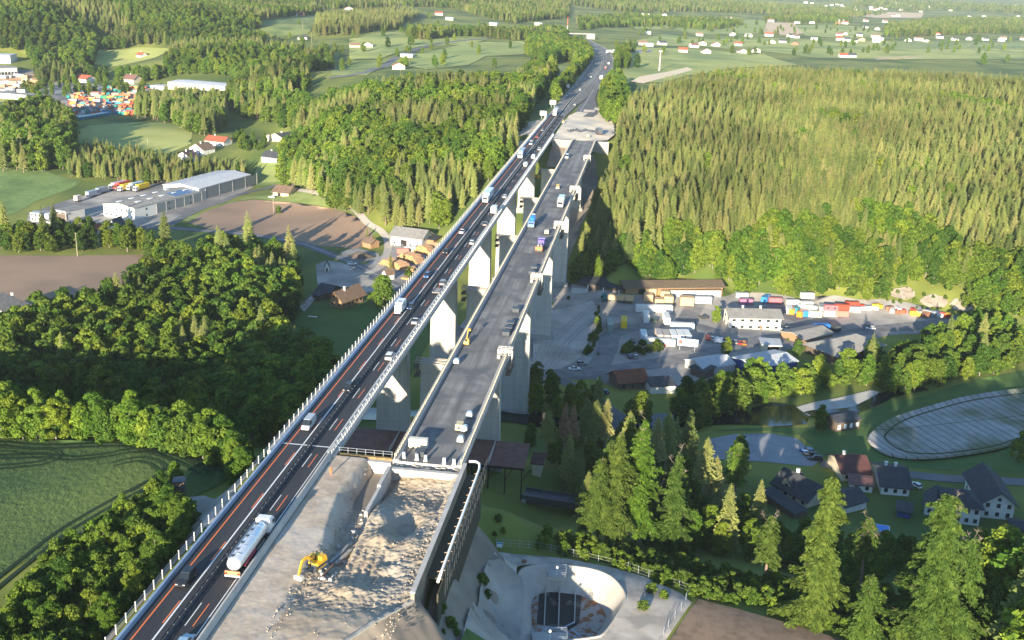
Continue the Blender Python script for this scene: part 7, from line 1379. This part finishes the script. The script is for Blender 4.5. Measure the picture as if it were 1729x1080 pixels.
# fence posts and sign around the pad
FE=empty('mesh_fence',(0,0,0),0,'thin mesh fence with grey posts around the gravel pad','fence'); fp=T((838,922),(862,924),(893,926),(930,932),(968,940),(1010,950),(1060,962),(1095,975),(1128,987),(1165,1000),(1150,1030),(1128,1060),(1112,1085))
mb=MB()
for a,b_ in zip(fp[:-1],fp[1:]):
    for h_ in (.3,1.0,1.7): mb.bar((a[0],a[1],a[2]+h_),(b_[0],b_[1],b_[2]+h_),.035)
mb.build('wire',M_steel,FE)
for a,b_ in zip(fp[:-1],fp[1:]):
    for k in range(2): mb=MB(); x=a[0]+(b_[0]-a[0])*k/2; y=a[1]+(b_[1]-a[1])*k/2; z=a[2]+(b_[2]-a[2])*k/2; mb.bar((x,y,z-.2),(x,y,z+1.9),.09); mb.build('post',M_steel,FE)
q=T((843,930))[0]; e=empty('notice_sign',q,0,'small blue and white notice sign at the fence corner','sign'); mb=MB(); mb.box(-.6,.6,-.04,.04,.9,2.1); mb.build('panel',paint((.65,.75,.82)),e); mb=MB(); mb.box(-.55,.55,-.06,-.045,1.7,2.05); mb.build('blue_band',paint((.1,.35,.6)),e); mb=MB(); mb.box(-.5,-.42,0,.06,-.2,1); mb.box(.42,.5,0,.06,-.2,1); mb.build('post',M_steel,e)
# hunting stand by the thicket
q=T((305,846))[0]; e=empty('hunting_stand',q,rad(10),'dark wooden raised hide beside the thicket trees','hide'); mb=MB(); mb.box(-1,1,-1,1,2.4,4.6); mb.build('cabin',WC['dark'],e); mb=MB(); mb.box(-1.2,1.2,-1.2,1.2,4.6,4.75); mb.build('roof',M_dsteel,e)
for sx in (-1,1):
    for sy in (-1,1): mb=MB(); mb.bar((sx*1.3,sy*1.3,-.3),(sx*.9,sy*.9,2.4),.16); mb.build('leg',WC['wood'],e)
# cone tank at the lower end of the wall
e=empty('concrete_ring',T((641,1074))[0],0,'pale round concrete ring at the lower end of the retaining wall','ring'); mb=MB(); mb.tube([(0,0,-.3),(0,0,.9)],[.6,.55],14); mb.build('ring',M_concl,e)
# worker
def person(p,rz,label,vest):
    me=bpy.data.meshes.new('person'); J=[(0,0,.95),(0,0,1.25),(0,0,1.5),(0,.02,1.72),(-.1,0,.9),(-.12,.03,.5),(-.12,0,.06),(.1,0,.9),(.12,-.05,.5),(.13,-.05,.06),(-.2,0,1.45),(-.27,.05,1.15),(-.25,.15,.9),(.2,0,1.45),(.27,.02,1.15),(.26,.12,.9)]
    me.from_pydata(J,[(0,1),(1,2),(2,3),(0,4),(4,5),(5,6),(0,7),(7,8),(8,9),(2,10),(10,11),(11,12),(2,13),(13,14),(14,15)],[]); o=bpy.data.objects.new('person',me); C.objects.link(o); o.location=p; o.rotation_euler=(0,0,rz)
    sk_=o.modifiers.new('skin','SKIN'); R=[.15,.15,.14,.10,.09,.07,.05,.09,.07,.05,.07,.05,.04,.07,.05,.04]
    for i,r in enumerate(R): me.skin_vertices[0].data[i].radius=(r,r)
    me.skin_vertices[0].data[0].use_root=True; o.modifiers.new('sub','SUBSURF').levels=1; me.materials.append(mat(vest[0],vest[1],.8)); tag(o,label,'person'); return o
q=T((1009,645))[0]; person((q[0],q[1],q[2]+.2),.5,'person in a yellow high visibility vest standing on the yard',('yellow_vest',(.65,.8,.08)))
q=UV(-55.6,178.5,exc_z(-55.6,178.5)); person(q,1.0,'person in an orange vest beside the concrete barrier',('orange_vest',(.9,.2,.06)))
# windsock like marker and garden table on the chalet lawn
q=T((514,523))[0]; e=empty('marker_post',q,0,'red and white marker post on the chalet lawn','post'); 
for i in range(4): mb=MB(); mb.tube([(0,0,i*.9),(0,0,i*.9+.9)],.14,8); mb.build('band',paint(RED if i%2 else WHT),e)
q=T((527,507))[0]; e=empty('garden_table',q,.4,'white garden table on the chalet lawn','table'); mb=MB(); mb.box(-1.2,1.2,-.5,.5,.7,.78); mb.build('table_top',M_white,e)
for sx in (-1,1):
    for sy in (-.4,.4): mb=MB(); mb.box(sx-.05,sx+.05,sy-.05,sy+.05,0,.7); mb.build('leg',M_white,e)
q=T((528,536))[0]; e=empty('bench',q,-.1,'pale long bench below the chalet lawn','bench'); mb=MB(); mb.box(-1.8,1.8,-.4,.4,.45,.55); mb.build('seat',M_white,e); mb=MB(); mb.box(-1.6,-1.4,-.3,.3,0,.45); mb.box(1.4,1.6,-.3,.3,0,.45); mb.build('leg',M_white,e)
# ---------------- big foreground trees ----------------
def htop(base,top):
    b=np.array(base,float); lo,hi=0,80
    for _ in range(40):
        m=(lo+hi)/2
        if proj(b+np.array([0,0,m]))[1]>top: lo=m
        else: hi=m
    return lo
def fg_crown(seed,h,r,n=14000,size=.36,base=.12,lumps=70,power=.7,top=.5,droop=True):
    """feathery boughs: leaf sprays lie along drooping branches"""
    g=np.random.default_rng(seed); nb=int(90+h*3); t=(np.arange(nb)+g.uniform(0,1,nb))/nb; t=t**.92; z0=h*(base+(1-base)*t*.985); L=(r*((1-t)**power)*g.uniform(.45,1.2,nb)+top); az=np.arange(nb)*2.399+g.uniform(-.4,.4,nb); ph=g.uniform(0,6.28,4); L=L*(1+.28*np.sin(az*2+t*7+ph[0])+.22*np.sin(az+t*13+ph[1])+.15*np.sin(t*31+ph[2]))
    rise=g.uniform(-.05,.35,nb)*L; cen=[(L[i]*math.cos(az[i]),L[i]*math.sin(az[i]),z0[i]+rise[i]-.35*L[i]) for i in range(nb)]
    w=L**1.6; w/=w.sum(); bi=g.choice(nb,n,p=w); s=g.uniform(.12,1.0,n)**.75; Lb=L[bi]; lat=g.normal(size=n)*(.17*Lb*(1.05-s)+.16); ver=g.normal(size=n)*.16
    ca,sa=np.cos(az[bi]),np.sin(az[bi]); P=np.c_[ca*Lb*s-sa*lat,sa*Lb*s+ca*lat,z0[bi]+rise[bi]*s-.42*Lb*s**2+ver-.25*np.abs(lat)]
    d=np.c_[ca-sa*lat*.6,sa+ca*lat*.6,-.45-.3*s]+g.normal(size=(n,3))*.35; d/=np.linalg.norm(d,axis=1)[:,None]; nn=np.c_[ca*.35,sa*.35,np.ones(n)]+g.normal(size=(n,3))*.55; b=np.cross(d,nn); b/=np.linalg.norm(b,axis=1)[:,None]; up=np.cross(b,d)
    sz=(size*g.uniform(.6,1.4,n))[:,None]; V=np.empty((n*4,3)); V[0::4]=P-d*sz*.9; V[1::4]=P+b*sz*.38+up*sz*.08; V[2::4]=P+d*sz*.9; V[3::4]=P-b*sz*.38+up*sz*.08
    return V,[tuple(q) for q in np.arange(n*4).reshape(-1,4)],cen
def fg_tree(pix,topy,r,label,name='broadleaf_tree',seed=1,m=None,n=14000,size=.36,base=.12,power=.7,dead=0,top=.5,group='big sunlit trees in the foreground',bare=None,zoff=0,lean=(0,0)):
    q=T(pix)[0]; h=htop((q[0],q[1],q[2]),topy); e=empty(name,(q[0],q[1],q[2]-.2+zoff),0,label,'tree',group); e.rotation_euler=(lean[0],lean[1],0)
    V,F,cen=fg_crown(seed,h,r,n,size,base,power=power,top=top); mesh_obj('crown',V,F,m or L_fg,e)
    g=np.random.default_rng(seed+9); t=MB(); t.tube([(0,0,-.8),(.1,0,h*.3),(-.1,.1,h*.6),(0,0,h*.97)],[.34,.27,.18,.04],8)
    for i in range(0,len(cen),2):
        cx_,cy_,cz=cen[i]; z0=max(h*base*.9,cz+.2); t.tube([(0,0,z0),(cx_*.6,cy_*.6,cz+.15),(cx_*1.02,cy_*1.02,cz)],[.09,.06,.025],4,False)
    t.build('trunk',M_bark,e)
    if dead:
        d=MB()
        for i in range(dead):
            a=g.uniform(0,6.28); z=h*g.uniform(.72,1.0); L=g.uniform(1.0,2.4); p1=(math.cos(a)*L*.6,math.sin(a)*L*.6,z+L*.35); p2=(math.cos(a)*L,math.sin(a)*L,z+L*.9); d.tube([(0,0,z),p1,p2],[.035,.025,.01],4,False)
            for k in range(12):
                f=g.uniform(.3,1); b_=(p1[0]*(1-f)+p2[0]*f,p1[1]*(1-f)+p2[1]*f,p1[2]*(1-f)+p2[2]*f); d.tube([b_,(b_[0]+g.uniform(-.9,.9),b_[1]+g.uniform(-.9,.9),b_[2]+g.uniform(.1,.9))],[.018,.008],3,False)
        d.build('dead_branch',mat('dead_wood',(.26,.205,.155),.9,(.36,.29,.23),1.5),e)
    return e
fg_tree((1007,921),770,4.2,'tall sunlit tree, leftmost of the cluster at the basin fence',seed=11,base=.20,n=24000)
fg_tree((1022,914),740,4.0,'tall sunlit tree second in the cluster at the basin fence',seed=12,base=.22,n=22000)
fg_tree((1034,924),728,4.6,'tallest sunlit tree in the middle of the cluster at the basin fence',seed=13,base=.2,n=26000)
fg_tree((1072,924),705,4.4,'bright green tree with bare top branches in the cluster at the basin fence',seed=14,base=.2,n=24000,m=L_brd,dead=3)
fg_tree((1085,915),742,3.8,'narrow sunlit tree right in the cluster at the basin fence',seed=15,base=.2,n=18000,m=L_brd)
fg_tree((1052,905),700,3.6,'tall pale green tree at the back of the cluster',seed=16,base=.25,n=18000)
fg_tree((1131,936),762,4.2,'sunlit tree with dead forked top right of the cluster',seed=17,base=.06,n=24000,dead=5)
fg_tree((1145,925),800,3.0,'shorter sunlit tree beside the forked one',seed=18,base=.05,n=14000,m=L_brd)
fg_tree((1372,1052),800,5.2,'very tall sunlit tree with full pointed crown before the cream house',seed=21,base=.02,n=60000,size=.38,power=.6,top=.6)
fg_tree((1448,1010),872,2.4,'thin tree with dead forked trunk beside the pool garden',seed=22,base=.55,n=2600,dead=5,power=.5)
fg_tree((1455,1088),968,4.4,'low spreading conifer with feathery boughs at the field edge',name='conifer',seed=23,base=.0,n=13000,power=.75)
fg_tree((1290,985),868,2.6,'small tree with dead tip left of the very tall one',seed=24,base=.35,n=5000,dead=3)
fg_tree((1560,1095),832,6.6,'broad tall tree with withered top in front of the white houses',seed=25,base=.03,n=70000,size=.36,power=.5,dead=7,top=.8)
fg_tree((1612,1080),905,4.6,'withered leaning tree right of the broad tall one',seed=26,base=.15,n=14000,dead=8,power=.5)
fg_tree((1700,1085),905,4.2,'withered tree with bare branches at the right edge',seed=27,base=.12,n=8000,dead=9,power=.5,m=L_fg)
fg_tree((1665,1110),985,4.5,'leafy tree at the bottom right corner',seed=28,base=.0,n=22000)
fg_tree((1238,850),745,3.6,'bright tree standing before the car park',seed=29,base=.4,n=6500,m=L_brd,power=.5)
for i,(bx,by,ty,rr,dd) in enumerate(((949,800,677,1.7,1),(963,800,680,1.6,1),(984,790,668,2.6,0),(1001,795,672,2.6,0),(1018,800,670,2.0,0),(1057,800,690,3.0,0),(1118,840,690,3.0,0),(1155,820,688,2.4,0),(922,790,690,2.6,0),(1182,880,735,2.6,0),(1100,850,700,2.6,0))):
    q=T((bx,by))[0]; h=htop(q,ty); lab=['dead brown spruce, left of the pale pair','dead brown spruce, right of the pale pair','tall spruce with long bare trunk and sunlit top, left of three','tall spruce with sunlit top, middle of three','thin spruce with sunlit top, right of three','dense spruce top rising behind the sunlit cluster','dark tall spruce behind the bright tree','spruce with orange bark glowing in the sun','dark slim spruce beside the viaduct pier','spruce with bare top left of the car park','dark spruce between the sunlit trees'][i]
    V,F=spruce_geo(60+i,h,rr*1.15,26,10,base=.58 if i!=5 else .4,fine=3); e=empty('spruce_tree',(q[0],q[1],q[2]-.2),0,lab,'tree','tall spruces above the shaded slope'); mesh_obj('crown',V,F,L_dead if dd else L_spr,e); trunk_geo(h,.28,0,i).build('trunk',M_bark,e)
# fallen pale branches at the cluster
q=T((1100,905))[0]; e=empty('torn_branches',(q[0],q[1],q[2]),0,'bare torn branches hanging at the right side of the bright tree','branches'); mb=MB()
for k in range(4): mb.tube([(-.6,0,9+k*1.2),(.6+.3*k,0,10+k*1.5),(1.5+.25*k,.3,12.5+k*1.6)],[.14,.1,.04],5)
mb.build('branch',mat('dead_wood',(.26,.205,.155),.9,(.36,.29,.23),1.5),e)
fg_tree((646,514),462,4.6,'round solitary tree with two crowns between chalet and motorway',seed=41,base=.2,n=14000,size=.5,power=.35,m=L_brd,group=None); 
emit_trees()
# ---------------- air ----------------
def haze():
    mb=MB(); mb.box(-2600,3400,-300,6500,-140,330)
    m=bpy.data.materials.new('haze'); m.use_nodes=True; n=m.node_tree.nodes; n.remove(n['Principled BSDF']); pv=n.new('ShaderNodeVolumePrincipled')
    pv.inputs['Color'].default_value=(.76,.87,1,1); pv.inputs['Density'].default_value=HAZE; pv.inputs['Anisotropy'].default_value=.0
    m.node_tree.links.new(pv.outputs[0],n['Material Output'].inputs['Volume']); tag(mb.build('haze',m),kind='stuff')
HAZE=4.2e-5
if HAZE: haze()
